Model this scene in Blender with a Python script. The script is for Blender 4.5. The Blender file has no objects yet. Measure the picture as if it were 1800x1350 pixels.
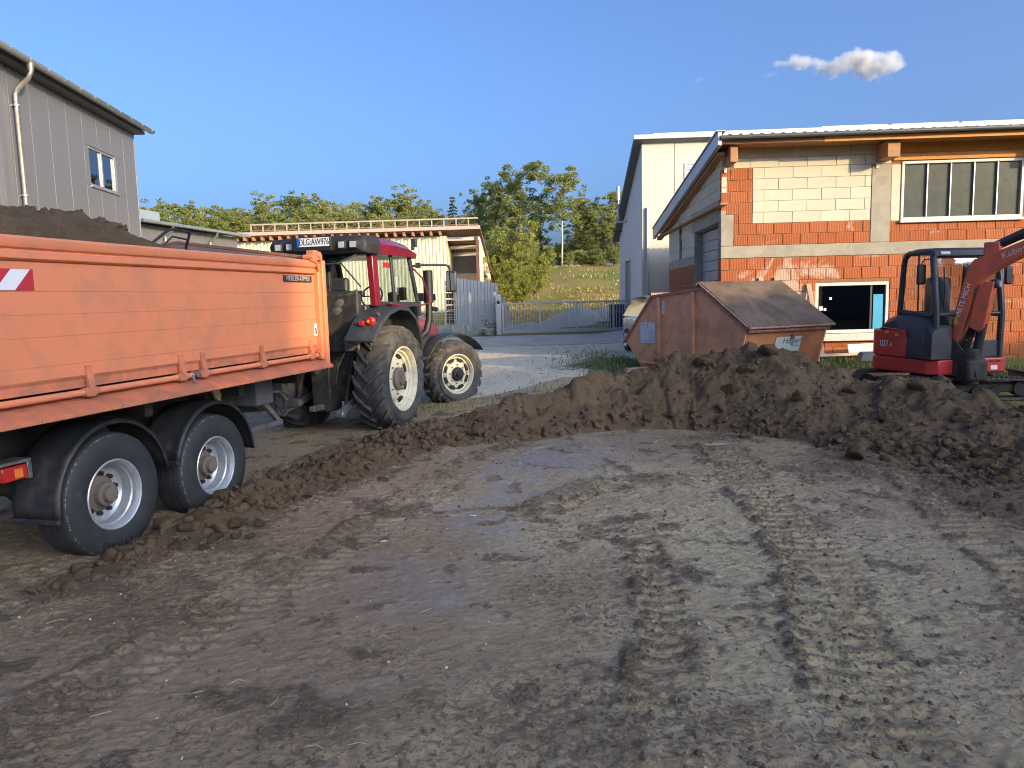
import bpy, bmesh, math, random
import numpy as np
from mathutils import Vector, Matrix, Euler
R = math.radians
random.seed(7); rng = np.random.default_rng(11)
SC = bpy.context.scene
COL = SC.collection

# ---------------------------------------------------------------- camera
PITCH, ROLL, CAMZ = R(6.58), R(-1.43), 2.0
cd = bpy.data.cameras.new('camera'); cam = bpy.data.objects.new('camera', cd); COL.objects.link(cam)
cd.sensor_width = 36; cd.lens = 26.0; cd.clip_start = 0.05; cd.clip_end = 9000
CAMR = Matrix.Rotation(math.pi/2-PITCH, 4, 'X') @ Matrix.Rotation(ROLL, 4, 'Z')
cam.matrix_world = Matrix.Translation((0, 0, CAMZ)) @ CAMR
SC.camera = cam

# ---------------------------------------------------------------- sky, sun, exposure
SUN_AZ, SUN_EL = R(134), R(15.5)
w = bpy.data.worlds.new('World'); SC.world = w; w.use_nodes = True
nt = w.node_tree
sky = nt.nodes.new('ShaderNodeTexSky'); sky.sky_type = 'NISHITA'; sky.sun_disc = False
sky.sun_elevation = SUN_EL; sky.sun_rotation = SUN_AZ
sky.altitude = 0; sky.air_density = 0.62; sky.dust_density = 6.3; sky.ozone_density = 5.0
nt.links.new(sky.outputs[0], nt.nodes['Background'].inputs[0])
nt.nodes['Background'].inputs[1].default_value = 0.15
sl = bpy.data.lights.new('sun', 'SUN'); so = bpy.data.objects.new('sun', sl); COL.objects.link(so)
sl.energy = 2.0; sl.angle = R(0.5); sl.color = (1.0, 0.74, 0.34)
SUND = Vector((math.sin(SUN_AZ)*math.cos(SUN_EL), math.cos(SUN_AZ)*math.cos(SUN_EL), math.sin(SUN_EL)))
so.rotation_euler = SUND.to_track_quat('Z', 'Y').to_euler()
vs = SC.view_settings
vs.view_transform = 'Standard'; vs.look = 'None'; vs.gamma = 1.0; vs.use_curve_mapping = False; vs.exposure = 1.46
SC.cycles.use_denoising = True
SC.cycles.denoising_input_passes = 'RGB_ALBEDO_NORMAL'; SC.cycles.denoising_prefilter = 'ACCURATE'
SC.cycles.filter_width = 1.0
SC.cycles.max_bounces = 7; SC.cycles.diffuse_bounces = 3; SC.cycles.glossy_bounces = 3
SC.cycles.transmission_bounces = 6; SC.cycles.transparent_max_bounces = 12
SC.cycles.volume_bounces = 2
SC.cycles.caustics_reflective = False; SC.cycles.caustics_refractive = False

# ---------------------------------------------------------------- helpers
def P(px, py, Y):
    """point of the place at depth Y that the photograph shows at pixel (px, py)"""
    d = CAMR.to_3x3() @ Vector(((px-900)/1300, (675-py)/1300, -1))
    return Vector((0, 0, CAMZ)) + d*(Y/d.y)

def tag(o, label=None, cat=None, group=None, kind=None):
    if label: o['label'] = label
    if cat: o['category'] = cat
    if group: o['group'] = group
    if kind: o['kind'] = kind
    return o

def empty(name, loc=(0, 0, 0), rz=0.0, label=None, cat=None, group=None):
    o = bpy.data.objects.new(name, None); COL.objects.link(o)
    o.empty_display_size = .2
    o.location = loc; o.rotation_euler = (0, 0, rz)
    return tag(o, label, cat, group)

def link(name, me, parent=None, loc=None, rot=None, scale=None):
    o = bpy.data.objects.new(name, me); COL.objects.link(o)
    if parent is not None: o.parent = parent
    if loc is not None: o.location = loc
    if rot is not None: o.rotation_euler = rot
    if scale is not None: o.scale = scale
    return o

def copy_tree(o, parent=None):
    c = o.copy(); COL.objects.link(c)
    if parent is not None: c.parent = parent
    for ch in list(o.children):
        copy_tree(ch, c)
    return c

class MB:
    """collects simple shapes into one mesh"""
    def __init__(self): self.v = []; self.f = []; self.M = None
    def add(self, vs_, fs_):
        n = len(self.v)
        if self.M is not None: vs_ = [tuple(self.M @ Vector(p)) for p in vs_]
        self.v.extend(tuple(p) for p in vs_); self.f.extend(tuple(i+n for i in f) for f in fs_)
        return self
    def box(self, x0, x1, y0, y1, z0, z1):
        return self.add([(x0,y0,z0),(x1,y0,z0),(x1,y1,z0),(x0,y1,z0),(x0,y0,z1),(x1,y0,z1),(x1,y1,z1),(x0,y1,z1)],
                        [(0,3,2,1),(4,5,6,7),(0,1,5,4),(1,2,6,5),(2,3,7,6),(3,0,4,7)])
    def beam(self, a, b, w, h, up=(0, 0, 1)):
        a = Vector(a); b = Vector(b); d = (b-a).normalized(); s = d.cross(Vector(up))
        if s.length < 1e-4: s = d.cross(Vector((0, 1, 0)))
        s.normalize(); u = s.cross(d)
        c = []
        for q in (a, b):
            for i, j in ((-1,-1),(1,-1),(1,1),(-1,1)): c.append(q + s*(i*w/2) + u*(j*h/2))
        return self.add(c, [(0,1,2,3),(7,6,5,4),(0,4,5,1),(1,5,6,2),(2,6,7,3),(3,7,4,0)])
    def cyl(self, a, b, r0, r1=None, n=16, caps=True):
        if r1 is None: r1 = r0
        a = Vector(a); b = Vector(b); d = (b-a).normalized()
        s = d.orthogonal().normalized(); u = d.cross(s)
        vs_ = []
        for q, r in ((a, r0), (b, r1)):
            for k in range(n):
                t = 2*math.pi*k/n; vs_.append(q + s*(r*math.cos(t)) + u*(r*math.sin(t)))
        fs_ = [(k, (k+1) % n, n+(k+1) % n, n+k) for k in range(n)]
        if caps: fs_ += [tuple(range(n-1, -1, -1)), tuple(range(n, 2*n))]
        return self.add(vs_, fs_)
    def tube(self, pts, r, n=8, caps=True):
        pts = [Vector(p) for p in pts]; m = len(pts)
        rr = r if isinstance(r, (list, tuple)) else [r]*m
        vs_ = []; ref = None
        for i, p in enumerate(pts):
            d = (pts[min(i+1, m-1)]-pts[max(i-1, 0)]).normalized()
            if ref is None: ref = d.orthogonal().normalized()
            ref = (ref - d*ref.dot(d))
            if ref.length < 1e-5: ref = d.orthogonal()
            ref.normalize(); u = d.cross(ref)
            for k in range(n):
                t = 2*math.pi*k/n; vs_.append(p + ref*(rr[i]*math.cos(t)) + u*(rr[i]*math.sin(t)))
        fs_ = []
        for i in range(m-1):
            for k in range(n):
                fs_.append((i*n+k, i*n+(k+1) % n, (i+1)*n+(k+1) % n, (i+1)*n+k))
        if caps: fs_ += [tuple(range(n-1, -1, -1)), tuple(range((m-1)*n, m*n))]
        return self.add(vs_, fs_)
    def lathe(self, prof, n=48, axis='y', o=(0, 0, 0), closed=False, a0=0.0, a1=2*math.pi):
        """prof: (radius, position along axis)"""
        m = len(prof); full = abs(a1-a0-2*math.pi) < 1e-6
        k_n = n if full else n+1
        vs_ = []
        for k in range(k_n):
            t = a0+(a1-a0)*k/n; c, s = math.cos(t), math.sin(t)
            for (r, a) in prof:
                if axis == 'y': vs_.append((o[0]+r*c, o[1]+a, o[2]+r*s))
                elif axis == 'x': vs_.append((o[0]+a, o[1]+r*c, o[2]+r*s))
                else: vs_.append((o[0]+r*c, o[1]+r*s, o[2]+a))
        fs_ = []
        mm = m if closed else m-1
        for k in range(n):
            k2 = (k+1) % k_n
            for j in range(mm):
                j2 = (j+1) % m
                fs_.append((k*m+j, k*m+j2, k2*m+j2, k2*m+j))
        return self.add(vs_, fs_)
    def prism(self, poly, a0, a1, axis='y'):
        """poly in the plane across the axis: axis y -> (x,z), axis x -> (y,z), axis z -> (x,y)"""
        n = len(poly)
        def q(p, a):
            return {'y': (p[0], a, p[1]), 'x': (a, p[0], p[1]), 'z': (p[0], p[1], a)}[axis]
        vs_ = [q(p, a0) for p in poly]+[q(p, a1) for p in poly]
        fs_ = [(k, (k+1) % n, n+(k+1) % n, n+k) for k in range(n)]+[tuple(range(n-1, -1, -1)), tuple(range(n, 2*n))]
        return self.add(vs_, fs_)
    def mesh(self, name, mat=None, smooth=35, fix=True):
        me = bpy.data.meshes.new(name)
        me.from_pydata(self.v, [], self.f)
        if fix:
            bm = bmesh.new(); bm.from_mesh(me); bmesh.ops.recalc_face_normals(bm, faces=bm.faces); bm.to_mesh(me); bm.free()
        if smooth:
            me.polygons.foreach_set('use_smooth', [True]*len(me.polygons))
            me.set_sharp_from_angle(angle=R(smooth))
        if mat: me.materials.append(mat)
        me.update()
        return me
    def build(self, name, mat=None, parent=None, bevel=0, smooth=35, seg=2, fix=True):
        o = link(name, self.mesh(name, mat, smooth, fix), parent)
        if bevel: add_bevel(o, bevel, seg)
        return o

def add_bevel(o, wd, seg=2):
    m = o.modifiers.new('bevel', 'BEVEL'); m.width = wd; m.segments = seg; m.limit_method = 'ANGLE'; m.angle_limit = R(40)
    m.harden_normals = False
    return o

def boxo(name, x0, x1, y0, y1, z0, z1, mat, parent=None, bevel=0):
    return MB().box(x0, x1, y0, y1, z0, z1).build(name, mat, parent, bevel)

def np_mesh(name, V, F, mat=None, smooth=True):
    """V (n,3) array, F (m,4) or (m,3) array"""
    me = bpy.data.meshes.new(name)
    V = np.ascontiguousarray(V, dtype=np.float32); F = np.ascontiguousarray(F, dtype=np.int32)
    k = F.shape[1]
    me.vertices.add(len(V)); me.vertices.foreach_set('co', V.ravel())
    me.loops.add(F.size); me.loops.foreach_set('vertex_index', F.ravel())
    me.polygons.add(len(F)); me.polygons.foreach_set('loop_start', np.arange(0, F.size, k, dtype=np.int32))
    if smooth: me.polygons.foreach_set('use_smooth', np.ones(len(F), dtype=bool))
    me.update(calc_edges=True)
    if mat: me.materials.append(mat)
    return me

def grid_mesh(name, xs, ys, Z, mat=None):
    X, Y = np.meshgrid(xs, ys)
    V = np.stack([X.ravel(), Y.ravel(), Z.ravel()], 1)
    nx, ny = len(xs), len(ys)
    i = np.arange(ny-1)[:, None]*nx + np.arange(nx-1)[None, :]
    F = np.stack([i, i+1, i+1+nx, i+nx], -1).reshape(-1, 4)
    return np_mesh(name, V, F, mat)

def set_attr(me, name, arr):
    a = me.attributes.new(name, 'FLOAT', 'POINT'); a.data.foreach_set('value', np.ascontiguousarray(arr, dtype=np.float32).ravel())

# smooth noise on arrays
_perm = rng.permutation(1024)
_gr = rng.uniform(-1, 1, (1024,))
def vnoise(x, y, seed=0):
    xi = np.floor(x).astype(np.int64); yi = np.floor(y).astype(np.int64)
    fx = x-xi; fy = y-yi
    fx = fx*fx*fx*(fx*(fx*6-15)+10); fy = fy*fy*fy*(fy*(fy*6-15)+10)
    def h(a, b): return _gr[_perm[(_perm[(a+seed*17) & 1023]+b) & 1023]]
    a = h(xi, yi); b = h(xi+1, yi); c = h(xi, yi+1); d = h(xi+1, yi+1)
    return a+(b-a)*fx+(c-a)*fy+(a-b-c+d)*fx*fy
def fbm(x, y, f0, octs=4, gain=.5, seed=0, lac=2.03):
    s = 0; a = 1.0; f = f0; n = 0
    for o in range(octs):
        s = s+a*vnoise(x*f+o*13.7, y*f-o*7.3, seed+o); n += a; a *= gain; f *= lac
    return s/n
def sst(a, b, x):
    t = np.clip((x-a)/(b-a), 0, 1); return t*t*(3-2*t)

# ---------------------------------------------------------------- materials
MATS = {}
def nmat(name):
    m = bpy.data.materials.new(name); m.use_nodes = True
    t = m.node_tree
    return m, t, t.nodes['Principled BSDF']
def ND(t, typ, **kw):
    n = t.nodes.new('ShaderNode'+typ)
    for k, v_ in kw.items():
        if isinstance(k, str) and k.startswith('i_'):
            n.inputs[k[2:].replace('_', ' ')].default_value = v_
        else: setattr(n, k, v_)
    return n
def noise(t, vec, scale, detail=4, rough=.55, dist=0):
    n = ND(t, 'TexNoise'); n.inputs['Scale'].default_value = scale; n.inputs['Detail'].default_value = detail
    n.inputs['Roughness'].default_value = rough; n.inputs['Distortion'].default_value = dist
    if vec is not None: t.links.new(vec, n.inputs['Vector'])
    return n.outputs['Fac']
def ramp(t, fac, p0, p1, c0=(0, 0, 0, 1), c1=(1, 1, 1, 1)):
    n = ND(t, 'ValToRGB'); e = n.color_ramp.elements
    e[0].position = p0; e[1].position = p1; e[0].color = c0; e[1].color = c1
    t.links.new(fac, n.inputs['Fac']); return n.outputs['Color']
def mixc(t, fac, a, b, mode='MIX'):
    n = ND(t, 'Mix', data_type='RGBA', blend_type=mode)
    def put(s, v_):
        if hasattr(v_, 'is_output') or isinstance(v_, bpy.types.NodeSocket): t.links.new(v_, s)
        else: s.default_value = v_
    put(n.inputs[0], fac)
    put(n.inputs[6], a if not isinstance(a, tuple) else tuple(a[:3])+(1,))
    put(n.inputs[7], b if not isinstance(b, tuple) else tuple(b[:3])+(1,))
    return n.outputs[2]
def math_(t, op, a, b=None, clamp=False):
    n = ND(t, 'Math', operation=op, use_clamp=clamp)
    for i, v_ in enumerate((a, b)):
        if v_ is None: continue
        if isinstance(v_, bpy.types.NodeSocket): t.links.new(v_, n.inputs[i])
        else: n.inputs[i].default_value = v_
    return n.outputs[0]
def bump(t, bsdf, height, strength=.3, dist=.01):
    b = ND(t, 'Bump'); b.inputs['Strength'].default_value = strength; b.inputs['Distance'].default_value = dist
    t.links.new(height, b.inputs['Height']); t.links.new(b.outputs[0], bsdf.inputs['Normal']); return b
def objco(t): return ND(t, 'TexCoord').outputs['Object']
def mapped(t, vec, scale):
    m = ND(t, 'Mapping'); m.inputs['Scale'].default_value = scale; t.links.new(vec, m.inputs['Vector']); return m.outputs[0]

def pm(name, col, rough=.55, metal=0.0, var=.12, vs_=2.5, dirt=None, da=.5, ds=4.0, low=None, bmp=.0, bs=40, spec=.5, coat=0.0, rvar=.12, stretch=None, rnd=0.0):
    """painted / plain surface with mottling, optional dirt patches and a mud film that thickens below z=low"""
    if name in MATS: return MATS[name]
    m, t, b = nmat(name)
    co = objco(t)
    if stretch: co = mapped(t, co, stretch)
    n1 = noise(t, co, vs_, 5)
    c = mixc(t, n1, tuple(max(0, x*(1-var)) for x in col), tuple(min(1, x*(1+var)) for x in col))
    if rnd:
        oi = ND(t, 'ObjectInfo'); mr = ND(t, 'MapRange'); mr.inputs[3].default_value = 1-rnd; mr.inputs[4].default_value = 1+rnd
        t.links.new(oi.outputs['Random'], mr.inputs[0])
        hs = ND(t, 'HueSaturation'); t.links.new(mr.outputs[0], hs.inputs['Value']); t.links.new(c, hs.inputs['Color']); c = hs.outputs[0]
    rg = math_(t, 'MULTIPLY_ADD', n1, rvar*2); rg.node.inputs[2].default_value = rough-rvar
    if dirt:
        n2 = noise(t, co, ds, 8, .65, .4)
        fac = ramp(t, n2, .62-da*.35, .72-da*.2)
        if low is not None:
            sx = ND(t, 'SeparateXYZ'); t.links.new(objco(t), sx.inputs[0])
            mr = ND(t, 'MapRange'); t.links.new(sx.outputs['Z'], mr.inputs[0])
            mr.inputs[1].default_value = low[0]; mr.inputs[2].default_value = low[1]; mr.inputs[3].default_value = 1; mr.inputs[4].default_value = 0
            n3 = math_(t, 'ADD', math_(t, 'MULTIPLY', n2, 1.4), mr.outputs[0])
            fac2 = ramp(t, n3, 1.0, 1.45)
            fac = math_(t, 'MAXIMUM', fac, fac2)
        c = mixc(t, math_(t, 'MULTIPLY', fac, da), c, dirt)
        rg = math_(t, 'MAXIMUM', rg, math_(t, 'MULTIPLY', fac, .85*da))
    t.links.new(c, b.inputs['Base Color']); t.links.new(rg, b.inputs['Roughness'])
    b.inputs['Metallic'].default_value = metal; b.inputs['Specular IOR Level'].default_value = spec
    if coat: b.inputs['Coat Weight'].default_value = coat; b.inputs['Coat Roughness'].default_value = .12
    if bmp: bump(t, b, noise(t, co, bs, 5), bmp, .004)
    MATS[name] = m
    return m

def glassm(name, col=(.9, .95, .95), rough=.03, alpha=.3):
    """window pane: clear film with reflections"""
    if name in MATS: return MATS[name]
    m, t, b = nmat(name)
    out = t.nodes['Material Output']
    tr = ND(t, 'BsdfTransparent'); tr.inputs[0].default_value = tuple(col)+(1,)
    gl = ND(t, 'BsdfGlossy'); gl.inputs['Roughness'].default_value = rough
    fr = ND(t, 'Fresnel'); fr.inputs[0].default_value = 1.5
    f2 = math_(t, 'ADD', math_(t, 'MULTIPLY', fr.outputs[0], 1.4), alpha*.15, True)
    mx = ND(t, 'MixShader'); t.links.new(f2, mx.inputs[0]); t.links.new(tr.outputs[0], mx.inputs[1]); t.links.new(gl.outputs[0], mx.inputs[2])
    t.links.new(mx.outputs[0], out.inputs[0])
    MATS[name] = m
    return m

def text(name, s, size, mat, parent, loc, rot, depth=.003, xs=1.0, align='CENTER', shear=0):
    cu = bpy.data.curves.new(name, 'FONT'); cu.body = s; cu.size = size; cu.extrude = depth; cu.align_x = align; cu.align_y = 'CENTER'
    cu.resolution_u = 3; cu.shear = shear
    tmp = bpy.data.objects.new('tmp_text', cu); COL.objects.link(tmp)
    bpy.context.view_layer.update()
    me = bpy.data.meshes.new_from_object(tmp.evaluated_get(bpy.context.evaluated_depsgraph_get()))
    bpy.data.objects.remove(tmp); bpy.data.curves.remove(cu)
    me.name = name; me.materials.clear(); me.materials.append(mat)
    o = link(name, me, parent, loc, rot); o.scale = (xs, 1, 1)
    return o
# ================================================================ TERRAIN
def poly_dist(X, Y, pts):
    """nearest point on a polyline: distance, signed side, arc length, interpolated extra columns"""
    pts = np.array(pts, float); best = np.full(X.shape, 1e9); S = np.zeros(X.shape); side = np.zeros(X.shape)
    ext = [np.zeros(X.shape) for _ in range(pts.shape[1]-2)]
    acc = 0
    for a, b in zip(pts[:-1], pts[1:]):
        d = b[:2]-a[:2]; L = math.hypot(*d); u = d/L
        t = np.clip(((X-a[0])*u[0]+(Y-a[1])*u[1])/L, 0, 1)
        qx = a[0]+t*d[0]; qy = a[1]+t*d[1]
        D = np.hypot(X-qx, Y-qy); m = D < best
        best = np.where(m, D, best); S = np.where(m, acc+t*L, S)
        side = np.where(m, np.sign(u[0]*(Y-a[1])-u[1]*(X-a[0])), side)
        for i in range(len(ext)): ext[i] = np.where(m, a[2+i]+(b[2+i]-a[2+i])*t, ext[i])
        acc += L
    return best, side, S, ext

def T(X, Y):
    """coarse level of the site"""
    X = np.asarray(X, float); Y = np.asarray(Y, float)
    k = sst(-4, 1.5, X)
    a = 13.5-2.0*k; b = 25-11.0*k
    z = .48*np.clip((Y-a)/(b-a), 0, 1)**1.3
    z = z+.14*sst(14.5, 17, Y)*sst(3, 5, X)
    z = z+.10*sst(24, 30, Y)
    z = z+1.15*sst(36, 46, Y)*sst(-14, -4, X)+2.7*sst(44, 62, Y)*sst(-30, -6, X)+2.0*sst(60, 110, Y)+3.0*sst(60, 90, Y)*(1-sst(-30, -6, X))*.6
    return z

# crest of the dug soil: X, Y, crest height z, half width front, half width back
CREST = []
for (px, py, Y, wf, wb) in ((600, 812, 9.3, .5, .6), (720, 748, 10.75, .95, .7), (820, 722, 11.0, 1.0, .75), (900, 704, 11.2, 1.05, .8), (1050, 660, 12.0, 1.15, .95),
                            (1150, 634, 12.2, 1.25, .9), (1212, 622, 12.15, 1.5, .7), (1350, 618, 11.8, 1.95, .75), (1440, 636, 11.3, 1.9, 1.1), (1540, 655, 10.9, 1.9, 1.3),
                            (1650, 672, 10.2, 2.1, 1.3), (1760, 712, 9.3, 2.1, 1.5), (1900, 790, 8.0, 2.0, 1.7), (2150, 900, 6.6, 2.4, 1.8)):
    p = P(px, py, Y); CREST.append((p.x, p.y, p.z, wf, wb))
RUBBLE = [(-1.55, 9.7, .13, .55), (-2.0, 8.75, .17, .5), (-2.45, 8.0, .14, .46), (-2.62, 7.2, .18, .38), (-2.86, 6.5, .11, .33), (-3.08, 5.8, .05, .30), (-3.2, 5.2, .03, .3)]

def heap_h(X, Y):
    d, side, s, (cz, wf, wb) = poly_dist(X, Y, CREST)
    wob = 1+.22*fbm(X, Y, .9, 3, seed=31)
    wd = np.where(side < 0, wf, wb)*wob
    q = np.clip(d/wd, 0, 1.6)
    g = np.clip(1-q, -.3, 1); g = np.where(g > 0, g*(.92+.08*g) - .05*np.exp(-(q/.12)**2), g)
    h = np.maximum(cz-T(X, Y), .02)*np.maximum(g, 0)*(1+.26*fbm(X, Y, 1.1, 3, seed=5))
    h = np.where(q < 1, h, -.02-.6*(q-1))
    d2, sd2, s2, (h2, w2) = poly_dist(X, Y, RUBBLE)
    q2 = d2/(w2*(1+.35*fbm(X, Y, 1.6, 3, seed=9)))
    hh = h2*np.clip(1-q2**1.5, 0, 1)*(1+.5*fbm(X, Y, 2.2, 3, seed=12))
    hh = np.where(q2 < 1, hh, -.02-.3*(np.minimum(q2, 3)-1))
    return np.maximum(h, hh)

# tyre and track prints: path, width, lug pitch, sink, lug height, slant
TRACKS = [
    ([(.45, 10.3), (-.17, 9.5), (-.72, 8.2), (-1.05, 7.25), (-1.35, 6.1), (-1.75, 5.0), (-2.25, 3.8), (-2.7, 2.6)], .50, .135, .022, .024, .45, .045),
    ([(2.75, 10.0), (2.62, 8.6), (2.42, 7.2), (2.38, 6.2), (2.15, 5.0), (1.85, 4.0), (1.6, 2.6)], .52, .15, .02, .026, .15, .05),
    ([(4.7, 9.2), (4.45, 8.2), (4.1, 7.0), (3.85, 6.1), (3.6, 5.0), (3.3, 3.8), (3.1, 2.6)], .55, .15, .022, .026, -.15, .04),
    ([(.15, 6.7), (.5, 7.25), (.92, 7.85)], .42, .14, -.04, .045, -.35, .03),
    ([(1.02, 6.4), (1.0, 5.5), (.9, 4.3), (.72, 3.6), (.5, 2.6)], .30, .15, .012, .012, .3, .035),
    ([(-1.35, 8.9), (-2.2, 7.3), (-2.75, 5.9), (-2.9, 4.9)], .42, .14, .02, .02, .35, .03),
    ([(.9, 11.1), (1.1, 9.9), (1.3, 8.8), (1.35, 7.5)], .42, .14, .012, .014, .2, .02),
    ([(-1.7, 10.4), (-2.9, 8.4), (-3.35, 6.2), (-3.7, 4.5)], .5, .2, .03, .02, .4, .02),
]
def tracks_h(X, Y):
    h = np.zeros(X.shape); crumb = np.zeros(X.shape)
    wobx = X+.05*fbm(X, Y, 1.2, 2, seed=41); woby = Y+.05*fbm(X, Y, 1.2, 2, seed=44)
    for i, (pts, wd, pitch, sink, lug, slant, rim) in enumerate(TRACKS):
        d, side, s, _ = poly_dist(wobx, woby, pts)
        L = sum(math.hypot(b[0]-a[0], b[1]-a[1]) for a, b in zip(pts[:-1], pts[1:]))
        fade = sst(0, .5, s)*sst(0, .5, L-s) if i != 3 else sst(0, .12, s)*sst(0, .12, L-s)
        wear = np.clip(.85+.7*fbm(X, Y, .8, 3, seed=50+i), .25, 1.15)
        ins = 1-sst(wd*.44, wd*.5, d)
        ph = s/pitch+np.abs(d)*slant*6+.10*fbm(X, Y, 5, 2, seed=60+i)
        bar = sst(-.1, .35, np.sin(2*math.pi*ph))
        h += fade*wear*(ins*(-sink*.75+lug*bar*1.0))
        ed = np.exp(-((d-wd*.54)/.055)**2)*fade*np.where(side < 0, 1.0, .45)
        cr = np.clip(.35+1.5*fbm(X, Y, 7, 3, seed=70+i), 0, 1.4)
        h += ed*rim*cr*wear*.62
        crumb = np.maximum(crumb, np.clip(ed*1.0*wear*np.minimum(cr+.2, 1)+ins*bar*.40*fade*wear, 0, 1))
    return h, crumb

WETLANE = [(2.3, 10.9), (1.5, 10.2), (.7, 9.2), (.1, 7.8), (-.35, 6.3), (-.85, 5.0), (-1.6, 4.3), (-2.1, 3.7)]
def mud_fields(X, Y):
    base = T(X, Y)
    und = .035*fbm(X, Y, .35, 3, seed=1)
    th, tc = tracks_h(X, Y)
    dw, _, _, _ = poly_dist(X, Y, WETLANE)
    n1 = fbm(X, Y, .55, 4, seed=3); n2 = fbm(X, Y, 1.7, 4, seed=4); n3 = fbm(X*1.0, Y, 4.5, 4, seed=6)
    wet = np.clip(.80*np.exp(-(dw/.85)**2)+.22+1.0*n1+.75*n2+.35*n3, 0, 1)
    wet *= (.45+.55*sst(-.9, .6, -X+1.5+.9*n1))
    wet = np.maximum(wet, 1.0*np.exp(-(((X+.95+.25*(Y-4.6))/1.15)**2+((Y-4.7)/1.5)**2)**1.5)*np.clip(.85+1.1*n2, 0, 1))
    wet = np.maximum(wet, .8*np.exp(-(((X-1.6)/1.3)**2+((Y-10.3)/.8)**2))*np.clip(.9+n2, 0, 1))
    wet = np.maximum(wet, .95*np.exp(-(((X+.9)/1.5)**2+((Y-3.9)/.7)**2))*np.clip(.8+n2, 0, 1))
    wet = np.maximum(wet, .55*sst(2.6, 3.4, X)*(1-sst(6.4, 7.4, Y))*np.clip(.8+n1*1.5, 0, 1))
    # dark loose soil strewn over it
    loose = np.clip(.40*sst(.15, .6, n2+.5*n1)+.55*sst(.15, .55, n3+.35*n2), 0, 1)
    loose = np.maximum(loose, tc)
    for (cx, cy, rx, ry, a) in ((3.65, 8.05, .75, .55, 1), (1.5, 7.9, .6, .35, .8), (.5, 3.2, .6, .3, .7), (3.0, 10.2, .9, .45, .9), (-.9, 3.5, .8, .3, .5), (-2.6, 4.2, .8, 1.6, .6), (-2.6, 6.3, .5, 1.2, .5)):
        loose = np.maximum(loose, a*.75*np.exp(-(((X-cx)/rx)**2+((Y-cy)/ry)**2))*np.clip(1+1.2*n3, .2, 1))
    hh = heap_h(X, Y)
    loose = np.maximum(loose, sst(-.09, .02, hh))
    rough_c = np.clip(1-.55*wet, .45, 1)
    r1 = 1-np.abs(fbm(X, Y, 9, 3, seed=21))*2.2
    r2 = fbm(X, Y, 24, 3, seed=22)
    r3 = fbm(X, Y, 3.2, 3, seed=23)
    z = base+und+th
    z += rough_c*(.010*r1+.009*r2)+.008*r3*(.4+.6*rough_c)
    z += loose*(.022*np.clip(fbm(X, Y, 11, 3, seed=24)+.25, 0, 1)+.016*np.clip(fbm(X, Y, 26, 2, seed=25)+.1, 0, 1)+.004)
    # puddled film levels the lowest spots of the wet lane
    lvl = base+.035*fbm(X, Y, .35, 2, seed=1)-.004
    clay = np.clip(.42+.9*fbm(X, Y, .42, 4, seed=27)+.5*n2+.42*np.exp(-((X-.9)/1.7)**2)-.65*sst(-.3, -2.2, X+.25*(Y-4.5))-.25*sst(8.5, 10.5, Y)-.3*sst(2.7, 3.6, X), 0, 1)
    ochre = np.zeros(X.shape)
    for (cx, cy, rx, ry) in ((2.9, 6.25, .45, .4), (3.4, 6.8, .6, .35), (3.25, 9.3, .55, .2), (-1.6, 7.3, .4, .6)):
        ochre = np.maximum(ochre, np.exp(-(((X-cx)/rx)**2+((Y-cy)/ry)**2))*np.clip(.9+1.3*n3, 0, 1))
    return z, wet, loose, clay, ochre

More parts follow.
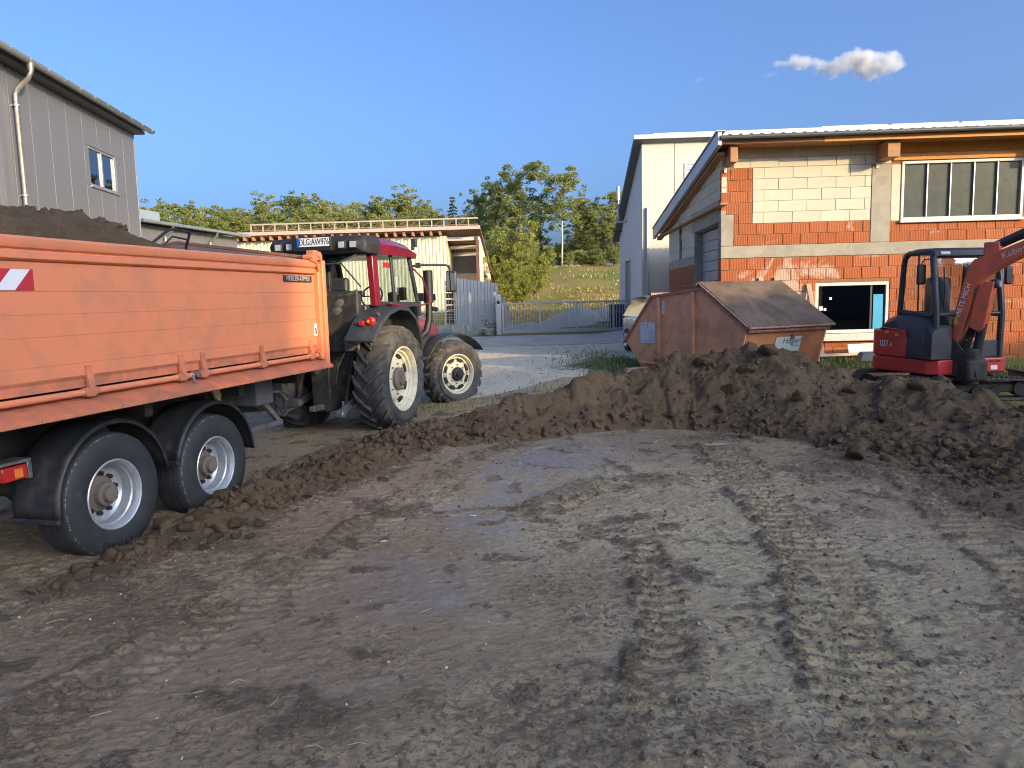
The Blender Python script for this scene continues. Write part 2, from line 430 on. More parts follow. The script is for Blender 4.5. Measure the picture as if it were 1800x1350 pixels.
# ---- materials of the ground
def mud_material():
    m, t, b = nmat('wet_mud')
    co = objco(t)
    def at(n):
        a = ND(t, 'Attribute'); a.attribute_name = n; return a.outputs['Fac']
    wet, loose, clay, ochre = at('wet'), at('loose'), at('clay'), at('ochre')
    nA = noise(t, co, 1.3, 6, .6); nB = noise(t, co, 9, 8, .7, .6); nC = noise(t, co, 42, 6, .7, .3); nD = noise(t, co, 150, 4, .7)
    nE = noise(t, co, 22, 7, .72, .5)
    clayc = mixc(t, nA, (.58, .45, .25), (.75, .605, .365))
    midc = mixc(t, nA, (.31, .21, .115), (.44, .31, .178))
    c = mixc(t, math_(t, 'ADD', math_(t, 'MULTIPLY', clay, .75), math_(t, 'MULTIPLY', math_(t, 'SUBTRACT', nB, .5), 1.1), True), midc, clayc)
    c = mixc(t, math_(t, 'MULTIPLY', ochre, .75), c, (.42, .29, .19))
    soil = mixc(t, nC, (.095, .062, .038), (.235, .16, .10))
    # loose soil thins out into single flecks at its edges
    fl = math_(t, 'ADD', math_(t, 'MULTIPLY', nB, .40), math_(t, 'MULTIPLY', nE, .55))
    fl = math_(t, 'ADD', fl, math_(t, 'MULTIPLY', nC, .25))
    fl = math_(t, 'ADD', fl, math_(t, 'MULTIPLY', loose, .30))
    flf = ramp(t, fl, .65, .84)
    c = mixc(t, math_(t, 'MULTIPLY', flf, .9), c, soil)
    # damp hollows and dried crumbs, with crevice shade painted into the colour
    mot = math_(t, 'ADD', math_(t, 'MULTIPLY', nE, .6), math_(t, 'MULTIPLY', nC, .4))
    c = mixc(t, math_(t, 'MULTIPLY', ramp(t, mot, .53, .38), math_(t, 'ADD', math_(t, 'MULTIPLY', ramp(t, nA, .40, .65), .44), .16)), c, mixc(t, .5, c, (.06, .042, .028), 'MULTIPLY') if False else (.085, .062, .043))
    c = mixc(t, math_(t, 'MULTIPLY', ramp(t, mot, .56, .70), .5), c, (.64, .52, .34))
    fine = ramp(t, nD, .58, .72)
    c = mixc(t, math_(t, 'MULTIPLY', fine, .4), c, (.10, .07, .045))
    wf = math_(t, 'MULTIPLY', wet, math_(t, 'SUBTRACT', 1.0, math_(t, 'MULTIPLY', flf, .8)))
    wn = math_(t, 'ADD', wf, math_(t, 'MULTIPLY', math_(t, 'SUBTRACT', nB, .5), 1.2))
    wn = math_(t, 'ADD', wn, math_(t, 'MULTIPLY', math_(t, 'SUBTRACT', nE, .5), 1.5))
    wfac = ramp(t, wn, .34, 1.02)
    c = mixc(t, math_(t, 'MULTIPLY', wfac, .6), c, mixc(t, nA, (.15, .105, .07), (.25, .185, .125)))
    t.links.new(c, b.inputs['Base Color'])
    rg = ND(t, 'MapRange'); t.links.new(wfac, rg.inputs[0]); rg.inputs[3].default_value = .60; rg.inputs[4].default_value = .24
    t.links.new(math_(t, 'MAXIMUM', rg.outputs[0], math_(t, 'MULTIPLY', flf, .95)), b.inputs['Roughness'])
    sp = ND(t, 'MapRange'); t.links.new(wfac, sp.inputs[0]); sp.inputs[3].default_value = .32; sp.inputs[4].default_value = .5
    t.links.new(sp.outputs[0], b.inputs['Specular IOR Level'])
    hgt = math_(t, 'ADD', math_(t, 'MULTIPLY', nC, .8), math_(t, 'MULTIPLY', nD, .35))
    hgt = math_(t, 'ADD', hgt, math_(t, 'MULTIPLY', nE, 1.2))
    hgt = math_(t, 'ADD', hgt, math_(t, 'MULTIPLY', flf, .8))
    bp = bump(t, b, hgt, .6, .022)
    st = ND(t, 'MapRange'); t.links.new(wfac, st.inputs[0]); st.inputs[3].default_value = .95; st.inputs[4].default_value = .12
    t.links.new(st.outputs[0], bp.inputs['Strength'])
    return m

def soil_material(name, a=(.074, .047, .026), c2=(.21, .138, .078)):
    m, t, b = nmat(name)
    co = objco(t)
    nA = noise(t, co, .9, 5, .6); nB = noise(t, co, 7, 7, .7, .5); nC = noise(t, co, 60, 6, .75, .4)
    mixn = math_(t, 'ADD', math_(t, 'MULTIPLY', nB, .6), math_(t, 'MULTIPLY', nC, .4))
    c = mixc(t, ramp(t, mixn, .32, .70), a, c2)
    c = mixc(t, ramp(t, nA, .45, .75), c, mixc(t, nC, (.12, .076, .042), (.27, .178, .10)))
    c = mixc(t, ramp(t, nC, .70, .78), c, (.30, .23, .16))
    t.links.new(c, b.inputs['Base Color'])
    b.inputs['Roughness'].default_value = .95; b.inputs['Specular IOR Level'].default_value = .2
    bump(t, b, math_(t, 'ADD', math_(t, 'MULTIPLY', nB, .7), nC), .9, .03)
    MATS[name] = m
    return m

MUD = mud_material(); SOIL = soil_material('dug_soil')

xs = np.arange(-5.6, 8.2, .021)
ys = [2.2]
while ys[-1] < 14.2: ys.append(ys[-1]+max(.008, .0024*ys[-1]))
ys = np.array(ys)
X, Y = np.meshgrid(xs, ys)
Zm, wet, loose, clay, ochre = mud_fields(X, Y)
me = grid_mesh('mud_ground', xs, ys, Zm, MUD)
for n_, a_ in (('wet', wet), ('loose', loose), ('clay', clay), ('ochre', ochre)): set_attr(me, n_, a_)
tag(link('mud_ground', me), 'wet rutted mud of the dug site with tyre prints and puddled film', kind='structure')

def heap_detail(X, Y, H):
    k = sst(-.02, .12, H); big = sst(.1, .6, H)
    n = .11*fbm(X, Y, 1.6, 3, seed=81)*big+.055*fbm(X, Y, 4.2, 3, seed=82)*k
    n += .03*(1-2*np.abs(fbm(X, Y, 8.5, 3, seed=83)))*k+.018*fbm(X, Y, 21, 3, seed=84)*k
    # slumped wads on the high part
    cell = np.clip(fbm(X, Y, 2.6, 2, seed=86)-.1, 0, 1)
    return n+.22*cell*big
hx = np.arange(-4.2, 9.4, .024); hy = np.arange(2.4, 14.3, .024)
HX, HY = np.meshgrid(hx, hy)
HH = heap_h(HX, HY)
HZ = T(HX, HY)+HH+heap_detail(HX, HY, HH)-.015
me = grid_mesh('soil_heap', hx, hy, HZ, SOIL)
keep = HH > -.03
kq = (keep[:-1, :-1] | keep[1:, :-1] | keep[:-1, 1:] | keep[1:, 1:]).ravel()
V = np.stack([HX.ravel(), HY.ravel(), HZ.ravel()], 1)
nx = len(hx); i0 = np.arange(len(hy)-1)[:, None]*nx+np.arange(nx-1)[None, :]
F = np.stack([i0, i0+1, i0+1+nx, i0+nx], -1).reshape(-1, 4)[kq]
used = np.unique(F); remap = np.full(len(V), -1); remap[used] = np.arange(len(used))
bpy.data.meshes.remove(me)
me = np_mesh('soil_heap', V[used], remap[F], SOIL)
tag(link('soil_heap', me), 'long heap of dark brown dug soil running across the site before the skip', 'soil heap')

def heap_z(x, y):
    X_ = np.array([x], float); Y_ = np.array([y], float); H = heap_h(X_, Y_)
    return float((T(X_, Y_)+np.maximum(H, 0)+heap_detail(X_, Y_, H)*(H > 0)-.015)[0])
def mud_z(x, y):
    return float(mud_fields(np.array([[x]]), np.array([[y]]))[0][0, 0])

# ---- clods
def lump_verts(seed, sub=2, amp=.35):
    bm = bmesh.new(); bmesh.ops.create_icosphere(bm, subdivisions=sub, radius=1)
    V_ = np.array([v_.co[:] for v_ in bm.verts]); F_ = np.array([[v_.index for v_ in f_.verts] for f_ in bm.faces]); bm.free()
    r_ = np.random.default_rng(seed)
    k = r_.normal(size=(9, 3))*1.8; ph = r_.uniform(0, 6.28, 9)
    d = sum(np.sin(V_@k[i]+ph[i])/(1+.35*i) for i in range(9))/2.2
    # facet a little
    for _ in range(9):
        nrm = r_.normal(size=3); nrm /= np.linalg.norm(nrm); c_ = r_.uniform(.42, .75)
        ov = np.clip(V_@nrm-c_, 0, None); V_ = V_-ov[:, None]*nrm*.92
    return V_*(1+amp*d)[:, None]*np.array([1, 1, .75]), F_
LUMPS1 = [lump_verts(s_, 1, .3) for s_ in range(8)]
LUMPS2 = [lump_verts(s_+50, 2, .28) for s_ in range(8)]
def scatter_lumps(pts, lib):
    VV = []; FF = []; n = 0
    for (x, y, z, r_) in pts:
        V_, F_ = lib[rng.integers(len(lib))]
        a, b_, c_ = rng.uniform(0, 6.28, 3)
        M_ = np.array(Euler((a*.2, b_*.2, c_)).to_matrix())
        s_ = np.array([rng.uniform(.75, 1.3), rng.uniform(.75, 1.3), rng.uniform(.7, 1.1)])*r_
        VV.append((V_*s_)@M_.T+np.array([x, y, z])); FF.append(F_+n); n += len(V_)
    return np.concatenate(VV), np.concatenate(FF)
pts = []
# on the heap, more toward its foot
cx = rng.uniform(-4, 8.5, 60000); cy = rng.uniform(3, 13.2, 60000)
hv = heap_h(cx, cy); hd = heap_detail(cx, cy, hv); tz = T(cx, cy)
foot = np.exp(-((hv-.06)/.14)**2)
ok = (hv > -.015) & (rng.uniform(0, 1, 60000) < .25+.4*foot)
for x, y, z, f_ in zip(cx[ok], cy[ok], (tz+np.maximum(hv, 0)+hd*(hv > 0)-.015)[ok], foot[ok]):
    r_ = .007+.042*rng.uniform(0, 1)**5.0*(1+.9*f_)
    pts.append((x, y, z+r_*.15, r_))
big_pts = [p_ for p_ in pts if p_[3] > .025]; small_pts = [p_ for p_ in pts if p_[3] <= .025][:11000]
V_, F_ = scatter_lumps(small_pts, LUMPS1); V2_, F2_ = scatter_lumps(big_pts, LUMPS2)
me = np_mesh('soil_crumbs', np.concatenate([V_, V2_]), np.concatenate([F_, F2_+len(V_)]), SOIL, False)
tag(link('soil_crumbs', me), 'loose crumbs of soil strewn over the heap', kind='stuff')
# crumbs on the mud
NM = 70000
mx = rng.uniform(-4.2, 5.5, NM); my = 2.6+8.6*rng.uniform(0, 1, NM)**1.6
mz, mw, ml, mc, mo = mud_fields(mx[None], my[None])
ok = rng.uniform(0, 1, NM) < (.10+.7*ml[0])*(1-.75*mw[0])
pts = []
for x, y, z in zip(mx[ok], my[ok], mz[0][ok]):
    r_ = .0035+.017*rng.uniform(0, 1)**5*1.2
    pts.append((x, y, z+r_*.1, r_))
V_, F_ = scatter_lumps(pts[:24000], LUMPS1)
me = np_mesh('mud_crumbs', V_, F_, soil_material('mud_crumb', (.15, .10, .062), (.36, .26, .165)), False)
tag(link('mud_crumbs', me), 'small crumbs of soil scattered on the mud', kind='stuff')

# pale pebbles trodden into the mud
px_ = rng.uniform(-3.8, 5.2, 420); py_ = 2.8+7.5*rng.uniform(0, 1, 420)**1.4
pz_ = mud_fields(px_[None], py_[None])[0][0]
V_, F_ = scatter_lumps([(x, y, z+.001, .004+.011*rng.uniform()**3) for x, y, z in zip(px_, py_, pz_)], LUMPS1)
tag(link('pebbles', np_mesh('pebbles', V_, F_, pm('pale_pebble', (.55, .50, .42), .8, var=.4, vs_=30), False)), 'pale pebbles trodden into the mud', kind='stuff')
# straw and root bits
VV = []; FF = []
sx_ = np.concatenate([rng.uniform(-3.6, 5, 160), rng.normal(3.6, 1.2, 160)]); sy_ = np.concatenate([rng.uniform(3, 9.5, 160), rng.normal(10.6, .7, 160)])
mbs = MB()
for x, y in zip(sx_, sy_):
    z = max(heap_z(x, y), mud_z(x, y))+.006; a = rng.uniform(0, 3.14); l_ = rng.uniform(.03, .11)
    mbs.tube([(x, y, z), (x+math.cos(a)*l_*.5, y+math.sin(a)*l_*.5, z+rng.uniform(0, .02)), (x+math.cos(a+.3)*l_, y+math.sin(a+.3)*l_, z)], .0025, 4)
tag(mbs.build('root_bits', pm('straw', (.42, .33, .2), .8, var=.4, vs_=5), fix=False), 'bits of straw and root lying on mud and heap', kind='stuff')
# single clods one can point at
LUMPM = []
for s_ in range(10):
    V_, F_ = lump_verts(s_+90, 3, .24)
    # rough skin
    for q_ in range(7):
        kk = np.random.default_rng(s_*31+q_).normal(size=3)*(4+3.2*q_)
        V_ = V_*(1+(.09/(1+.45*q_))*np.sin(V_@kk+s_*1.7+q_))[:, None]
    LUMPM.append(np_mesh('soil_clod', V_, F_, SOIL, False))
def clod(x, y, r_, label, group=None, k=None, zoff=.35, sc=(1, 1, 1), rz=None):
    z = max(heap_z(x, y), mud_z(x, y))
    o = link('soil_clod', LUMPM[rng.integers(10) if k is None else k], None, (x, y, z+r_*zoff), (rng.uniform(-.2, .2), rng.uniform(-.2, .2), rng.uniform(0, 6) if rz is None else rz), tuple(r_*c for c in sc))
    return tag(o, label, 'clod', group)
clod(3.96, 8.5, .15, 'blocky dark clod standing alone on the mud at the foot of the heap', k=3, zoff=.5, sc=(1.15, .9, 1.0))
clod(3.2, 10.05, .10, 'small dark clod lying before the heap below the skip', k=5)
clod(-1.48, 8.1, .075, 'small round clod lying apart between ruts left of the puddled lane', k=2)
for i, (px, py, r_) in enumerate(((395, 880, .13), (412, 905, .11), (352, 905, .12), (325, 925, .10), (440, 885, .10), (375, 930, .09), (340, 880, .12), (470, 880, .09), (455, 905, .08), (305, 945, .09), (500, 868, .08), (540, 855, .07), (480, 850, .14), (585, 845, .06), (415, 925, .07), (440, 925, .06), (290, 915, .10), (355, 945, .06), (520, 880, .05))):
    q = P(px, py, 1.0); d_ = q-Vector((0, 0, CAMZ)); tt = (.12-CAMZ)/d_.z
    clod(d_.x*tt, d_.y*tt, r_*.82, 'rounded brown clod in the row piled against the trailer wheels', 'clods piled against the trailer wheels')
for i, (px, py, r_) in enumerate(((1770, 850, .15), (1720, 800, .12), (1650, 800, .10), (1560, 740, .11), (1270, 720, .13), (1285, 690, .14), (1230, 640, .16), (1345, 622, .17), (1400, 700, .12), (1440, 790, .09), (1180, 735, .08), (850, 740, .08), (790, 765, .09), (760, 775, .07), (745, 760, .08), (835, 765, .09), (720, 785, .07), (1620, 690, .15), (1600, 664, .14), (1310, 655, .15), (1500, 690, .12), (1690, 740, .13), (1120, 720, .07))):
    best = None
    for Yt in np.arange(5.5, 13, .04):
        q = P(px, py, Yt)
        if heap_z(q.x, q.y) >= q.z: best = q; break
    if best: clod(best.x, best.y, r_, 'dark brown clod half sunk in the face of the soil heap', 'clods in the soil heap', zoff=.1)

# ---- surroundings
def grass_ground_material():
    m, t, b = nmat('meadow')
    co = objco(t)
    n1 = noise(t, co, .12, 5); n2 = noise(t, co, 2.2, 7, .7); n3 = noise(t, co, 14, 5, .7)
    c = mixc(t, n2, (.09, .12, .03), (.20, .21, .06))
    c = mixc(t, ramp(t, n1, .45, .6), c, mixc(t, n3, (.36, .21, .09), (.20, .18, .06)))
    c = mixc(t, ramp(t, n3, .60, .75), c, (.10, .075, .045))
    t.links.new(c, b.inputs['Base Color']); b.inputs['Roughness'].default_value = .9; b.inputs['Specular IOR Level'].default_value = .15
    bump(t, b, n3, .8, .05)
    return m
MEADOW = grass_ground_material()
def axis(lo, hi, fine, grow, c0, c1):
    out = list(np.arange(c0, c1+1e-6, fine)); s = fine
    while out[-1] < hi: s *= grow; out.append(out[-1]+s)
    s = fine
    while out[0] > lo: s *= grow; out.insert(0, out[0]-s)
    return np.array(out)
gx = axis(-900, 900, .8, 1.14, -20, 24); gy = axis(-900, 1500, .8, 1.12, -4, 66)
GX, GY = np.meshgrid(gx, gy)
GZ = T(GX, GY)-.16*(1-sst(31, 36, GY))
GZ = GZ+.12*fbm(GX, GY, .25, 3, seed=91)*sst(38, 44, GY)
ground = link('ground', grid_mesh('ground', gx, gy, GZ, MEADOW))
tag(ground, 'green and brown meadow ground with a bank rising to the trees', kind='structure')

def gravel_material():
    m, t, b = nmat('gravel')
    co = objco(t)
    n1 = noise(t, co, .5, 6, .65); n2 = noise(t, co, 5, 7, .75); n3 = noise(t, co, 38, 4, .7)
    vo = ND(t, 'TexVoronoi'); vo.inputs['Scale'].default_value = 24; t.links.new(co, vo.inputs['Vector'])
    c = mixc(t, n3, (.50, .425, .31), (.82, .72, .54))
    c = mixc(t, ramp(t, n2, .52, .72), c, (.235, .21, .17))
    g = math_(t, 'ADD', math_(t, 'MULTIPLY', n1, .7), math_(t, 'MULTIPLY', n2, .45))
    at_ = ND(t, 'Attribute'); at_.attribute_name = 'weed'
    g = math_(t, 'ADD', g, math_(t, 'MULTIPLY', at_.outputs['Fac'], .35))
    c = mixc(t, ramp(t, g, .66, .76), c, mixc(t, n3, (.05, .075, .025), (.11, .135, .05)))
    t.links.new(c, b.inputs['Base Color']); b.inputs['Roughness'].default_value = .9; b.inputs['Specular IOR Level'].default_value = .25
    bump(t, b, math_(t, 'ADD', vo.outputs['Distance'], n3), .8, .03)
    return m
gxs = np.arange(-9, 5.3, .09); gys = np.arange(10.6, 24.45, .09)
GX, GY = np.meshgrid(gxs, gys)
GZ = T(GX, GY)-.03+(.03*fbm(GX, GY, .6, 3, seed=95)+.012*fbm(GX, GY, 5, 3, seed=96))*(1-sst(22, 23.6, GY))
me = grid_mesh('gravel_yard', gxs, gys, GZ, gravel_material())
weed = np.exp(-(((GX-2.3)/.9)**2+((GY-17)/2.6)**2))+.8*np.exp(-(((GX-.6)/.9)**2+((GY-13.6)/.5)**2))+.7*np.exp(-(((GX+1.4)/.9)**2+((GY-13.4)/.6)**2))
set_attr(me, 'weed', weed)
tag(link('gravel_yard', me), 'pale gravel yard behind the soil heap', kind='structure')
ASPH = pm('asphalt', (.46, .41, .33), .9, var=.18, vs_=1.2, bmp=.5, bs=90, dirt=(.14, .12, .1), da=.4, ds=.8)
rx = np.arange(-26, 26, .2); ry = np.arange(24.3, 29.1, .15)
RX, RY = np.meshgrid(rx, ry)
tag(link('road', grid_mesh('road', rx, ry, T(RX, RY)-.022, ASPH)), 'grey asphalt lane in front of the sliding gate', kind='structure')
# ================================================================ BUILDINGS
CONC = pm('concrete', (.36, .325, .26), .9, var=.22, vs_=3, bmp=.5, bs=30, dirt=(.24, .21, .165), da=.5, ds=2.5)
WOOD = pm('sawn_timber', (.42, .215, .10), .75, var=.3, vs_=6, bmp=.3, bs=40, stretch=(.25, 3, 3), dirt=(.2, .11, .06), da=.4, ds=3)
OSB = pm('sheathing_board', (.60, .27, .075), .8, var=.35, vs_=14, bmp=.3, bs=60)
WHITEP = pm('white_frame', (.58, .57, .54), .45, var=.06, dirt=(.45, .40, .34), da=.35, ds=6)
MORTAR = pm('mortar', (.30, .13, .065), .95, var=.3, vs_=9, bmp=.6, bs=50)
GLUE = pm('thin_joint', (.42, .38, .31), .95, var=.2, vs_=9)
ZINC = pm('zinc', (.42, .43, .43), .42, metal=.75, var=.15, vs_=4)
DARKSHEET = pm('dark_sheet', (.06, .06, .065), .5, var=.2)
INTER = pm('dim_interior', (.10, .095, .09), .9)

def brick_material(name, a, b_, rib, ribs, white=0.0):
    m, t, b = nmat(name)
    co = objco(t)
    oi = ND(t, 'ObjectInfo')
    n1 = noise(t, co, 5, 6, .65); n2 = noise(t, co, 30, 5, .7)
    c = mixc(t, oi.outputs['Random'], a, b_)
    c = mixc(t, math_(t, 'MULTIPLY', n1, .7), c, tuple(x*.62 for x in a))
    ge = ND(t, 'NewGeometry')
    nw = noise(t, ge.outputs['Position'], 1.1, 6, .7, .6)
    if white:
        ds_ = ND(t, 'VectorMath', operation='DISTANCE'); t.links.new(ge.outputs['Position'], ds_.inputs[0]); ds_.inputs[1].default_value = (6.05, 16.45, 2.05)
        nw2 = math_(t, 'ADD', nw, math_(t, 'MULTIPLY', math_(t, 'SUBTRACT', 1.0, math_(t, 'DIVIDE', ds_.outputs['Value'], 1.25), True), .26))
        c = mixc(t, math_(t, 'MULTIPLY', ramp(t, nw2, .62, .70), white), c, (.60, .48, .38))
    t.links.new(c, b.inputs['Base Color']); b.inputs['Roughness'].default_value = .9; b.inputs['Specular IOR Level'].default_value = .2
    h = math_(t, 'MULTIPLY', n2, .4)
    if rib:
        wv = ND(t, 'TexWave', wave_type='BANDS', bands_direction='X'); wv.inputs['Scale'].default_value = ribs; wv.inputs['Distortion'].default_value = .4
        t.links.new(co, wv.inputs['Vector'])
        h = math_(t, 'ADD', h, wv.outputs['Fac'])
        c2 = mixc(t, math_(t, 'MULTIPLY', math_(t, 'SUBTRACT', 1.0, wv.outputs['Fac']), .38), c, tuple(x*.45 for x in a))
        t.links.new(c2, b.inputs['Base Color'])
    bump(t, b, h, .6, .006)
    return m
BRICK = brick_material('clay_block', (.44, .135, .055), (.54, .185, .082), True, 9.0, .8)
AAC = brick_material('aerated_block', (.64, .59, .46), (.70, .645, .51), False, 0)

_piece = {}
def piece(name, parent, mat, u0, u1, z0, z1, v0, v1, axis='u', bev=.006):
    """one block; axis u: lies along local x, axis v: lies along local y"""
    L = round(u1-u0, 2); H = round(z1-z0, 3); D = round(v1-v0, 2)
    key = (name, mat.name, L, H, D, axis)
    if key not in _piece:
        mb = MB(); mb.box(-L/2, L/2, -D/2, D/2, -H/2, H/2)
        bm = bmesh.new(); me0 = mb.mesh(name, None, 0); bm.from_mesh(me0); bpy.data.meshes.remove(me0)
        bmesh.ops.bevel(bm, geom=list(bm.edges), offset=bev, segments=1, affect='EDGES')
        me_ = bpy.data.meshes.new(name); bm.to_mesh(me_); bm.free(); me_.materials.append(mat)
        _piece[key] = me_
    o = link(name, _piece[key], parent)
    if axis == 'u': o.location = ((u0+u1)/2, (v0+v1)/2, (z0+z1)/2)
    else: o.location = ((v0+v1)/2, (u0+u1)/2, (z0+z1)/2); o.rotation_euler = (0, 0, math.pi/2)
    return o

def split_holes(a0, a1, z0, z1, holes):
    spans = [(a0, a1)]
    for (h0, h1, hz0, hz1) in holes:
        if hz0 < z1-.02 and hz1 > z0+.02:
            ns = []
            for s0, s1 in spans:
                if h1 <= s0 or h0 >= s1: ns.append((s0, s1))
                else:
                    if h0-s0 > .04: ns.append((s0, h0))
                    if s1-h1 > .04: ns.append((h1, s1))
            spans = ns
    return spans

def lay(parent, name, mat, a0, a1, z0, rows, ch, ln, joint=.012, off0=0, holes=(), axis='u', face=0.0, depth=.12, sgn=1, jit=.004):
    for r_ in range(rows):
        za = z0+r_*ch; zb = za+ch-joint
        for s0, s1 in split_holes(a0, a1, za, zb, holes):
            off = ((r_+off0) % 2)*ln*.5
            k = math.floor((s0-off)/ln)
            x = off+k*ln
            while x < s1-.02:
                p0 = max(x, s0); p1 = min(x+ln-joint, s1-joint*.5)
                if p1-p0 > .035:
                    j = rng.uniform(-jit, jit)
                    if axis == 'u': piece(name, parent, mat, p0, p1, za, zb, face+j, face+depth+j)
                    else: piece(name, parent, mat, p0, p1, za, zb, face+j, face+depth+j, 'v')
                x += ln

def cut_wall(parent, name, mat, a0, a1, z0, z1, holes, face, depth, axis='u'):
    zs = sorted({z0, z1}|{h[2] for h in holes if z0 < h[2] < z1}|{h[3] for h in holes if z0 < h[3] < z1})
    mb = MB()
    for za, zb in zip(zs[:-1], zs[1:]):
        for s0, s1 in split_holes(a0, a1, za, zb, holes):
            if axis == 'u': mb.box(s0, s1, face, face+depth, za, zb)
            else: mb.box(face, face+depth, s0, s1, za, zb)
    return mb.build(name, mat, parent, smooth=0)

# ---------------------------------------------------------------- brick house
hs = empty('brick_house', (4.67, 16.5, 0), R(-2.5), 'unfinished house of orange clay blocks and white aerated blocks behind the excavator', 'house')
LW = (2.07, 3.68, 1.05, 2.18); UW = (3.84, 6.42, 3.47, 4.73)
W = 9.6
cut_wall(hs, 'wall', MORTAR, .012, W, .25, 5.0, [LW, UW], .012, .30)
DOOR = (.28, 2.9, .3, 3.57); SWIN = (4.62, 5.0, 2.98, 4.0)
cut_wall(hs, 'side_wall', GLUE, .012, 6.7, .25, 3.99, [DOOR, SWIN], .012, .30, 'v')
MB().prism([(.012, 3.99), (.012, 5.06), (6.7, 4.0), (6.7, 3.99)], .014, .31, 'x').build('gable', GLUE, hs, smooth=0)
MB().box(W, W+.3, .3, 6.7, .25, 4.1).build('end_wall', MORTAR, hs, smooth=0)
MB().box(.3, W, 6.4, 6.7, .25, 4.0).build('back_wall', MORTAR, hs, smooth=0)
MB().box(.3, W, .3, 6.4, .3, .36).build('floor_slab', CONC, hs, smooth=0)
# front face
lay(hs, 'brick', BRICK, 0, W-2.0, 2.757-10*.25, 10, .25, .382, holes=[LW], off0=0)
boxo('ring_beam', -.004, W, -.008, .1, 2.760, 3.026, CONC, hs, .01)
boxo('corner_pad', -.004, .27, -.006, .1, 3.030, 3.705, CONC, hs, .01)
lay(hs, 'brick', BRICK, .28, 3.21, 3.03, 2, .237, .382, off0=1)
lay(hs, 'brick', BRICK, 0, .66, 3.712, 4, .243, .382)
lay(hs, 'brick', BRICK, .28, .66, 3.504, 1, .205, .382)
lay(hs, 'aerated_block', AAC, .68, 3.21, 3.505, 5, .2375, .615, joint=.006, off0=1)
lay(hs, 'aerated_block', AAC, .26, 3.62, 4.694, 2, .205, .615, joint=.006, off0=0)
boxo('column', 3.216, 3.625, -.010, .1, 3.030, 4.685, CONC, hs, .008)
lay(hs, 'brick', BRICK, 3.63, W-2.0, 3.03, 2, .22, .405, off0=0)
lay(hs, 'aerated_block', AAC, 3.635, 3.83, 3.475, 1, 1.2, .6, joint=.006)
lay(hs, 'aerated_block', AAC, 6.45, W-2.0, 3.475, 5, .24, .615, joint=.006)
# timber above the window, beams, purlin
o_ = boxo('sheathing_board', 3.66, W, -.02, .02, 4.90, 5.16, OSB, hs, .004)
o_ = boxo('sheathing_board', 3.66, W, -.03, .01, 4.745, 4.893, OSB, hs, .004)
for (u, w_) in ((.06, .16), (3.30, .26), (6.75, .26)):
    MB().box(u, u+w_, -.52, .4, 4.74, 5.08).build('rafter_beam', WOOD, hs, .01)
    MB().box(u-.01, u+.05, -.035, -.006, 4.60, 4.72).build('bracket', WHITEP, hs)
boxo('purlin', -.16, W+.3, -.64, -.53, 5.085, 5.18, WOOD, hs, .008)
boxo('purlin', 1.95, W+.3, -.655, -.645, 5.07, 5.175, OSB, hs, .004)
# roof: trapezoid sheet, falls to the back
mb = MB(); nw_ = 46
prof = []
for k in range(nw_):
    u = -.16+k*(W+.4)/nw_; s_ = (W+.4)/nw_
    prof += [(u, 0), (u+s_*.55, 0), (u+s_*.66, .04), (u+s_*.89, .04)]
vs_, fs_ = [], []
for (u, dz) in prof: vs_ += [(u, -.70, 5.24+dz), (u, 8.3, 4.08+dz)]
for k in range(len(prof)-1): fs_.append((2*k, 2*k+2, 2*k+3, 2*k+1))
mb.add(vs_, fs_)
ro = mb.build('roof', DARKSHEET, hs, smooth=20); sm = ro.modifiers.new('thick', 'SOLIDIFY'); sm.thickness = .02
MB().prism([(-.68, 5.215), (-.68, 5.185), (8.2, 4.00), (8.2, 4.03)], -.1, W, 'x').build('roof_boards', WOOD, hs, smooth=0)
RAKE = pm('grey_trim', (.46, .48, .49), .4, metal=.3, var=.08)
MB().prism([(-.74, 5.32), (-.74, 5.05), (8.35, 3.84), (8.35, 4.16)], -.26, -.165, 'x').build('rake_trim', RAKE, hs, .01)
MB().prism([(-.74, 5.35), (-.74, 5.33), (8.35, 4.17), (8.35, 4.19)], -.29, -.10, 'x').build('trim_cap', RAKE, hs)
MB().tube([(-.2, -.77, 5.195), (W, -.77, 5.225)], .045, 10).build('gutter', DARKSHEET, hs)
MB().box(-.155, .012, -.6, 8.1, 3.86, 3.9).prism([(-.3, 4.99), (-.3, 4.93), (8.1, 3.78), (8.1, 3.84)], -.155, .0, 'x').build('verge_board', WOOD, hs)
# side face
lay(hs, 'brick', BRICK, .0, 6.7, 2.757-10*.25, 10, .25, .382, holes=[DOOR], axis='v')
boxo('side_beam', -.006, .1, 2.905, 6.7, 2.76, 2.97, CONC, hs, .008)
lay(hs, 'aerated_block', AAC, 2.92, 6.7, 2.98, 4, .25, .615, joint=.006, holes=[SWIN], axis='v')
boxo('door_lintel', -.010, .1, -.0045, 3.2, 3.575, 3.80, CONC, hs, .008)
for r_ in range(5):
    za = 3.81+r_*.24; vend = max(.3, 6.7*(5.10-za-.24)/1.1)
    if r_ == 0: vend = 6.7; 
    lay(hs, 'aerated_block', AAC, (0 if r_ else 3.2), min(6.7, vend), za, 1, .24, .615, joint=.006, off0=r_, axis='v', holes=[SWIN])
dr = empty('door'); dr.parent = hs
DG = pm('grey_door', (.28, .29, .30), .5, var=.1)
for k in range(13): MB().box(.20, .25, .30, 2.88, .35+k*.245, .35+k*.245+.235).build('slat', DG, dr, .006)
boxo('reveal', .012, .30, 2.86, 2.905, .3, 3.57, CONC, hs)
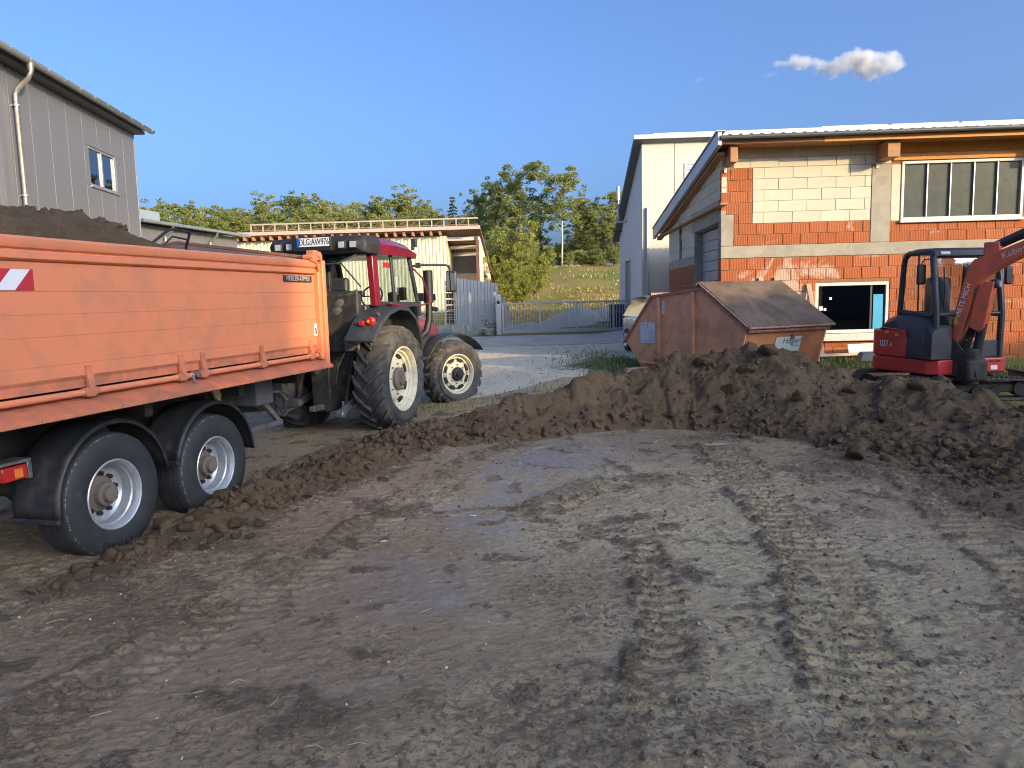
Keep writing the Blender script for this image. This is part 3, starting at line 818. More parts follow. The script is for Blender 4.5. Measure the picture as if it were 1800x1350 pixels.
swf = MB().box(.05, .1, SWIN[0], SWIN[0]+.05, SWIN[2], SWIN[3]).box(.05, .1, SWIN[1]-.05, SWIN[1], SWIN[2], SWIN[3]).box(.05, .1, SWIN[0]+.05, SWIN[1]-.05, SWIN[2], SWIN[2]+.05).box(.05, .1, SWIN[0]+.05, SWIN[1]-.05, SWIN[3]-.05, SWIN[3]).build('window', DARKSHEET, hs)
MB().box(.07, .08, SWIN[0]+.05, SWIN[1]-.05, SWIN[2]+.05, SWIN[3]-.05).build('pane', glassm('pane_side', (.25, .3, .32)), swf)

def frame_u(name, mat, parent, u0, u1, z0, z1, v0, v1, t_):
    return MB().box(u0, u0+t_, v0, v1, z0, z1).box(u1-t_, u1, v0, v1, z0, z1).box(u0+t_, u1-t_, v0, v1, z0, z0+t_).box(u0+t_, u1-t_, v0, v1, z1-t_, z1).build(name, mat, parent, .006)
# lower window with dark panes and a strip of blue film
lw = frame_u('window', WHITEP, hs, LW[0]+.002, LW[1]-.002, LW[2]+.01, LW[3]-.002, .02, .12, .075)
MB().box(LW[0]+.077, LW[1]-.40, .065, .072, LW[2]+.085, LW[3]-.077).build('pane', glassm('pane_dark', (.30, .33, .34), .02, .25), lw)
MB().box(LW[1]-.36, LW[1]-.077, .066, .073, LW[2]+.085, LW[3]-.077).build('pane', glassm('pane_dark'), lw)
MB().box(LW[1]-.40, LW[1]-.36, .05, .10, LW[2]+.087, LW[3]-.079).build('mullion', DARKSHEET, lw)
MB().box(LW[1]-.33, LW[1]-.12, .050, .056, LW[2]+.09, LW[3]-.28).build('blue_film', pm('blue_film', (.06, .36, .58), .35, var=.1), lw)
MB().box(LW[0]-.02, LW[1]+.03, -.10, .06, LW[2]-.16, LW[2]+.004).build('sill', WHITEP, lw, .012)
STK = pm('paper', (.8, .8, .78), .7, var=.05)
for (u, z, s_) in ((2.40, 1.80, .05), (2.28, 1.56, .055), (2.18, 1.57, .08)):
    MB().M
    MB().box(u, u+s_, .058, .064, z, z+s_*1.1).build('sticker', STK, lw)
boxo('room_wall', .4, 4.6, 3.4, 3.5, .4, 3.0, INTER, hs)
boxo('bench', 2.2, 4.0, 1.6, 2.3, .4, 1.35, pm('bench_grey', (.2, .19, .18), .6), hs)
MB().tube([(2.5+.9*math.cos(a), 1.2, 1.25+.42*math.sin(a)) for a in np.linspace(.2, 3.0, 14)], .012, 6).build('cable_loop', STK, hs)
# upper window, five dusty panes
uw = frame_u('window', WHITEP, hs, UW[0]+.004, UW[1]-.004, UW[2]+.01, UW[3]-.004, -.015, .10, .06)
def dusty():
    m, t, b = nmat('dusty_pane')
    co = objco(t); n1 = noise(t, co, 3, 7, .7, .8); n2 = noise(t, co, 22, 4, .8)
    c = mixc(t, n1, (.045, .052, .045), (.12, .125, .10)); c = mixc(t, ramp(t, n2, .70, .8), c, (.3, .3, .26))
    t.links.new(c, b.inputs['Base Color']); b.inputs['Roughness'].default_value = .22; b.inputs['Specular IOR Level'].default_value = .6
    bump(t, b, noise(t, co, 2.2, 3), .12, .02)
    return m
DUSTY = dusty()
pw = (UW[1]-UW[0]-.12-.004)/5
for k in range(5):
    u0 = UW[0]+.062+k*pw
    MB().box(u0+.015, u0+pw-.015, .04, .05, UW[2]+.072, UW[3]-.066).build('pane', DUSTY, uw)
    if k: MB().box(u0-.015, u0+.015, -.005, .07, UW[2]+.073, UW[3]-.067).build('mullion', ZINC, uw, .004)
MB().box(UW[0]-.02, UW[1]+.02, -.07, .02, UW[2]-.05, UW[2]+.008).build('sill', WHITEP, uw, .008)

# ---------------------------------------------------------------- white hall behind it
CREAMW = pm('pale_panel', (.54, .51, .425), .55, var=.04, vs_=1.0, dirt=(.55, .50, .42), da=.25, ds=.9)
wh = empty('white_hall', (4.62, 26.0, 0), R(-2.5), 'tall pale panelled hall with antenna behind the brick house', 'hall')
boxo('wall', .06, 16, .05, 7.4, .4, 4.5, CONC, wh)
WHP = 1.12
for k in range(14):
    u0 = k*WHP
    MB().box(u0+.006, u0+WHP-.006, 0, .06, .4, 7.16).build('panel', CREAMW, wh, .008)
SHADEW = pm('side_panel', (.62, .62, .61), .55, var=.04, vs_=1)  # greyer copy of the front panel, side shade put into the colour
for k in range(7):
    v0 = .07+k*1.06; v1 = v0+1.05
    z = lambda v: 7.17-v*.345
    mbp = MB()
    if k in (3, 4): mbp.prism([(v0, 3.4), (v1, 3.4), (v1, z(v1)), (v0, z(v0))], .0, .06, 'x')
    else: mbp.prism([(v0, .4), (v1, .4), (v1, z(v1)), (v0, z(v0))], .0, .06, 'x')
    mbp.build('side_panel', SHADEW, wh, .006)
boxo('side_door', .062, .16, 3.26, 5.36, .5, 3.39, pm('door_slate', (.22, .25, .28), .5), wh)
boxo('door_reveal', -.05, .062, 3.18, 3.25, .4, 3.45, SHADEW, wh)
MB().prism([(-.25, 7.38), (-.25, 7.22), (7.9, 4.40), (7.9, 4.56)], -.28, 16, 'x').build('roof', pm('roof_grey', (.16, .17, .17), .5), wh, .01)
boxo('fascia', -.30, 16, -.32, -.255, 7.23, 7.38, WHITEP, wh, .01)
boxo('ridge_trim', .4, 16, -.10, .25, 7.40, 7.46, WHITEP, wh, .01)
for k in range(4): boxo('solar_panel', 6.0+k*2.3, 8.2+k*2.3, -.1, 1.2, 7.44, 7.50, pm('solar', (.5, .5, .52), .25), wh, .01)
lv = frame_u('louvre_window', WHITEP, wh, 1.45, 2.55, 5.45, 6.45, -.03, -.002, .06)
for k in range(11): MB().M; MB().box(1.512, 2.488, -.028, -.008, 5.515+k*.08, 5.515+k*.08+.062).build('slat', pm('louvre', (.55, .58, .6), .5), lv)
MB().tube([(.18, -.06, 5.0), (.18, -.06, .5)], .045, 8).build('downpipe', ZINC, wh)
MB().tube([(-.0, 4.6, 5.0), (-.35, 4.6, 5.0)], .03, 8).box(-.45, -.02, 4.52, 4.68, 4.96, 5.02).build('antenna_bracket', ZINC, wh)
an = MB().tube([(-.33, 4.6, 5.0), (-.33, 4.6, 5.85)], .035, 8).build('antenna_mast', ZINC, wh)
MB().tube([(-.33, 4.6, 5.85), (-.33, 4.6, 6.4)], .075, 10).build('antenna', WHITEP, wh)
MB().tube([(-.02, 6.2, 4.75), (-.4, 6.2, 4.75)], .03, 6).build('lamp_arm', DARKSHEET, wh)

# ---------------------------------------------------------------- tall grey hall on the left
GREYP = pm('grey_panel', (.15, .146, .152), .42, metal=.15, var=.05, vs_=.8)
GJOINT = pm('joint_strip', (.58, .54, .50), .5, metal=.2)
gh = empty('grey_hall', (-11+13.9*math.tan(R(-5.3)), 13.9, 0), R(90+5.3), 'tall grey panelled hall with gutter and window beside the trailer', 'hall')
# local x runs along the wall away from the camera, local -y is the outer face (toward the yard)
L = (27.85-13.9)/math.cos(R(5.3))
a_ = (24.2-13.9)/math.cos(R(5.3)); b_ = (26.15-13.9)/math.cos(R(5.3))
GW = (a_, b_, 5.93, 7.17)
cut_wall(gh, 'wall', GJOINT, 0, L-.02, -.1, 8.25, [GW], .045, .25)
k0 = 0
nP = int(round(L/1.0))
for k in range(nP):
    x1 = L-k*1.0; x0 = x1-1.0
    zs_ = [(0, 8.25)]
    pieces_ = []
    if x0 < GW[1]-.02 and x1 > GW[0]+.02:
        for (za, zb) in ((-.1, GW[2]-.004), (GW[3]+.004, 8.297)): pieces_.append((x0+.018, x1-.018, za, zb))
        if x0+.018 < GW[0]-.03: pieces_.append((x0+.018, GW[0]-.004, GW[2], GW[3]))
        if x1-.018 > GW[1]+.03: pieces_.append((GW[1]+.004, x1-.018, GW[2], GW[3]))
    else: pieces_.append((x0+.018, x1-.018, -.1, 8.297))
    for (xa, xb, za, zb) in pieces_: MB().box(xa, xb, 0, .06, za, zb).build('panel', GREYP, gh, .006)
MB().box(L-.015, L+.06, -.01, .32, -.1, 8.3).build('corner_trim', pm('corner_grey', (.20, .21, .23), .5), gh, .01)
MB().box(L-.2, L+.04, .321, 12, -.1, 8.2).build('gable_wall', GREYP, gh)
gwf = frame_u('window', ZINC, gh, GW[0], GW[1], GW[2], GW[3], .03, .14, .07)
md = (GW[0]+GW[1])/2
MB().box(md-.05, md+.05, .035, .135, GW[2]+.071, GW[3]-.071).build('mullion', ZINC, gwf, .006)
for (xa, xb) in ((GW[0]+.071, md-.051), (md+.051, GW[1]-.071)):
    MB().box(xa, xb, .09, .10, GW[2]+.072, GW[3]-.072).build('pane', glassm('pane_sky', (.25, .3, .36), .01, 1.4), gwf)
MB().box(GW[0]-.05, GW[1]+.05, -.06, .03, GW[2]-.06, GW[2]-.006).build('sill', ZINC, gwf, .005)
MB().box(GW[0], GW[1], .2, .21, GW[2], GW[3]).build('blind', pm('blind', (.5, .44, .36), .8), gwf)
ROOFG = pm('roof_slate_grey', (.27, .31, .34), .45, metal=.2, var=.06)
MB().prism([(-.46, 8.42), (-.46, 8.60), (9.0, 10.55), (9.0, 10.37)], -2, L+.22, 'x').build('roof', ROOFG, gh, .01)
MB().box(-2, L+.15, -.36, .05, 8.30, 8.40).build('soffit', DARKSHEET, gh)
# half round gutter
gp = [(.10*math.cos(t_), .10*math.sin(t_)) for t_ in np.linspace(math.pi, 2*math.pi, 9)]
vs_ = [];fs_ = []
for xx in (-2, L+.34):
    for (a, b) in gp: vs_.append((xx, -.56+a, 8.47+b))
for k in range(8): fs_.append((k, k+1, 9+k+1, 9+k))
g_ = MB().add(vs_, fs_).build('gutter', ZINC, gh); g_.modifiers.new('thick', 'SOLIDIFY').thickness = .012
for k in range(16): MB().tube([(.6+k*.9, -.56+.11*math.cos(t_), 8.47+.11*math.sin(t_)) for t_ in np.linspace(math.pi, 2*math.pi, 7)], .012, 6).build('gutter_hook', ZINC, gh)
dx_ = (20.0-13.9)/math.cos(R(5.3))
PIPE = pm('downpipe_steel', (.50, .47, .42), .3, metal=.85, var=.15)
MB().tube([(dx_, -.56, 8.38), (dx_, -.56, 8.17), (dx_+.02, -.48, 8.02), (dx_+.02, -.2, 7.76), (dx_+.02, -.12, 7.6), (dx_+.02, -.12, .1)], .062, 12).build('downpipe', PIPE, gh)
MB().cyl((dx_, -.56, 8.40), (dx_, -.56, 8.18), .11, .07, 12).build('outlet_funnel', PIPE, gh)
for z_ in (7.3, 5.0, 3.0): MB().cyl((dx_+.02, -.12, z_), (dx_+.02, -.12, z_+.05), .09, .09, 12).box(dx_-.02, dx_+.06, -.1, .0, z_, z_+.04).build('pipe_clip', ZINC, gh)
boxo('corner_strip', dx_-.9, dx_-.66, -.03, .0, -.1, 8.2, pm('strip_dark', (.16, .16, .17), .5), gh)

# ---------------------------------------------------------------- long low grey hall behind it
A = P(238, 386, 29.6); B = P(416, 411.5, 36.9)
yaw = math.atan2(B.y-A.y, B.x-A.x); L2 = math.hypot(B.x-A.x, B.y-A.y); zt = (A.z+B.z)/2
lg = empty('low_grey_hall', (A.x, A.y, 0), yaw, 'low grey panelled hall with two downpipes between the tall hall and the cream shed', 'hall')
boxo('wall', 0, L2, .05, 6, 0, zt-.15, GJOINT, lg)
n2_ = 11
for k in range(n2_): MB().box(k*L2/n2_+.012, (k+1)*L2/n2_-.012, 0, .055, 0, zt-.15).build('panel', GREYP, lg, .005)
MB().prism([(-.45, zt-.12), (-.45, zt), (6, zt+.6), (6, zt+.48)], -.3, L2+.3, 'x').build('roof', ROOFG, lg, .01)
MB().tube([(-.3, -.52, zt-.08), (L2+.3, -.52, zt-.08)], .07, 8).build('gutter', ZINC, lg)
for f_ in (.22, .66): MB().tube([(f_*L2, -.52, zt-.1), (f_*L2, -.45, zt-.3), (f_*L2, -.1, zt-.55), (f_*L2, -.08, .1)], .06, 8).build('downpipe', PIPE, lg)
MB().box(.5, 2.4, .6, 2.4, zt+.1, zt+.55).build('roof_light', ROOFG, lg, .02)

# ---------------------------------------------------------------- cream shed
A = P(412, 420, 42.6); B = P(786, 408, 41.9)
yaw = math.atan2(B.y-A.y, B.x-A.x); L3 = math.hypot(B.x-A.x, B.y-A.y); zt = 5.98
cs = empty('cream_shed', (A.x, A.y, 0), yaw, 'long shed of cream corrugated sheet with a railing along the roof edge', 'shed')
CREAM = pm('cream_sheet', (.62, .575, .42), .5, var=.05, vs_=.6)
def corrugated(name, mat, parent, x0, x1, ztop0, ztop1, z0, pitch=.2, dep=.022, axis='x', at_=0.0):
    n = int((x1-x0)/pitch); vs_ = []; fs_ = []
    cols = []
    for k in range(n+1):
        for (f_, d_) in ((0, 0), (.35, 0), (.5, -dep), (.85, -dep)):
            x = x0+(k+f_)*pitch
            if x > x1: break
            cols.append((x, d_))
    for (x, d_) in cols:
        zt_ = ztop0+(ztop1-ztop0)*(x-x0)/(x1-x0)
        if axis == 'x': vs_ += [(x, at_+d_, z0), (x, at_+d_, zt_)]
        else: vs_ += [(at_-d_, x, z0), (at_-d_, x, zt_)]
    for k in range(len(cols)-1): fs_.append((2*k, 2*k+2, 2*k+3, 2*k+1))
    o = MB().add(vs_, fs_).build(name, mat, parent, smooth=10, fix=False)
    return o
corrugated('front_sheet', CREAM, cs, 0, L3, zt-.42, zt-.42, .3)
boxo('wall', .05, L3-.02, .02, .12, .2, zt-.45, CREAM, cs)
SD = 12.0
# right gable, roof falls to the back
z_of = lambda v: zt-.15-(v)*.30
MB().prism([(.13, .3), (SD, .3), (SD, z_of(SD)), (.13, z_of(.13)-.3)], L3-.25, L3-.12, 'x').build('gable_wall', pm('cream_plaster', (.66, .56, .42), .8, var=.06), cs)
MB().prism([(-.55, zt+.0), (-.55, zt-.10), (SD+.3, z_of(SD)-.05), (SD+.3, z_of(SD)+.08)], -.5, L3+1.9, 'x').build('roof', pm('roof_rust', (.22, .13, .09), .7), cs)
boxo('eave_board', -.5, L3+1.9, -.62, -.56, zt-.14, zt+.05, pm('eave_grey', (.45, .36, .30), .6), cs)
for k in range(24):
    x = .2+k*(L3-.6)/23
    MB().box(x, x+.12, -.5, .01, zt-.40, zt-.13).build('rafter_tail', pm('rafter_rust', (.40, .17, .08), .8, var=.2), cs)
boxo('eave_brown_board', .0, L3, .0201, .05, zt-.42, zt-.13, pm('brown_board', (.12, .065, .04), .8), cs)  # dark brown strip between wall top and roof
x0_ = P(447, 400, 41.2)
for k in range(19):
    x = 1.2+k*(L3+.4)/18.5
    MB().box(x-.03, x+.03, -.52, -.46, zt+.0, zt+.42).build('rail_post', pm('rail_paint', (.40, .32, .25), .6), cs)
    if k < 18: MB().beam((x, -.3, zt+.05), (x+.5, -.45, zt+.38), .04, .04).build('rail_brace', pm('brace_brown', (.25, .15, .1), .7), cs)
boxo('rail', 1.15, L3+1.8, -.53, -.47, zt+.42, zt+.50, pm('rail_paint'if False else 'rail_paint', (.40, .32, .25)), cs)
boxo('lower_rail', 1.15, L3+1.8, -.50, -.46, zt+.10, zt+.15, pm('brace_brown', (.25, .15, .1)), cs)
for k in range(4): MB().box(L3-.1, L3+1.75, .4+k*1.3, .55+k*1.3, z_of(.5+k*1.3)-.36, z_of(.5+k*1.3)-.16).build('canopy_beam', WHITEP, cs)
boxo('canopy_post', L3+1.55, L3+1.67, .3, .42, .3, zt-.45, pm('post_brown', (.16, .07, .05), .6), cs)
MB().prism([(.5, zt-.5), (SD, z_of(SD)-.2), (SD, .3), (7.5, .3), (.5, .3)], L3+1.7, L3+1.78, 'x').build('canopy_gable', pm('cream_plaster', (.66, .56, .42)), cs)
MB().box(L3-.05, L3+1.5, 3.0, 3.1, 3.6, 4.6).build('louvre', pm('louvre_dark', (.13, .13, .12), .5), cs)
MB().box(L3-.1, L3+1.69, 3.1, 3.3, .3, 5.4).build('rear_wall', pm('cream_plaster', (.66, .56, .42)), cs)

# ---------------------------------------------------------------- unseen blocks added behind the camera to shade the site
def uv(u, v_): return (.7071*(u+v_), .7071*(u-v_))
def uv_prism(mb, poly, v0, v1):
    n = len(poly); q = []
    for vv in (v0, v1):
        for (u, z) in poly: x, y = uv(u, vv); q.append((x, y, z))
    mb.add(q, [(k, (k+1) % n, n+(k+1) % n, n+k) for k in range(n)]+[tuple(range(n-1, -1, -1)), tuple(range(n, 2*n))])
    return mb
caster = empty('shade_caster', (0, 0, 0), 0, 'unseen grey blocks added behind the camera to cast the shade on the site', 'hall')
uv_prism(MB(), [(4.0, -.2), (16.8, -.2), (16.8, 13.45), (4.0, 13.45)], 35, 44).build('wall', GREYP, caster)
uv_prism(MB(), [(16.81, -.2), (25, -.2), (25, 11.5), (16.81, 11.5)], 35, 43).build('low_shade_block', GREYP, caster)
uv_prism(MB(), [(-5, -.2), (3.99, -.2), (3.99, 12.7), (5.4, 16.3), (-5, 16.6)], 35.02, 44).build('tall_shade_block', GREYP, caster)  # leaning edge shaped to slant the shadow line on the trailer
# ================================================================ TIPPER TRAILER
ORANGE = pm('orange_paint', (.75, .24, .11), .42, var=.07, vs_=1.2, dirt=(.44, .20, .11), da=.42, ds=2.6, coat=.1, low=None, bmp=.12, bs=2.2)
ORANGE_D = pm('orange_worn', (.68, .205, .092), .5, var=.12, vs_=2, dirt=(.22, .13, .09), da=.6, ds=3.2)
RUSTY = pm('rusty_edge', (.26, .10, .05), .8, var=.3, vs_=8, dirt=(.12, .06, .035), da=.6, ds=6)
BLACKP = pm('black_plastic', (.020, .021, .023), .55, var=.25, vs_=3, dirt=(.13, .105, .08), da=.38, ds=3.5, low=(.2, .9))
CHASSIS = pm('chassis_black', (.020, .018, .017), .7, var=.3, dirt=(.10, .075, .055), da=.5, ds=4)
RUBBER = pm('rubber', (.028, .028, .030), .78, var=.3, vs_=4, dirt=(.10, .085, .07), da=.4, ds=5, bmp=.25, bs=60, spec=.3)
RUBBER_AG = pm('rubber_ag', (.042, .042, .043), .8, var=.25, vs_=5, dirt=(.15, .125, .10), da=.55, ds=4, bmp=.25, bs=60, spec=.3)
STEELR = pm('galvanised_rim', (.52, .54, .56), .42, metal=.55, var=.12, vs_=6, dirt=(.26, .22, .17), da=.45, ds=5)
HUBD = pm('dusty_hub', (.16, .125, .095), .85, var=.3, vs_=10)
NUT = pm('nut_black', (.015, .015, .016), .4)
REDLENS = pm('red_lens', (.50, .02, .02), .2, var=.05, coat=.5)
AMBER = pm('amber_lens', (.75, .22, .03), .2, var=.05, coat=.5)
STEEL = pm('bare_steel', (.30, .29, .28), .45, metal=.7, var=.2, dirt=(.13, .09, .06), da=.5, ds=8)
WHITE = pm('white_paint', (.78, .78, .76), .5, var=.05)
BLACK = pm('flat_black', (.015, .015, .016), .5)
REDREF = pm('red_reflective', (.50, .025, .04), .45)

tt = empty('tipper_trailer', (-4.86, 0, 0), R(90-14.7), 'orange tandem axle tipper trailer loaded with soil behind the tractor', 'trailer')
s0, s1 = 4.72, 9.64
BY = 2.42
def zb(name, za, zc, y=.03, t_=.035):
    o = MB().box(s0, s1, y, y+t_, za, zc).build(name, ORANGE, tt, .002); return o
edges = [1.485, 1.583, 1.802, 1.968, 2.138, 2.352]
for i in range(5):
    zb('side_board', edges[i]+.0005, edges[i+1]-.0005, .03 if i % 2 else .0285)
MB().box(s0, s1, .045, .075, 1.39, 2.36).build('side_backing', ORANGE_D, tt)
MB().prism([(.028, 1.484), (.085, 1.385), (.12, 1.385), (.07, 1.484)], s0, s1, 'x').build('lower_fold', ORANGE_D, tt, .004)
MB().prism([(.028, 2.355), (-.012, 2.372), (-.012, 2.425), (.004, 2.434), (-.022, 2.448), (-.034, 2.475), (-.034, 2.515), (-.020, 2.530), (.10, 2.530), (.10, 2.355)], s0, s1, 'x').build('top_rail', ORANGE, tt, .004)
MB().tube([(s0, .02, 1.352), (s1+.02, .02, 1.352)], .026, 12).build('hinge_pipe', ORANGE, tt)
for s_ in (6.03, 7.10, 7.41, 8.41, 9.46):
    mb = MB().prism([(.027, 1.56), (.012, 1.56), (-.008, 1.42), (-.020, 1.37), (-.012, 1.315), (.03, 1.305), (.05, 1.34), (.03, 1.40)], s_-.028, s_+.028, 'x')
    mb.tube([(s_-.07, .02, 1.352), (s_+.07, .02, 1.352)], .036, 12)
    mb.cyl((s_-.05, -.02, 1.345), (s_-.05, .0, 1.345), .028, .028, 10)
    mb.build('hinge', ORANGE_D, tt, .003)
MB().cyl((7.27, -.035, 1.36), (7.27, .04, 1.36), .03, .03, 10).tube([(7.22, .0, 1.36), (7.22, -.02, 1.30), (7.24, -.03, 1.26)], .012, 6).build('lock_pin', STEEL, tt)
# sloping flange under the side
for (a, b) in ((s0, 5.42), (5.424, 7.345), (7.349, 9.10), (9.104, 9.70)):
    MB().prism([(.11, 1.322), (-.135, 1.232), (-.145, 1.228), (-.145, 1.196), (-.115, 1.20), (.13, 1.29)], a, b, 'x').build('flange', ORANGE_D, tt, .003)
# front corner post
MB().box(s1+.005, 9.715, -.03, .10, 1.30, 2.49).build('corner_post', ORANGE, tt, .008)
MB().box(9.72, 9.80, -.055, .12, 1.205, 2.535).build('corner_post', ORANGE, tt, .01)
MB().prism([(9.715, 1.325), (9.60, 1.325), (9.60, 1.39), (9.715, 1.50)], -.02, .03, 'y').build('gusset', ORANGE_D, tt)
# latch on the corner
lt = MB().box(9.50, 9.74, -.05, .06, 2.535, 2.60).box(9.58, 9.70, -.02, .08, 2.60, 2.655)
lt.cyl((9.50, -.06, 2.565), (9.50, .07, 2.565), .035, .035, 12).cyl((9.66, -.065, 2.60), (9.66, .05, 2.60), .04, .04, 12)
lt.prism([(9.44, 2.54), (9.60, 2.54), (9.66, 2.42), (9.63, 2.40), (9.58, 2.50), (9.45, 2.52)], -.055, -.035, 'y')
for k in range(3): lt.cyl((9.60+k*.05, -.045, 2.405), (9.60+k*.05, -.028, 2.405), .009, .009, 8)
lt.build('corner_latch', ORANGE_D, tt, .004)
# front bulkhead, raised
MB().prism([(.10, 1.25), (.10, 2.545), (2.05, 2.82), (2.34, 2.80), (BY, 2.70), (BY, 1.25)], 9.70, 9.78, 'x').build('bulkhead', pm('dusty_inside', (.20, .165, .135), .85, var=.2, dirt=(.3, .14, .08), da=.4, ds=2), tt, .006)
MB().tube([(9.74, .10, 2.56), (9.74, 2.05, 2.835), (9.74, 2.34, 2.81)], .032, 8).build('bulkhead_rim', RUSTY, tt)
MB().box(9.7, 9.98, 1.4, 2.3, 2.40, 2.44).build('ledge', RUSTY, tt)
# far side, floor, tailgate
MB().box(s0, 9.70, BY-.06, BY, 1.3, 2.53).build('far_side', ORANGE_D, tt, .006)
MB().box(s0, 9.78, .08, BY, 1.18, 1.30).build('floor', CHASSIS, tt)
MB().box(s0-.06, s0-.002, .0, BY, 1.2, 2.5).build('tailgate', ORANGE, tt, .01)
# tarp hoop standing on the load's far side
h_ = MB().tube([(8.32, 1.30, 2.62), (8.32, 1.28, 2.70), (8.52, 1.2, 2.87), (8.58, 1.2, 2.885), (8.86, 1.2, 2.88), (8.89, 1.2, 2.86), (8.93, 1.3, 2.70), (8.97, 1.3, 2.60)], .016, 8)
h_.tube([(8.40, 1.22, 2.66), (8.56, 1.18, 2.80), (8.84, 1.18, 2.78)], .011, 6).box(8.26, 9.0, 1.22, 1.34, 2.585, 2.63).cyl((8.97, 1.28, 2.62), (9.06, 1.28, 2.60), .03, .03, 8)
h_.build('tarp_bracket', BLACKP, tt)
# signs
pl = MB().box(8.93, 9.56, .012, .027, 2.262, 2.335).build('maker_plate', pm('plate_dark', (.03, .03, .028), .45, dirt=(.35, .16, .07), da=.3, ds=14), tt, .002)
text('lettering', 'MEILLER-KIPPER', .078, pm('plate_silver', (.55, .53, .48), .45, metal=.3), pl, (9.245, .0105, 2.300), (math.pi/2, 0, 0), .002, .97)
mk = MB().box(4.95, 5.615, .0235, .0265, 2.145, 2.298).build('hazard_marker', REDREF, tt)
for (xa) in (4.98, 5.30):
    MB().add([(xa, .021, 2.147), (xa+.155, .021, 2.147), (xa+.29, .021, 2.296), (xa+.135, .021, 2.296)], [(0, 1, 2, 3)]).build('white_stripe', pm('white_reflective', (.75, .74, .74), .45, var=.05), mk, smooth=0)
MB().box(9.565, 9.625, .010, .022, 1.60, 1.75).build('small_label', WHITE, tt)
MB().box(9.575, 9.605, .0085, .0098, 1.62, 1.70).build('label_print', BLACK, tt)

def scuffed_rubber():
    m, t, b = nmat('scuffed_rubber')
    co = objco(t); sx = ND(t, 'SeparateXYZ'); t.links.new(co, sx.inputs[0])
    rr = math_(t, 'SQRT', math_(t, 'ADD', math_(t, 'MULTIPLY', sx.outputs['X'], sx.outputs['X']), math_(t, 'MULTIPLY', sx.outputs['Z'], sx.outputs['Z'])))
    n1 = noise(t, co, 7, 6, .7); n2 = noise(t, co, 45, 5, .75)
    c = mixc(t, n1, (.018, .019, .021), (.050, .049, .048))
    band = math_(t, 'SUBTRACT', 1.0, math_(t, 'MULTIPLY', math_(t, 'ABSOLUTE', math_(t, 'SUBTRACT', rr, .500)), 42), True)
    sc_ = math_(t, 'ADD', math_(t, 'MULTIPLY', band, .30), math_(t, 'ADD', math_(t, 'MULTIPLY', n2, .55), math_(t, 'MULTIPLY', n1, .3)))
    c = mixc(t, math_(t, 'MULTIPLY', ramp(t, sc_, .70, .80), .75), c, (.36, .35, .33))
    c = mixc(t, math_(t, 'MULTIPLY', ramp(t, n1, .58, .78), .5), c, (.12, .095, .07))
    t.links.new(c, b.inputs['Base Color']); b.inputs['Roughness'].default_value = .62; b.inputs['Specular IOR Level'].default_value = .35
    bump(t, b, n2, .3, .004)
    return m
SCUFFED = scuffed_rubber()
# wheels -------------------------------------------------------------------
def lathe_o(name, prof, mat, parent, n=56, o=(0, 0, 0), smooth=30):
    return MB().lathe(prof, n, 'y', o).build(name, mat, parent, smooth=smooth)
def trailer_wheel(name, x, y, z, side=-1, letters=False):
    w_ = empty(name, (x, y, z)); w_.parent = tt
    if side > 0: w_.rotation_euler = (0, 0, math.pi)
    Rt = .525
    prof = [(.288, .03), (.300, .008), (.33, -.004), (.40, -.010), (.46, -.004), (.492, .010), (.505, .024), (.516, .040), (.520, .055)]
    y_ = .055
    for k in range(3): prof += [(.523, y_+.05), (.509, y_+.053), (.509, y_+.064), (.523, y_+.067)]; y_ += .067
    prof += [(.520, .30), (.505, .325), (.46, .345), (.33, .345), (.288, .32)]
    lathe_o('tyre', prof, SCUFFED, w_, 72)
    # rolled mud on the shoulder edge
    lathe_o('rim', [(.292, .035), (.298, .012), (.290, .004), (.278, .010), (.270, .030), (.262, .045), (.262, .075), (.250, .085), (.244, .135), (.236, .165), (.215, .185), (.140, .192), (.05, .192)], STEELR, w_, 64)
    lathe_o('hub', [(.158, .1905), (.152, .17), (.120, .155), (.105, .14), (.100, .09), (.068, .085), (.066, .045), (.055, .038), (0, .036)], HUBD, w_, 28)
    for k in range(10):
        a = 2*math.pi*(k+.3)/10; cx_, cz_ = .168*math.cos(a), .168*math.sin(a)
        MB().cyl((cx_, .150, cz_), (cx_, .195, cz_), .019, .023, 10).build('lug_nut', NUT, w_, .002)
    if letters:
        for (word, a0, s_, rr) in (('PIRELLI', -math.pi*.5-.10, .075, .425),):
            mb = MB(); step = .115
            for i, ch in enumerate(word):
                a = a0+(i-3)*step
                t_ = text('tmp', ch, s_, RUBBER, None, (0, 0, 0), (0, 0, 0), .0035, 1.15)
                M_ = Matrix.Translation((rr*math.cos(a), -.0115, rr*math.sin(a))) @ Matrix.Rotation(-(a+math.pi/2), 4, 'Y') @ Matrix.Rotation(math.pi/2, 4, 'X')
                mb.M = M_; mb.add([tuple(v_.co) for v_ in t_.data.vertices], [tuple(f_.vertices) for f_ in t_.data.polygons]); mb.M = None
                d_ = t_.data; bpy.data.objects.remove(t_); bpy.data.meshes.remove(d_)
            mb.build('lettering', pm('rubber_letters', (.012, .012, .013), .55), w_, smooth=0)
    return w_
trailer_wheel('wheel', 6.25, .06, .455, letters=True)
trailer_wheel('wheel', 7.57, .06, .40)
trailer_wheel('wheel', 6.25, BY-.06, .455, 1)
trailer_wheel('wheel', 7.57, BY-.06, .40, 1)
for (x, z) in ((6.25, .455), (7.57, .40)): MB().cyl((x, .25, z), (x, BY-.25, z), .07, n=14).build('axle', CHASSIS, tt)
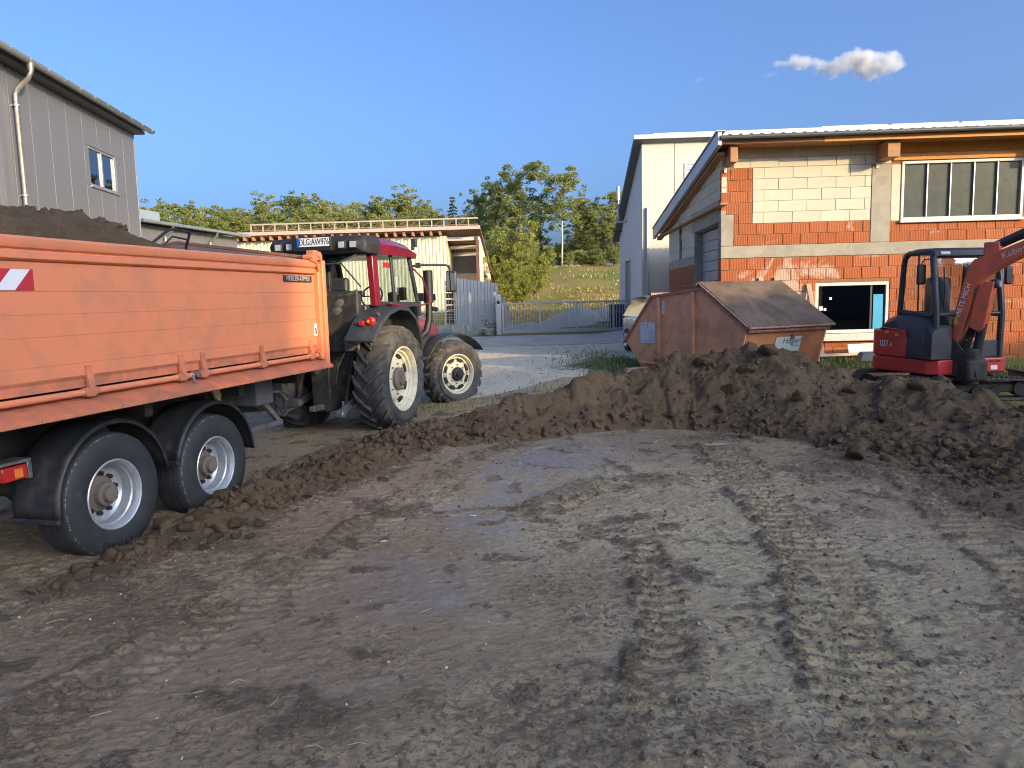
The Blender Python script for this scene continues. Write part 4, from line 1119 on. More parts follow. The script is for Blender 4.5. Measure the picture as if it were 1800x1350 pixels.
# mudguards
def guard(xc, zc, y0, y1, a0, a1, r_=.615, flap=False):
    n = 22; vs_ = []; fs_ = []
    prof = [(y0+.02, -.035), (y0, -.030), (y0-.006, -.012), (y0+.004, .0), (y0+.03, .006), (y0+.05, -.004), (y0+.12, .008), (y1-.12, .008), (y1-.05, -.004), (y1, 0)]
    m = len(prof)
    for k in range(n+1):
        a = a0+(a1-a0)*k/n
        for (yy, dr) in prof: vs_.append((xc+(r_+dr)*math.cos(a), yy, zc+(r_+dr)*math.sin(a)))
    for k in range(n):
        for j in range(m-1): fs_.append((k*m+j, k*m+j+1, (k+1)*m+j+1, (k+1)*m+j))
    o = MB().add(vs_, fs_).build('mudguard', BLACKP, tt, smooth=40)
    o.modifiers.new('thick', 'SOLIDIFY').thickness = .012
    e_ = (xc+(r_)*math.cos(a1), zc+r_*math.sin(a1))
    MB().box(e_[0]-.02, e_[0]+.015, y0-.008, y1, e_[1]-.03, e_[1]+.01).build('guard_lip', BLACKP, o, .006)
    MB().tube([(xc-.42, .58, zc+.36), (xc-.42, .0+.16, zc+.36)], .032, 10).build('guard_arm', CHASSIS, o)
    for yy in (.2, .36): MB().cyl((xc-.42, yy, zc+.36), (xc-.42, yy+.05, zc+.36), .05, n=12).build('arm_clamp', CHASSIS, o)
    return o
guard(6.25, .47, .03, .46, R(8), R(186))
guard(7.57, .44, .03, .46, R(2), R(168))
for y_ in (.72, 1.55): MB().box(4.8, 9.9, y_, y_+.12, .80, 1.17).build('chassis_beam', CHASSIS, tt, .01)
for x_ in (5.0, 6.8, 8.2, 9.4): MB().box(x_, x_+.1, .2, 2.2, 1.02, 1.175).build('cross_member', CHASSIS, tt)
MB().tube([(6.0, .62, .62), (6.8, .62, .72), (7.5, .62, .58)], .05, 8).box(5.6, 7.9, .56, .68, .60, .70).build('leaf_spring', CHASSIS, tt)
# tail lamp
tl = MB().box(5.20, 5.68, .28, .44, .86, .885).box(5.64, 5.68, .28, .44, .73, .86).build('lamp_bracket', STEEL, tt, .004)
MB().box(5.42, 5.62, .262, .275, .745, .85).box(5.42, 5.62, .2755, .42, .745, .85).build('tail_lamp', REDLENS, tl, .006)
MB().box(5.51, 5.58, .256, .261, .76, .83).build('amber_lens', AMBER, tl, .002)
MB().tube([(5.1, .35, 1.15), (5.25, .35, 1.02), (5.42, .35, .88)], .025, 8).build('lamp_arm', STEEL, tt)
# cream plate with dark pattern ahead of the front wheel
ck = MB().prism([(8.02, 1.16), (8.36, 1.16), (8.36, .72), (8.30, .66), (8.16, .95)], .42, .45, 'y').build('warning_plate', pm('cream_plate', (.62, .52, .30), .6, dirt=(.3, .25, .18), da=.4), tt)
for (x, z, r_) in ((8.22, 1.08, .03), (8.30, .98, .035), (8.31, .85, .03)): MB().cyl((x, .414, z), (x, .419, z), r_, n=10).build('plate_spot', BLACK, ck)
MB().prism([(8.18, 1.02), (8.355, 1.00), (8.355, .93), (8.20, .94)], .412, .418, 'y').build('plate_band', BLACK, ck)
MB().box(8.05, 8.5, .5, .9, .75, 1.1).build('valve_box', CHASSIS, tt, .02)
# drawbar and hoses
MB().beam((8.8, .9, .78), (10.9, 1.16, .55), .10, .14).beam((8.8, 1.5, .78), (10.9, 1.24, .55), .10, .14).build('drawbar', CHASSIS, tt, .01)
MB().cyl((10.85, 1.2, .55), (11.1, 1.2, .52), .06, n=12).build('hitch_eye', STEEL, tt, .005)
MB().box(8.9, 9.25, .45, .80, .80, 1.16).build('tool_box', pm('toolbox_grey', (.12, .13, .14), .5, dirt=(.1, .08, .06), da=.5), tt, .015)
jk = MB().beam((9.0, .55, .95), (9.4, .50, .55), .06, .06).box(8.75, 9.45, .46, .54, .50, .56).cyl((8.76, .5, .47), (8.76, .5, .58), .035, n=10)
jk.tube([(9.1, .5, .95), (9.5, .52, .9), (9.62, .5, .78)], .018, 8).build('support_leg', STEEL, tt, .004)
for k in range(4):
    y_ = .7+k*.12
    MB().tube([(9.3, y_, 1.05), (9.42, y_-.12, .82-.03*k), (9.55, y_-.18, .62+.02*k), (9.72, y_-.1, .60), (9.86, y_, .78), (10.1, y_+.2, 1.0), (10.6, 1.0, 1.05)], .013, 7).build('hose', BLACKP, tt)
# soil load
lx = np.arange(4.78, 9.69, .03); ly = np.arange(.10, BY-.06, .03)
LX, LY = np.meshgrid(lx, ly)
prof = np.interp(LX, [4.7, 5.6, 6.3, 6.8, 7.3, 7.7, 8.1, 9.7], [2.66, 2.82, 2.88, 2.87, 2.74, 2.56, 2.42, 2.36])
cross = np.clip(1-(np.abs(LY-1.22)/1.2)**2.2, 0, 1)
LZ = 2.30+(prof-2.30)*(.28+.72*cross)+(.12*fbm(LX, LY, 2.2, 4, seed=101)+.06*fbm(LX, LY, 8, 3, seed=102))*np.clip(cross*2, .2, 1)
LZ = np.minimum(LZ, np.where(LY < .25, 2.49, 9))
ld = link('soil_load', grid_mesh('soil_load', lx, ly, LZ, SOIL), None)
ld.location = tt.location; ld.rotation_euler = tt.rotation_euler
tag(ld, 'heap of dark soil loaded in the orange trailer', 'soil load')
pts = []
for _ in range(420):
    x = rng.uniform(5.0, 8.4); y = rng.uniform(.3, 2.1)
    i = int((y-.10)/.03); j = int((x-4.78)/.03)
    if LZ[i, j] > 2.5: pts.append((x, y, LZ[i, j], .015+.07*rng.uniform()**3))
V_, F_ = scatter_lumps(pts, LUMPS1)
o_ = link('load_crumbs', np_mesh('load_crumbs', V_, F_, SOIL), ld); o_['kind'] = 'stuff'
# ================================================================ TRACTOR
TRED = pm('tractor_red', (.19, .012, .028), .3, var=.06, coat=.6, dirt=(.12, .06, .05), da=.2, ds=3)
DGREY = pm('fender_black', (.030, .034, .040), .5, var=.15, vs_=2, dirt=(.11, .095, .08), da=.35, ds=3)
CREAMR = pm('cream_rim', (.66, .60, .43), .5, var=.08, vs_=5, dirt=(.30, .25, .18), da=.45, ds=5)
CABG = glassm('cab_glass', (.80, .88, .86), .02, .5)
tr = empty('tractor', (-2.72, 12.0, -.06), R(90-17), 'red and black farm tractor with cream wheel rims hitched to the orange trailer', 'tractor')
def ag_wheel(name, x, y, z, Rt, wd, rim_r, side, nlug, steer=0.0, hubc=None, dish=.16):
    w_ = empty(name, (x, y, z)); w_.parent = tr
    w_.rotation_euler = (0, 0, (math.pi if side > 0 else 0)+steer)
    h = wd/2
    Rc = Rt-.05*Rt/.85
    # outer face at y = -h
    prof = [(rim_r, -h+.06), (rim_r+.02, -h+.03), (rim_r+.07, -h+.008), ((rim_r+Rc)/2, -h-.012), (Rc-.14, -h+.0), (Rc-.05, -h+.035), (Rc-.012, -h+.10), (Rc, -h*.4), (Rc+.004, 0)]
    prof = prof+[(r_, -a) for (r_, a) in reversed(prof[:-1])]
    lathe_o('tyre', prof, RUBBER_AG, w_, 72)
    mb = MB(); lh = Rt-Rc
    def rad(yy):
        t_ = abs(yy)/h
        return Rc-(.012+.0)*t_**2-(.10*max(0, t_-.72)**1.2)*1.4
    for k in range(nlug):
        for sd in (-1, 1):
            a0 = 2*math.pi*(k+(.25 if sd > 0 else -.25))/nlug
            ns = 6; ring = []
            for i in range(ns):
                f_ = i/(ns-1); yy = sd*(-.02+f_*(h+.005)); ac = a0-f_*.34*(22/nlug)*.85-f_*f_*.05
                wa = (.030+.012*f_)*(.85/Rt)*1.1
                rb = rad(yy)-.02; rt_ = rad(yy)+lh*(1-.15*f_)
                if i == ns-1: rb -= .07*Rt/.85; rt_ -= .02
                for (r_, da) in ((rb, -wa*1.25), (rt_, -wa*.8), (rt_, wa*.8), (rb, wa*1.25)):
                    ring.append((r_*math.cos(ac+da), yy, r_*math.sin(ac+da)))
            fs_ = []
            for i in range(ns-1):
                for j in range(3): fs_.append((i*4+j, i*4+j+1, (i+1)*4+j+1, (i+1)*4+j))
            fs_ += [(0, 1, 2, 3), tuple((ns-1)*4+j for j in (3, 2, 1, 0))]
            mb.add(ring, fs_)
    mb.build('tread', RUBBER_AG, w_, smooth=30)
    e = -h
    lathe_o('rim', [(rim_r+.018, e+.055), (rim_r+.014, e+.022), (rim_r-.002, e+.018), (rim_r-.018, e+.045), (rim_r-.030, e+.075), (rim_r-.032, e+.105), (rim_r-.065, e+.115), (rim_r-.072, e+.15), (rim_r-.10, e+.165), (rim_r-.105, e+dish+.04), (rim_r-.14, e+dish+.055)], CREAMR, w_, 64)
    lathe_o('rim_disc', [(rim_r-.135, e+dish+.06), (rim_r*.62, e+dish+.015), (rim_r*.36, e+dish-.005), (.02, e+dish-.005)], CREAMR, w_, 48)
    for k in range(8):
        a = 2*math.pi*(k+.5)/8; rr = rim_r*.74
        mb = MB(); mb.M = Matrix.Rotation(-a, 4, 'Y')
        y_ = e+dish+.02
        mb.prism([(rr-.025, -.06), (rr+.02, -.07), (rr+.03, 0), (rr+.02, .07), (rr-.025, .06), (rr-.035, 0)], y_-.012, y_+.02, 'y')
        mb.build('rim_slot', BLACK, w_)
        mb = MB(); mb.M = Matrix.Rotation(-a-.3, 4, 'Y'); mb.cyl((rim_r*.48, e+dish-.025, 0), (rim_r*.48, e+dish, 0), .014, n=8); mb.build('wheel_bolt', STEEL, w_)
    lathe_o('hub', [(rim_r*.36, e+dish-.004), (rim_r*.36, e+dish-.05), (rim_r*.30, e+dish-.075), (rim_r*.2, e+dish-.08), (rim_r*.18, e+dish-.11), (0, e+dish-.112)], hubc or HUBD, w_, 24)
    return w_
ag_wheel('rear_wheel', 0, -.81, .84, .85, .54, .50, -1, 21, dish=.15)
ag_wheel('rear_wheel', 0, .81, .84, .85, .54, .50, 1, 21, dish=.15)
ag_wheel('front_wheel', 2.70, -.80, .64, .655, .44, .375, -1, 19, steer=R(-30), hubc=BLACK, dish=.07)
ag_wheel('front_wheel', 2.70, .80, .64, .655, .44, .375, 1, 19, steer=R(-30), hubc=BLACK, dish=.07)
MB().cyl((0, -.7, .84), (0, .7, .84), .16, n=16).build('rear_axle', CHASSIS, tr)
MB().box(2.58, 2.82, -.7, .7, .50, .72).build('front_axle', CHASSIS, tr, .03)
MB().box(-.45, 1.4, -.36, .36, .52, 1.25).box(1.4, 3.0, -.26, .26, .55, 1.0).build('gearbox', CHASSIS, tr, .04)
# bonnet
bn = MB(); secs = [(1.45, .40, 1.10, 1.86), (1.9, .41, 1.08, 1.84), (2.6, .40, 1.05, 1.76), (3.15, .36, 1.0, 1.62), (3.38, .28, 1.0, 1.42)]
vs_ = []; fs_ = []
for (x, hw, z0_, z1_) in secs:
    vs_ += [(x, -hw, z0_), (x, -hw, z1_-.14), (x, -hw*.82, z1_-.03), (x, -hw*.4, z1_), (x, hw*.4, z1_), (x, hw*.82, z1_-.03), (x, hw, z1_-.14), (x, hw, z0_)]
for i in range(len(secs)-1):
    for j in range(7): fs_.append((i*8+j, i*8+j+1, (i+1)*8+j+1, (i+1)*8+j))
fs_ += [tuple(range(7, -1, -1)), tuple(range(32, 40))]
bn.add(vs_, fs_).build('bonnet', TRED, tr, .02, smooth=50)
MB().box(1.6, 2.9, -.425, -.40, 1.08, 1.42).box(1.6, 2.9, .40, .425, 1.08, 1.42).build('bonnet_grille', DGREY, tr, .01)
MB().box(1.35, 1.75, -.46, -.41, 1.05, 1.38).build('red_side_panel', TRED, tr, .02)
# cab: black shell below the windows, pillars, glass
MB().box(-.42, 1.46, -.66, .66, 1.22, 2.02).build('cab_body', DGREY, tr, .03)
MB().box(-.56, -.421, -.60, .60, 1.30, 2.20).build('rear_panel', CHASSIS, tr, .03)
RT = 2.80
def pillar(name, mat, a, b, w_, h_): return MB().beam(a, b, w_, h_, up=(1, 0, 0)).build(name, mat, tr, .012)
for sy in (-1, 1):
    pillar('rear_pillar', TRED, (-.24, sy*.74, 2.0), (-.27, sy*.72, RT), .10, .17)
    pillar('mid_pillar', DGREY, (.40, sy*.755, 2.0), (.38, sy*.72, RT), .04, .07)
    pillar('front_pillar', DGREY, (1.52, sy*.70, 1.80), (1.15, sy*.69, RT), .05, .09)
    MB().beam((-.25, sy*.755, 2.03), (1.48, sy*.725, 2.0), .05, .08).build('window_rail', DGREY, tr, .01)
    # side panes
    y0_ = sy*.758; y1_ = sy*.722
    MB().add([(-.13, y0_, 2.07), (.36, y0_, 2.06), (.35, y1_, RT-.02), (-.16, y1_, RT-.02)], [(0, 1, 2, 3)]).build('side_pane', CABG, tr, smooth=0)
    MB().add([(.43, y0_, 2.06), (1.40, sy*.72, 2.04), (1.11, sy*.70, RT-.02), (.41, y1_, RT-.02)], [(0, 1, 2, 3)]).build('side_pane', CABG, tr, smooth=0)
    MB().box(.41, 1.45, sy*.70-.01, sy*.70+.01, 1.35, 2.0).build('lower_door_pane', CABG, tr)
MB().add([(1.48, -.66, 1.85), (1.48, .66, 1.85), (1.15, .65, RT-.02), (1.15, -.65, RT-.02)], [(0, 1, 2, 3)]).build('windscreen', CABG, tr, smooth=0)
MB().box(-.38, -.30, -.03, .05, 2.1, RT).build('inner_post', DGREY, tr, .01)
MB().box(-.42, -.34, -.62, .62, 2.16, 2.24).build('rear_sill', DGREY, tr, .01)
# raised rear window
rw = MB().add([(-.48, -.62, 2.80), (-.48, .62, 2.80), (-1.12, .60, 2.62), (-1.12, -.60, 2.62)], [(0, 1, 2, 3)]).build('rear_window', glassm('rear_glass', (.45, .58, .66), .06, 2.4), tr, smooth=0)
MB().tube([(-.48, -.63, 2.80), (-1.13, -.61, 2.62), (-1.13, .61, 2.62), (-.48, .63, 2.80)], .016, 6).build('window_frame', DGREY, rw)
for sy in (-1, 1): MB().tube([(-.36, sy*.56, 2.30), (-.95, sy*.55, 2.66)], .012, 6).build('gas_strut', DGREY, rw)
# roof
rf = MB(); vs_ = []; fs_ = []
rs = [(-.62, .62, 2.87, 2.94), (-.56, .78, 2.82, 3.02), (-.30, .84, 2.80, 3.06), (.3, .84, 2.80, 3.07), (.9, .82, 2.80, 3.02), (1.30, .78, 2.79, 2.93), (1.47, .66, 2.80, 2.86)]
for (x, hw, z0_, z1_) in rs:
    m_ = z0_+(z1_-z0_)*.55
    vs_ += [(x, -hw*.97, z0_), (x, -hw, m_), (x, -hw*.90, z1_-.02), (x, -hw*.6, z1_), (x, hw*.6, z1_), (x, hw*.90, z1_-.02), (x, hw, m_), (x, hw*.97, z0_)]
m = 8
for i in range(len(rs)-1):
    for j in range(m): fs_.append((i*m+j, i*m+(j+1) % m, (i+1)*m+(j+1) % m, (i+1)*m+j))
fs_ += [tuple(range(m-1, -1, -1)), tuple(range((len(rs)-1)*m, len(rs)*m))]
ro = rf.add(vs_, fs_).build('roof', TRED, tr, smooth=50)
# black rear band of the roof with lamps and plate
bd = MB(); vs_ = []; fs_ = []
for (x, hw, z0_, z1_) in ((-.70, .70, 2.86, 3.00), (-.64, .83, 2.80, 3.06), (-.40, .865, 2.785, 3.085), (-.22, .865, 2.785, 3.095)):
    m_ = z0_+(z1_-z0_)*.55
    vs_ += [(x, -hw*.97, z0_), (x, -hw, m_), (x, -hw*.92, z1_-.02), (x, -hw*.6, z1_), (x, hw*.6, z1_), (x, hw*.92, z1_-.02), (x, hw, m_), (x, hw*.97, z0_)]
for i in range(3):
    for j in range(m): fs_.append((i*m+j, i*m+(j+1) % m, (i+1)*m+(j+1) % m, (i+1)*m+j))
fs_ += [tuple(range(m-1, -1, -1)), tuple(range(3*m, 4*m))]
MB().add(vs_, fs_).build('roof_band', BLACKP, tr, .015, smooth=50)
LENS = pm('lamp_lens', (.42, .43, .43), .15, var=.1, coat=.6)
for y_ in (.62, .42, -.47, -.66):
    lm = MB().box(-.735, -.69, y_-.07, y_+.07, 2.855, 2.985).build('work_lamp', BLACKP, tr, .012)
    MB().box(-.742, -.736, y_-.05, y_+.05, 2.875, 2.965).build('lens', LENS, lm, .004)
npb = MB().box(-.80, -.70, -.34, .32, 2.84, 3.05).build('plate_holder', BLACK, tr, .01)
MB().box(-.808, -.801, -.31, .24, 2.905, 3.035).build('number_plate', pm('plate_white', (.70, .72, .74), .4), npb, .003)
MB().box(-.8095, -.802, .195, .238, 2.910, 3.030).build('blue_band', pm('plate_blue', (.02, .10, .45), .4), npb)
text('lettering', 'DLG:AW976', .135, BLACK, npb, (-.8105, -.058, 2.970), (math.pi/2, 0, -math.pi/2), .001, .70)
for y_ in (-.2, .02, .2): MB().box(-.78, -.74, y_-.03, y_+.03, 3.05, 3.066).build('plate_lamp', BLACK, npb, .004)
# fenders
def fender(sy):
    path = [(-1.02, 1.50), (-.94, 1.60), (-.72, 1.79), (-.45, 1.93), (-.1, 2.0), (.25, 1.97), (.52, 1.82), (.70, 1.58), (.76, 1.36)]
    inner = [(-1.0, 1.47), (-.90, 1.55), (-.70, 1.72), (-.43, 1.86), (-.1, 1.93), (.22, 1.90), (.46, 1.77), (.62, 1.55), (.68, 1.36)]
    vs_ = []; fs_ = []
    for (x, z), (xi, zi) in zip(path, inner):
        vs_ += [(x, sy*.60, z+.01), (x, sy*1.03, z), (x, sy*1.08, z-.02), (xi, sy*1.085, zi), (xi, sy*1.05, zi), (xi, sy*.62, zi)]
    for i in range(len(path)-1):
        for j in range(6): fs_.append((i*6+j, i*6+(j+1) % 6, (i+1)*6+(j+1) % 6, (i+1)*6+j))
    fs_ += [tuple(range(5, -1, -1)), tuple(range((len(path)-1)*6, len(path)*6))]
    o = MB().add(vs_, fs_).build('rear_fender', DGREY, tr, .008, smooth=40)
    MB().prism([(-.42, 1.95), (-1.02, 1.50), (-.70, 1.42), (-.42, 1.42)], sy*.58, sy*.60, 'y').build('fender_side', DGREY, o)
    lm = MB().lathe([(0, -.03), (.045, -.03), (.062, -.015), (.068, 0), (.068, .03)], 20, 'x', (-.80, sy*.93, 1.78)).build('tail_lamp', REDLENS, o)
    MB().lathe([(0, -.035), (.02, -.035), (.028, -.028)], 14, 'x', (-.80, sy*.90, 1.78)).build('indicator', AMBER, lm)
    MB().box(-.86, -.80, sy*.80-.035, sy*.80+.035, 1.72, 1.79).build('reflector', REDLENS, o, .004)
    MB().cyl((-.62, sy*.98, 1.86), (-.66, sy*.98, 1.90), .02, n=8).build('fender_button', STEEL, o)
    return o
fender(-1); fender(1)
MB().beam((-.2, -.93, 2.03), (.55, -.90, 1.97), .10, .03).build('fender_cap', TRED, tr, .01)
for sy in (-1, 1):
    fp = [(-.42+2.7, 1.30), (-.55+2.7, 1.12)]
    vs_ = []; fs_ = []
    cpath = [(R(a), .79) for a in range(35, 176, 10)]
    for (a, r_) in cpath:
        x, z = r_*math.cos(a), .64+r_*math.sin(a)
        vs_ += [(x, -.21, z-.015), (x, -.19, z), (x, .17, z+.01), (x, .21, z-.015), (x, .20, z-.03), (x, -.20, z-.03)]
    for i in range(len(cpath)-1):
        for j in range(6): fs_.append((i*6+j, i*6+(j+1) % 6, (i+1)*6+(j+1) % 6, (i+1)*6+j))
    fs_ += [tuple(range(5, -1, -1)), tuple(range((len(cpath)-1)*6, len(cpath)*6))]
    o = MB().add(vs_, fs_).build('front_fender', DGREY, tr, .006, smooth=40)
    o.location = (2.70, sy*.80, 0); o.rotation_euler = (0, 0, R(-30))
# exhaust
ex = MB().tube([(1.72, -.79, 2.02), (1.72, -.79, 2.60)], .085, 18).tube([(1.72, -.79, 2.03), (1.70, -.79, 1.72), (1.64, -.76, 1.52), (1.55, -.66, 1.40), (1.55, -.45, 1.36)], .062, 14)
ex.box(1.66, 1.78, -.72, -.6, 2.05, 2.2).build('exhaust_stack', BLACK, tr, .006)
MB().tube([(1.80, -.79, 1.92), (2.02, -.80, 1.90)], .045, 10).box(1.72, 1.9, -.85, -.73, 2.06, 2.18).build('exhaust_shield', BLACK, tr)
# mirrors
for sy in (-1, 1):
    mi = MB().tube([(1.22, sy*.72, 2.66), (1.30, sy*.86, 2.68), (1.62, sy*1.16, 2.68), (1.70, sy*1.21, 2.66), (1.72, sy*1.22, 2.55)], .022, 8).box(1.25, 1.33, sy*.80-.03, sy*.80+.03, 2.63, 2.72).build('mirror_arm', DGREY, tr)
    m_ = MB().box(1.68, 1.755, sy*1.24-.10, sy*1.24+.10, 2.20, 2.58).build('mirror', DGREY, mi, .03)
    MB().box(1.671, 1.679, sy*1.24-.08, sy*1.24+.08, 2.23, 2.55).build('mirror_glass', glassm('mirror_g', (.1, .12, .13), .02, 5.5), mi)
MB().tube([(1.22, -.73, 2.62), (1.32, -.86, 2.45), (1.56, -.86, 2.10), (1.58, -.83, 2.02), (1.48, -.74, 1.98)], .016, 8).build('grab_rail', TRED, tr)
MB().box(1.10, 1.16, -.80, -.76, 2.93, 3.0).box(1.12, 1.20, -.84, -.76, 2.98, 3.12).build('roof_lamp', DGREY, tr, .008)
# inside: seat with a jacket, wheel
MB().box(-.2, .3, -.28, .28, 1.5, 1.75).box(-.28, -.16, -.27, .27, 1.7, 2.45).build('driver_seat', DGREY, tr, .04)
jx = np.linspace(-.34, .34, 22); jz = np.linspace(1.86, 2.28, 18)
JX, JZ = np.meshgrid(jx, jz)
JY = -.50-.018*np.sin(JX*19+4*JZ)-.012*np.sin(JZ*33+5*JX)-.03*np.cos(JX*4)
V_ = np.stack([JY.ravel(), JX.ravel()-.25, JZ.ravel()-.10*np.cos(JX.ravel()*4.2)*(JZ.ravel() > 2.0)], 1)
nx_ = 22; ii = np.arange(17)[:, None]*nx_+np.arange(21)[None]
F_ = np.stack([ii, ii+1, ii+1+nx_, ii+nx_], -1).reshape(-1, 4)
jk_ = link('jacket', np_mesh('jacket', V_, F_, pm('grey_cloth', (.10, .095, .09), .95, var=.3, vs_=12)), None)
jk_.modifiers.new('thick', 'SOLIDIFY').thickness = .02
jk_.location = tr.location; jk_.rotation_euler = tr.rotation_euler
tag(jk_, 'crumpled grey jacket lying behind the tractor cab seat', 'jacket')
sw = MB().tube([(.62+.10*math.sin(a)*.8, .02+.19*math.cos(a)-.25, 2.16+.17*math.sin(a)) for a in np.linspace(0, 2*math.pi, 25)], .014, 8).tube([(.62, -.40, 2.16), (.62, -.06, 2.16)], .01, 6).tube([(.65, -.23, 2.14), (.9, -.2, 1.75)], .03, 8)
sw.build('steering_wheel', BLACK, tr)
MB().box(.85, 1.3, -.35, .2, 1.5, 1.98).build('dashboard', BLACK, tr, .05)
MB().box(.75, .9, -.62, -.45, 1.8, 2.22).build('armrest_console', BLACK, tr, .03)
MB().box(1.02, 1.12, -.64, -.50, 2.08, 2.30).build('monitor', BLACK, tr, .01)
MB().box(.02, .25, -.762, -.757, 2.60, 2.68).build('red_sticker', REDLENS, tr)
# linkage at the rear
for (y_, yb) in ((-.42, -.50), (.42, .50)):
    MB().beam((-.25, y_, .62), (-1.05, yb, .44), .06, .10).cyl((-1.05, yb-.06, .42), (-1.05, yb+.06, .42), .055, n=10).build('lower_link', STEEL, tr, .008)
    MB().beam((-.75, y_, .50), (-.45, y_, 1.25), .05, .05).cyl((-.55, y_, .95), (-.48, y_, 1.15), .04, n=10).build('lift_rod', CHASSIS, tr, .006)
MB().box(-.75, -.40, -.16, .16, .40, 1.15).beam((-.45, 0, 1.2), (-.9, 0, 1.0), .08, .08).build('hitch_frame', CHASSIS, tr, .02)
MB().box(-1.02, -.6, -.05, .05, .44, .52).build('drawbar_hook', STEEL, tr, .01)
MB().tube([(-.5, -.3, 1.3), (-.75, -.32, 1.1), (-.8, -.3, .85), (-.6, -.34, .7)], .016, 8).build('hydraulic_hose', BLACKP, tr)
MB().box(-.58, -.50, -.60, -.35, 1.32, 1.55).build('coupler_block', STEEL, tr, .01)
for k in range(3): MB().box(1.3+k*.02, 1.62, -.80, -.46, .42+k*.30, .46+k*.30).build('step', DGREY, tr, .006)
MB().box(1.28, 1.32, -.81, -.77, .42, 1.3).build('step_rail', DGREY, tr)
# ================================================================ EXCAVATOR
KRED = pm('digger_red', (.58, .04, .035), .38, var=.08, coat=.3, dirt=(.16, .07, .055), da=.35, ds=4)
KBLK = pm('digger_dark', (.030, .032, .040), .5, var=.15, dirt=(.09, .08, .07), da=.3, ds=4)
TRACKR = pm('track_rubber', (.045, .042, .040), .85, var=.3, dirt=(.16, .125, .095), da=.7, ds=6, bmp=.3, bs=50)
ex_ = empty('excavator', (7.15, 12.5, .18), R(-80), 'red compact excavator with dark cab standing behind the soil heap', 'excavator')
# local x is the machine's front, local y its left side
cabin = empty('cab'); cabin.parent = ex_
def kb(name, mat, parent, *a, bevel=.02): return MB().box(*a).build(name, mat, parent, bevel)
# platform and tail
vs_ = [(-.30+.40*math.cos(a)*1.0-.22, .0+.70*math.sin(a)) for a in np.linspace(math.pi*.5, math.pi*1.5, 15)]
MB().prism([(.70, .66), (.74, .60), (.74, -.5), (.6, -.62)]+[(x_, y_) for (x_, y_) in reversed(vs_)], .44, .68, 'z').build('platform', KRED, ex_, .02)
cw = [(-.30+.42*math.cos(a)-.20, .70*math.sin(a)) for a in np.linspace(math.pi*.5, math.pi*1.5, 17)]
MB().prism(cw+[(.20, -.69), (.20, -.55), (-.2, -.5), (-.2, .6)], .685, 1.14, 'z').build('counterweight', KRED, ex_, .03)
MB().prism([(-.44, 1.14), (-.40, 1.18), (.0, 1.16), (.14, 1.12), (.20, 1.02), (.20, 1.14)], -.705, -.56, 'y').build('panel_edge', KRED, ex_, .01)
# dark engine cover on the right
vs_ = []; fs_ = []
cs_ = [(-.46, 1.145, 1.22), (-.36, 1.145, 1.33), (-.10, 1.145, 1.41), (.22, .69, 1.42), (.60, .69, 1.36), (.76, .69, 1.18)]
for (x, z0_, z1_) in cs_: vs_ += [(x, -.665, z0_), (x, -.665, z1_-.10), (x, -.60, z1_-.02), (x, -.50, z1_), (x, -.30, z1_), (x, -.30, z0_)]
for i in range(len(cs_)-1):
    for j in range(6): fs_.append((i*6+j, i*6+(j+1) % 6, (i+1)*6+(j+1) % 6, (i+1)*6+j))
fs_ += [tuple(range(5, -1, -1)), tuple(range((len(cs_)-1)*6, len(cs_)*6))]
MB().add(vs_, fs_).build('engine_cover', KBLK, ex_, .015, smooth=45)
text('model_mark', 'U27', .15, WHITE, ex_, (-.30, -.7095, .90), (math.pi/2, 0, 0), .002, .8)
text('model_mark', '-4', .10, WHITE, ex_, (-.14, -.7095, .885), (math.pi/2, 0, 0), .002, .9)
YEL = pm('warning_yellow', (.62, .42, .05), .5)
for (x, z) in ((-.24, 1.10), (.02, 1.06)): MB().box(x-.045, x+.045, -.712, -.7075, z-.022, z+.022).build('warning_sticker', YEL, ex_)
kb('maker_sticker', WHITE, ex_, .25, .36, -.622, -.616, .60, .635, bevel=0)
# front lower panel in red on the left
kb('front_skirt', KRED, ex_, .70, .79, .0, .67, .46, .69)
for k in range(2): kb('vent', BLACK, ex_, .788, .793, .36+k*.12, .45+k*.12, .62, .65, bevel=0)
kb('label', WHITE, ex_, .788, .794, .40, .52, .50, .57, bevel=0)
kb('socket', BLACK, ex_, .788, .80, .26, .32, .49, .55, bevel=.004)
# cab
CX0, CX1, CY0, CY1, CZ0, CZ1 = -.10, .70, -.56, .62, .69, 2.40
def post(name, pts, r_=.045): return MB().tube(pts, r_, 10).build(name, KBLK, cabin)
MB().tube([(CX1, CY0, .69), (CX1+.02, CY0, 1.4), (CX1-.10, CY0, 2.32), (CX1-.16, CY0+.03, 2.40)], .05, 10).build('front_post', KBLK, cabin)
MB().tube([(CX1, CY1, .69), (CX1+.02, CY1, 1.4), (CX1-.10, CY1, 2.32), (CX1-.16, CY1-.03, 2.40)], .05, 10).build('front_post', KBLK, cabin)
for y_ in (CY0, CY1):
    MB().tube([(CX0, y_, .9), (CX0-.02, y_, 1.45), (CX0+.04, y_, 2.20), (CX0+.07, y_, 2.32), (CX0+.16, y_, 2.39), (CX1-.16, y_, 2.40)], .045, 10).build('rear_post', KBLK, cabin)
    MB().tube([(CX0-.02, y_, 1.44), (.66, y_, 1.38)], .04, 10).build('window_rail', KBLK, cabin)
    MB().tube([(.30, y_, 1.42), (.28, y_, 2.38)], .013, 8).build('slider_rail', KBLK, cabin)
DGL = glassm('digger_glass', (.86, .90, .84), .02, .6)
for y_ in (CY0, CY1):
    MB().add([(CX0+.02, y_, 1.46), (.66, y_, 1.40), (.57, y_, 2.36), (CX0+.10, y_, 2.36)], [(0, 1, 2, 3)]).build('side_pane', DGL, cabin, smooth=0)
rfm = MB(); vs_ = []; fs_ = []
